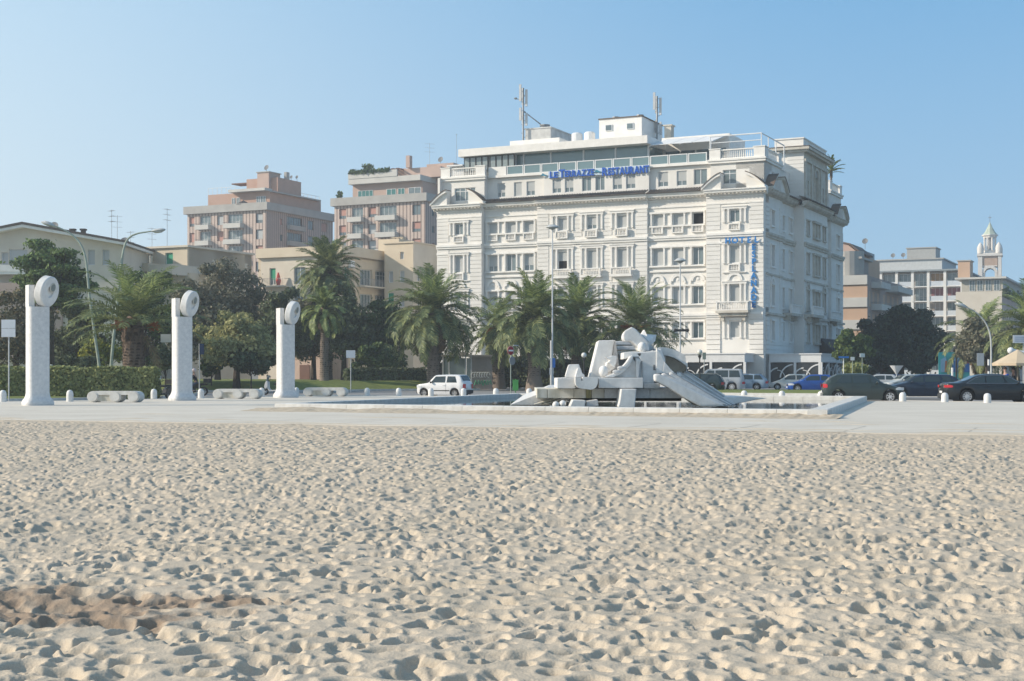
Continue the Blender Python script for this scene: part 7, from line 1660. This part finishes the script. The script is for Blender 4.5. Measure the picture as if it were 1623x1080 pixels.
for i in range(6): x = kx(752 + i * 4.6); g.tube([(x, -.045, .35 + rr.random() * .3), (x + .14, -.045, .85), (x + .22, -.045, .4 + rr.random() * .2)], .06, 4)
link('graffiti', g.mesh('graffiti', mat('green_spray', (.05, .28, .16), .7)), w_)
# painted hoarding
t = thing('hoarding', 'turquoise and blue painted hoarding under the white-framed block', 'hoarding', (PX(1488, 148), 148, 0)); k = 148 / F_PX
b = MB(); b.box(0, 49 * k, 0, .1, 0, 3.6); b.build('board', mat('turquoise_board', (.03, .27, .30), .6, .25, .9, col2=(.05, .40, .45)), t)
for poly, m in (([(1491, 590), (1491, 570), (1499, 566), (1503, 590)], mat('sky_blue_paint', (.20, .42, .62), .6)), ([(1506, 590), (1512, 568), (1524, 562), (1536, 563), (1537, 590)], mat('hoarding_blue', (.03, .15, .42), .6)), ([(1508, 574), (1514, 568), (1526, 563.5), (1534, 563.5), (1526, 567)], mat('sky_blue_paint', (.2, .42, .62), .6)), ([(1525, 570), (1536, 570), (1536, 576), (1526, 577)], mat('hoarding_red', (.35, .08, .10), .6)), ([(1497, 590), (1498, 572), (1501, 572), (1502, 590)], mat('hoarding_rust', (.35, .14, .08), .6))):
    b = MB(); q = [((x - 1488) * k, PZ(y, 148)) for x, y in poly]; q = q if sum(q[i][0] * q[(i + 1) % len(q)][1] - q[(i + 1) % len(q)][0] * q[i][1] for i in range(len(q))) > 0 else q[::-1]; b.prism(q, -.02 - .004 * len(t.children), -.003); b.build('painted_shape', m, t)
b = MB(); b.cyl(22 * k, -1.2, 0, 5.2, .09, 6); b.box(22 * k - 1.2, 22 * k, -1.25, -1.15, 5.0, 5.15); tt = thing('frame_post', 'tall dark post with crossbar in front of the turquoise hoarding', 'post', (PX(1488, 148), 148, 0)); b.build('post', BLKP, tt)
# parasols
t = thing('beach_parasol', 'beige canvas parasol on a wooden pole at the right edge', 'parasol', (PX(1613, 82), 82, 0)); b = MB(); b.cyl(0, 0, 0, 2.7, .045, 8); b.build('pole', mat('wooden_pole', (.30, .25, .19), .8), t)
b = MB(); n = 8; top_ = (0, 0, 2.78); ring = [(1.42 * math.cos(R(22.5 + 45 * i)), 1.42 * math.sin(R(22.5 + 45 * i)), 1.98) for i in range(n)]; b.add([top_] + ring + [(x * .99, y * .99, 1.84) for x, y, z in ring], [(0, 1 + i, 1 + (i + 1) % n) for i in range(n)] + [(1 + i, 9 + i, 9 + (i + 1) % n, 1 + (i + 1) % n) for i in range(n)]); b.build('canopy', mat('beige_canvas', (.56, .46, .33), .85, .08, 1.5), t)
b = MB()
for x, y, z in ring: b.tube([(0, 0, 2.72), (x, y, z - .02)], .012, 4)
b.build('ribs', mat('wooden_pole', (.3, .25, .19), .8), t, kind='stuff')
t = thing('rolled_awning', 'thick rolled white awning tube above the beige parasol', 'awning', (PX(1602, 86), 86, 2.75)); b = MB(); b.tube([(0, 0, 0), (.5, 0, -.12), (1.6, 0, -.30), (3.0, 0, -.35)], [.16, .17, .17, .17], 12); b.build('roll', mat('white_canvas', (.72, .73, .74)), t, True); b = MB(); b.ball((0, 0, .02), .21, 12); b.build('end_cap', WMETAL, t, True); b = MB(); b.cyl(2.9, 0, -2.75, -.3, .05, 6); b.build('post', GPOLE, t)
t = thing('white_parasol', 'small white parasol like an upturned funnel under the large dark tree', 'parasol', (PX(1421, 128), 128, 0)); b = MB(); b.lathe([(.05, 1.3), (.15, 1.45), (.55, 2.0), (.62, 2.1), (.05, 2.05)], n=12); b.build('canopy', CANV, t); b = MB(); b.cyl(0, 0, 0, 1.4, .04, 6); b.build('pole', WMETAL, t)
for i in range(4):
    b = MB(); b.box(-.5, .5, -.03, .03, .3, .8); b.cyl(-.4, 0, 0, .8, .03, 5); b.cyl(.4, 0, 0, .8, .03, 5)

# ------------------------------------------------------------------ people: one continuous skinned body each
def skin_body(name, joints, edges, radii, m, parent, loc=(0, 0, 0), root=0, sub=2):
    me = bpy.data.meshes.new(name); me.from_pydata(joints, edges, []); o = bpy.data.objects.new(name, me); COL.objects.link(o)
    md = o.modifiers.new('skin', 'SKIN'); md.use_smooth_shade = True
    sv = me.skin_vertices[0].data
    for i, r_ in enumerate(radii): sv[i].radius = r_ if hasattr(r_, '__len__') else (r_, r_); sv[i].use_root = (i == root)
    s = o.modifiers.new('sub', 'SUBSURF'); s.levels = sub; s.render_levels = sub
    dg = bpy.context.evaluated_depsgraph_get(); nm = bpy.data.meshes.new_from_object(o.evaluated_get(dg)); bpy.data.objects.remove(o)
    nm.materials.clear(); nm.materials.append(m); nm.polygons.foreach_set('use_smooth', [True] * len(nm.polygons)); return link(name, nm, parent, loc)
SKINC = mat('skin', (.50, .30, .22), .6, .05)
def person(label, x, y, z0, rz, shirt, trousers, pose, hair=(.05, .03, .02), helmet=None, group=None):
    t = thing('person', label, 'person', (x, y, z0), rz, group)
    # x forward, y left; pose gives hip height and limb joints
    hip, knee, foot, hand, elbow = pose['hip'], pose['knee'], pose['foot'], pose['hand'], pose['elbow']; lean = pose.get('lean', 0)
    H_ = Vector(hip); ch = H_ + Vector((lean * .30, 0, .30)); sh = H_ + Vector((lean * .50, 0, .50)); nk = H_ + Vector((lean * .55, 0, .60)); hd = nk + Vector((.02 + lean * .02, 0, .16))
    J = [tuple(H_), tuple(H_ + Vector((lean * .15, 0, .15))), tuple(ch), tuple(sh), tuple(nk), tuple(hd + Vector((0, 0, -.04))), tuple(hd + Vector((0, 0, .07)))]; E = [(0, 1), (1, 2), (2, 3), (3, 4), (4, 5), (5, 6)]
    Rr = [(.15, .12), (.135, .105), (.165, .115), (.13, .09), .055, .085, .078]
    for s in (-1, 1):
        i = len(J); J += [tuple(H_ + Vector((0, s * .10, -.06))), (knee[0], s * knee[1], knee[2]), (foot[0], s * foot[1], foot[2] + .10), (foot[0] + .03, s * foot[1], foot[2] + .04), (foot[0] + .18, s * foot[1], foot[2] + .03)]; E += [(0, i), (i, i + 1), (i + 1, i + 2), (i + 2, i + 3), (i + 3, i + 4)]; Rr += [.095, .062, .042, .045, .035]
        i = len(J); J += [tuple(sh + Vector((0, s * .18, -.02))), (elbow[0], s * elbow[1], elbow[2]), (hand[0], s * hand[1], hand[2]), (hand[0] + .05, s * (hand[1] - .01), hand[2] - .02)]; E += [(3, i), (i, i + 1), (i + 1, i + 2), (i + 2, i + 3)]; Rr += [.058, .044, .032, .036]
        for f in range(4):
            k = len(J); a = hand; J += [(a[0] + .09, s * (a[1] - .03 + f * .02), a[2] - .03), (a[0] + .13, s * (a[1] - .03 + f * .02), a[2] - .06)]; E += [(i + 3, k), (k, k + 1)]; Rr += [.011, .008]
        k = len(J); J += [(hand[0] + .06, s * (hand[1] - .06), hand[2] - .02)]; E += [(i + 3, k)]; Rr += [.011]
    body = skin_body('body', J, E, Rr, SKINC, t)
    # clothes follow the body
    top = MB(); top.v = []
    J2 = [tuple(H_ + Vector((0, 0, .0))), tuple(H_ + Vector((lean * .15, 0, .15))), tuple(ch), tuple(sh + Vector((0, 0, .01)))]; E2 = [(0, 1), (1, 2), (2, 3)]; R2 = [(.17, .135), (.155, .12), (.185, .13), (.145, .10)]
    for s in (-1, 1):
        i = len(J2); J2 += [tuple(sh + Vector((0, s * .18, -.02))), (elbow[0], s * elbow[1], elbow[2]), tuple(Vector((elbow[0], s * elbow[1], elbow[2])).lerp(Vector((hand[0], s * hand[1], hand[2])), pose.get('sleeve', .85)))]; E2 += [(3, i), (i, i + 1), (i + 1, i + 2)]; R2 += [.07, .055, .045]
    skin_body('shirt', J2, E2, R2, shirt, t)
    J3 = [tuple(H_ + Vector((0, 0, .05))), tuple(H_)]; E3 = [(0, 1)]; R3 = [(.165, .13), (.17, .135)]
    for s in (-1, 1):
        i = len(J3); J3 += [tuple(H_ + Vector((0, s * .10, -.06))), (knee[0], s * knee[1], knee[2]), (foot[0], s * foot[1], foot[2] + .12)]; E3 += [(1, i), (i, i + 1), (i + 1, i + 2)]; R3 += [.108, .074, .06]
    skin_body('trousers', J3, E3, R3, trousers, t)
    for s in (-1, 1): b = MB(); b.ball((foot[0] + .08, s * foot[1], foot[2] + .045), .14, 10, (1.05, .38, .38)); b.build('shoe', BLKP, t, True)
    if helmet: b = MB(); b.ball(tuple(hd + Vector((-.01, 0, .06))), .15, 14, (1.1, .95, 1.0)); b.build('helmet', helmet, t, True); b = MB(); b.ball(tuple(hd + Vector((.06, 0, .03))), .115, 12, (.95, .95, .55)); b.build('visor', CGLASS, t, True)
    else:
        b = MB(); b.ball(tuple(hd + Vector((-.02, 0, .07))), .108, 12, (1.02, .95, .95)); b.build('hair', mat('dark_hair', hair, .8), t, True)
        b = MB(); b.ball(tuple(hd + Vector((.095, 0, .0))), .02, 6, (1.2, .8, 1.2)); b.build('nose', SKINC, t, True)
        for s in (-1, 1): b = MB(); b.ball(tuple(hd + Vector((.082, s * .032, .035))), .011, 6); b.build('eye', BLKP, t, True); b = MB(); b.ball(tuple(hd + Vector((0, s * .088, .01))), .025, 6, (.7, .4, 1.2)); b.build('ear', SKINC, t, True)
    return t
stand = dict(hip=(0, 0, .90), knee=(.02, .11, .50), foot=(-.02, .12, 0), elbow=(-.02, .27, 1.14), hand=(.06, .28, .90), lean=0.05)
stand2 = dict(hip=(0, 0, .90), knee=(.05, .11, .50), foot=(0, .13, 0), elbow=(.06, .26, 1.14), hand=(.30, .20, 1.16), lean=.12, sleeve=.1)
BLSH = mat('bright_blue_cloth', (.02, .09, .45), .8, .1); DKC = mat('dark_cloth', (.02, .022, .03), .85, .2); JEAN = mat('denim', (.05, .08, .15), .85, .2)
person('dark-haired person in bright blue top standing behind the black saloon', PX(1595, 79), 79, -.06, R(190), BLSH, DKC, stand2)
person('person in black standing in the shade under the beige parasol', PX(1607, 83), 83, -.06, R(160), DKC, DKC, stand)
# ------------------------------------------------------------------ two-wheelers
def scooter(label, x, y, rz, m, box=False, name='scooter', bike=False, group='two-wheelers'):
    t = thing(name, label, 'motorcycle' if bike else 'scooter', (x, y, -.12), rz, group); rw = .31 if bike else .24; wbh = .70 if bike else .63
    for xc in (-wbh, wbh):
        b = MB(); b.lathe([(rw * .66, -.05), (rw * .95, -.05), (rw, 0), (rw * .95, .05), (rw * .66, .05)], n=22, axis='y', caps=False); w_ = link('wheel', b.mesh('wheel', RUB, True), t, (xc, 0, rw)); b = MB()
        for k in range(5): a = 2 * math.pi * k / 5; b.tube([(0, 0, 0), (math.cos(a) * rw * .68, 0, math.sin(a) * rw * .68)], .018, 4)
        b.lathe([(.05, -.04), (.05, .04)], n=8, axis='y'); link('rim', b.mesh('rim', RIM), w_)
    b = MB()
    if bike:
        b.prism([(-.45, .50), (.30, .42), (.42, .62), (.38, .86), (.05, .92), (-.10, .78), (-.55, .78)], -.13, .13); b.prism([(-1.0, .72), (-.5, .70), (-.5, .80), (-1.02, .84)], -.10, .10)
    else:
        b.prism([(-.95, .55), (-.75, .30), (-.30, .26), (.28, .24), (.42, .40), (.50, .80), (.42, .98), (.36, .95), (.34, .50), (.22, .34), (-.22, .36), (-.30, .62), (-.90, .72)], -.16, .16); b.prism([(.36, .55), (.60, .40), (.66, .62), (.56, .92), (.44, 1.02), (.38, .9)], -.2, .2)
    bd = b.mesh('body', m); bm = bmesh.new(); bm.from_mesh(bd); bmesh.ops.bevel(bm, geom=list(bm.edges), offset=.035, segments=2, affect='EDGES', clamp_overlap=True); bm.to_mesh(bd); bm.free(); bd.polygons.foreach_set('use_smooth', [True] * len(bd.polygons)); bd.set_sharp_from_angle(angle=R(45)); link('body', bd, t)
    b = MB(); b.prism([(-.85, .72), (-.1, .70), (.0, .78), (-.2, .84), (-.80, .86)], -.14, .14); b.build('seat', BLKP, t)
    b = MB(); b.tube([(wbh, 0, rw), (wbh - .22, 0, .95), (wbh - .28, 0, 1.05)], .035, 6); b.tube([(wbh - .34, -.33, 1.10), (wbh - .27, -.12, 1.04), (wbh - .27, .12, 1.04), (wbh - .34, .33, 1.10)], .018, 6); b.build('handlebar', BLKP, t)
    for s in (-1, 1): b = MB(); b.tube([(wbh - .28, s * .22, 1.08), (wbh - .25, s * .30, 1.24)], .01, 4); b.ball((wbh - .25, s * .32, 1.27), .06, 8, (.4, 1.2, .8)); b.build('mirror', BLKP, t)
    b = MB(); b.ball((wbh - .08, 0, .88), .09, 10, (.6, 1.1, .9)); b.build('headlight', CLEARL, t, True)
    b = MB(); b.prism([(wbh - .16, 1.0), (wbh - .10, 1.0), (wbh - .26, 1.38), (wbh - .30, 1.36)], -.18, .18); b.build('windshield', GLASS, t)
    b = MB(); b.tube([(-.2, -.16, .30), (-.75, -.18, .36), (-.95, -.18, .42)], .045, 6); b.build('exhaust', GREYMETAL, t)
    b = MB(); b.tube([(-.05, .12, .28), (-.1, .30, 0)], .018, 5); b.build('side_stand', BLKP, t)
    if box: b = MB(); b.box(-1.15, -.75, -.2, .2, .88, 1.16); b.build('top_box', BLKP, t)
    return t
scooter('white-fronted scooter parked left of the farthest disc column', PX(434, 100), 100, R(168), paint('white_scooter_paint', (.66, .66, .66)))
scooter('dark motorcycle with top box being ridden just right of the middle column', PX(307, 96), 96, R(172), paint('black_bike_paint', (.02, .022, .025)), True, 'motorcycle', True)
person('motorcyclist in dark jacket and pale pink-white helmet on the dark motorcycle', PX(309, 96), 96, -.10, R(172), DKC, JEAN, dict(hip=(-.10, 0, .88), knee=(.28, .20, .62), foot=(.02, .22, .22), elbow=(.16, .28, 1.14), hand=(.34, .24, 1.08), lean=.28), helmet=mat('pale_pink_helmet', (.66, .52, .50), .3, .05, spec=.6))
scooter('dark scooter with leg cover parked at the right end of the pale hedge', PX(257, 84), 84, R(252), paint('black_bike_paint', (.02, .022, .025)), True)
# low white garden things glimpsed over the hedge
for px, Y, w, h, lab in ((33, 98, .9, 1.5, 'white covered heap glimpsed over the hedge beside the first column'), (143, 96, .9, .25, 'low white garden bench slab above the hedge'), (108, 99, .5, .25, 'small white slab above the hedge left of the lamps')):
    t = thing('garden_slab', lab, 'garden furniture', (PX(px, Y), Y, 1.05 if h < 1 else .1)); b = MB(); b.prism([(-w, 0), (w, 0), (w * .8, h * .8), (0, h), (-w * .7, h * .75)] if h > 1 else [(-w, 0), (w, 0), (w, h), (-w, h)], -.4, .4); b.build('slab', CANV, t)
    if h < 1: b = MB(); b.box(-w * .8, -w * .6, -.3, .3, -1.0, 0); b.build('leg', CANV, t); b = MB(); b.box(w * .6, w * .8, -.3, .3, -1.0, 0); b.build('leg', CANV, t)
# ------------------------------------------------------------------ the air
hm = bpy.data.materials.new('sea_haze'); hm.use_nodes = True; nt = hm.node_tree; nt.nodes.clear()
ho = nt.nodes.new('ShaderNodeOutputMaterial'); pv = nt.nodes.new('ShaderNodeVolumePrincipled'); pv.inputs['Color'].default_value = (.88, .95, 1, 1); pv.inputs['Density'].default_value = 0.00068; pv.inputs['Anisotropy'].default_value = 0.3
nt.links.new(pv.outputs[0], ho.inputs['Volume'])
b = MB(); b.box(-330, 430, -320, 520, -1.7, 62); b.build('haze', hm, kind='stuff')
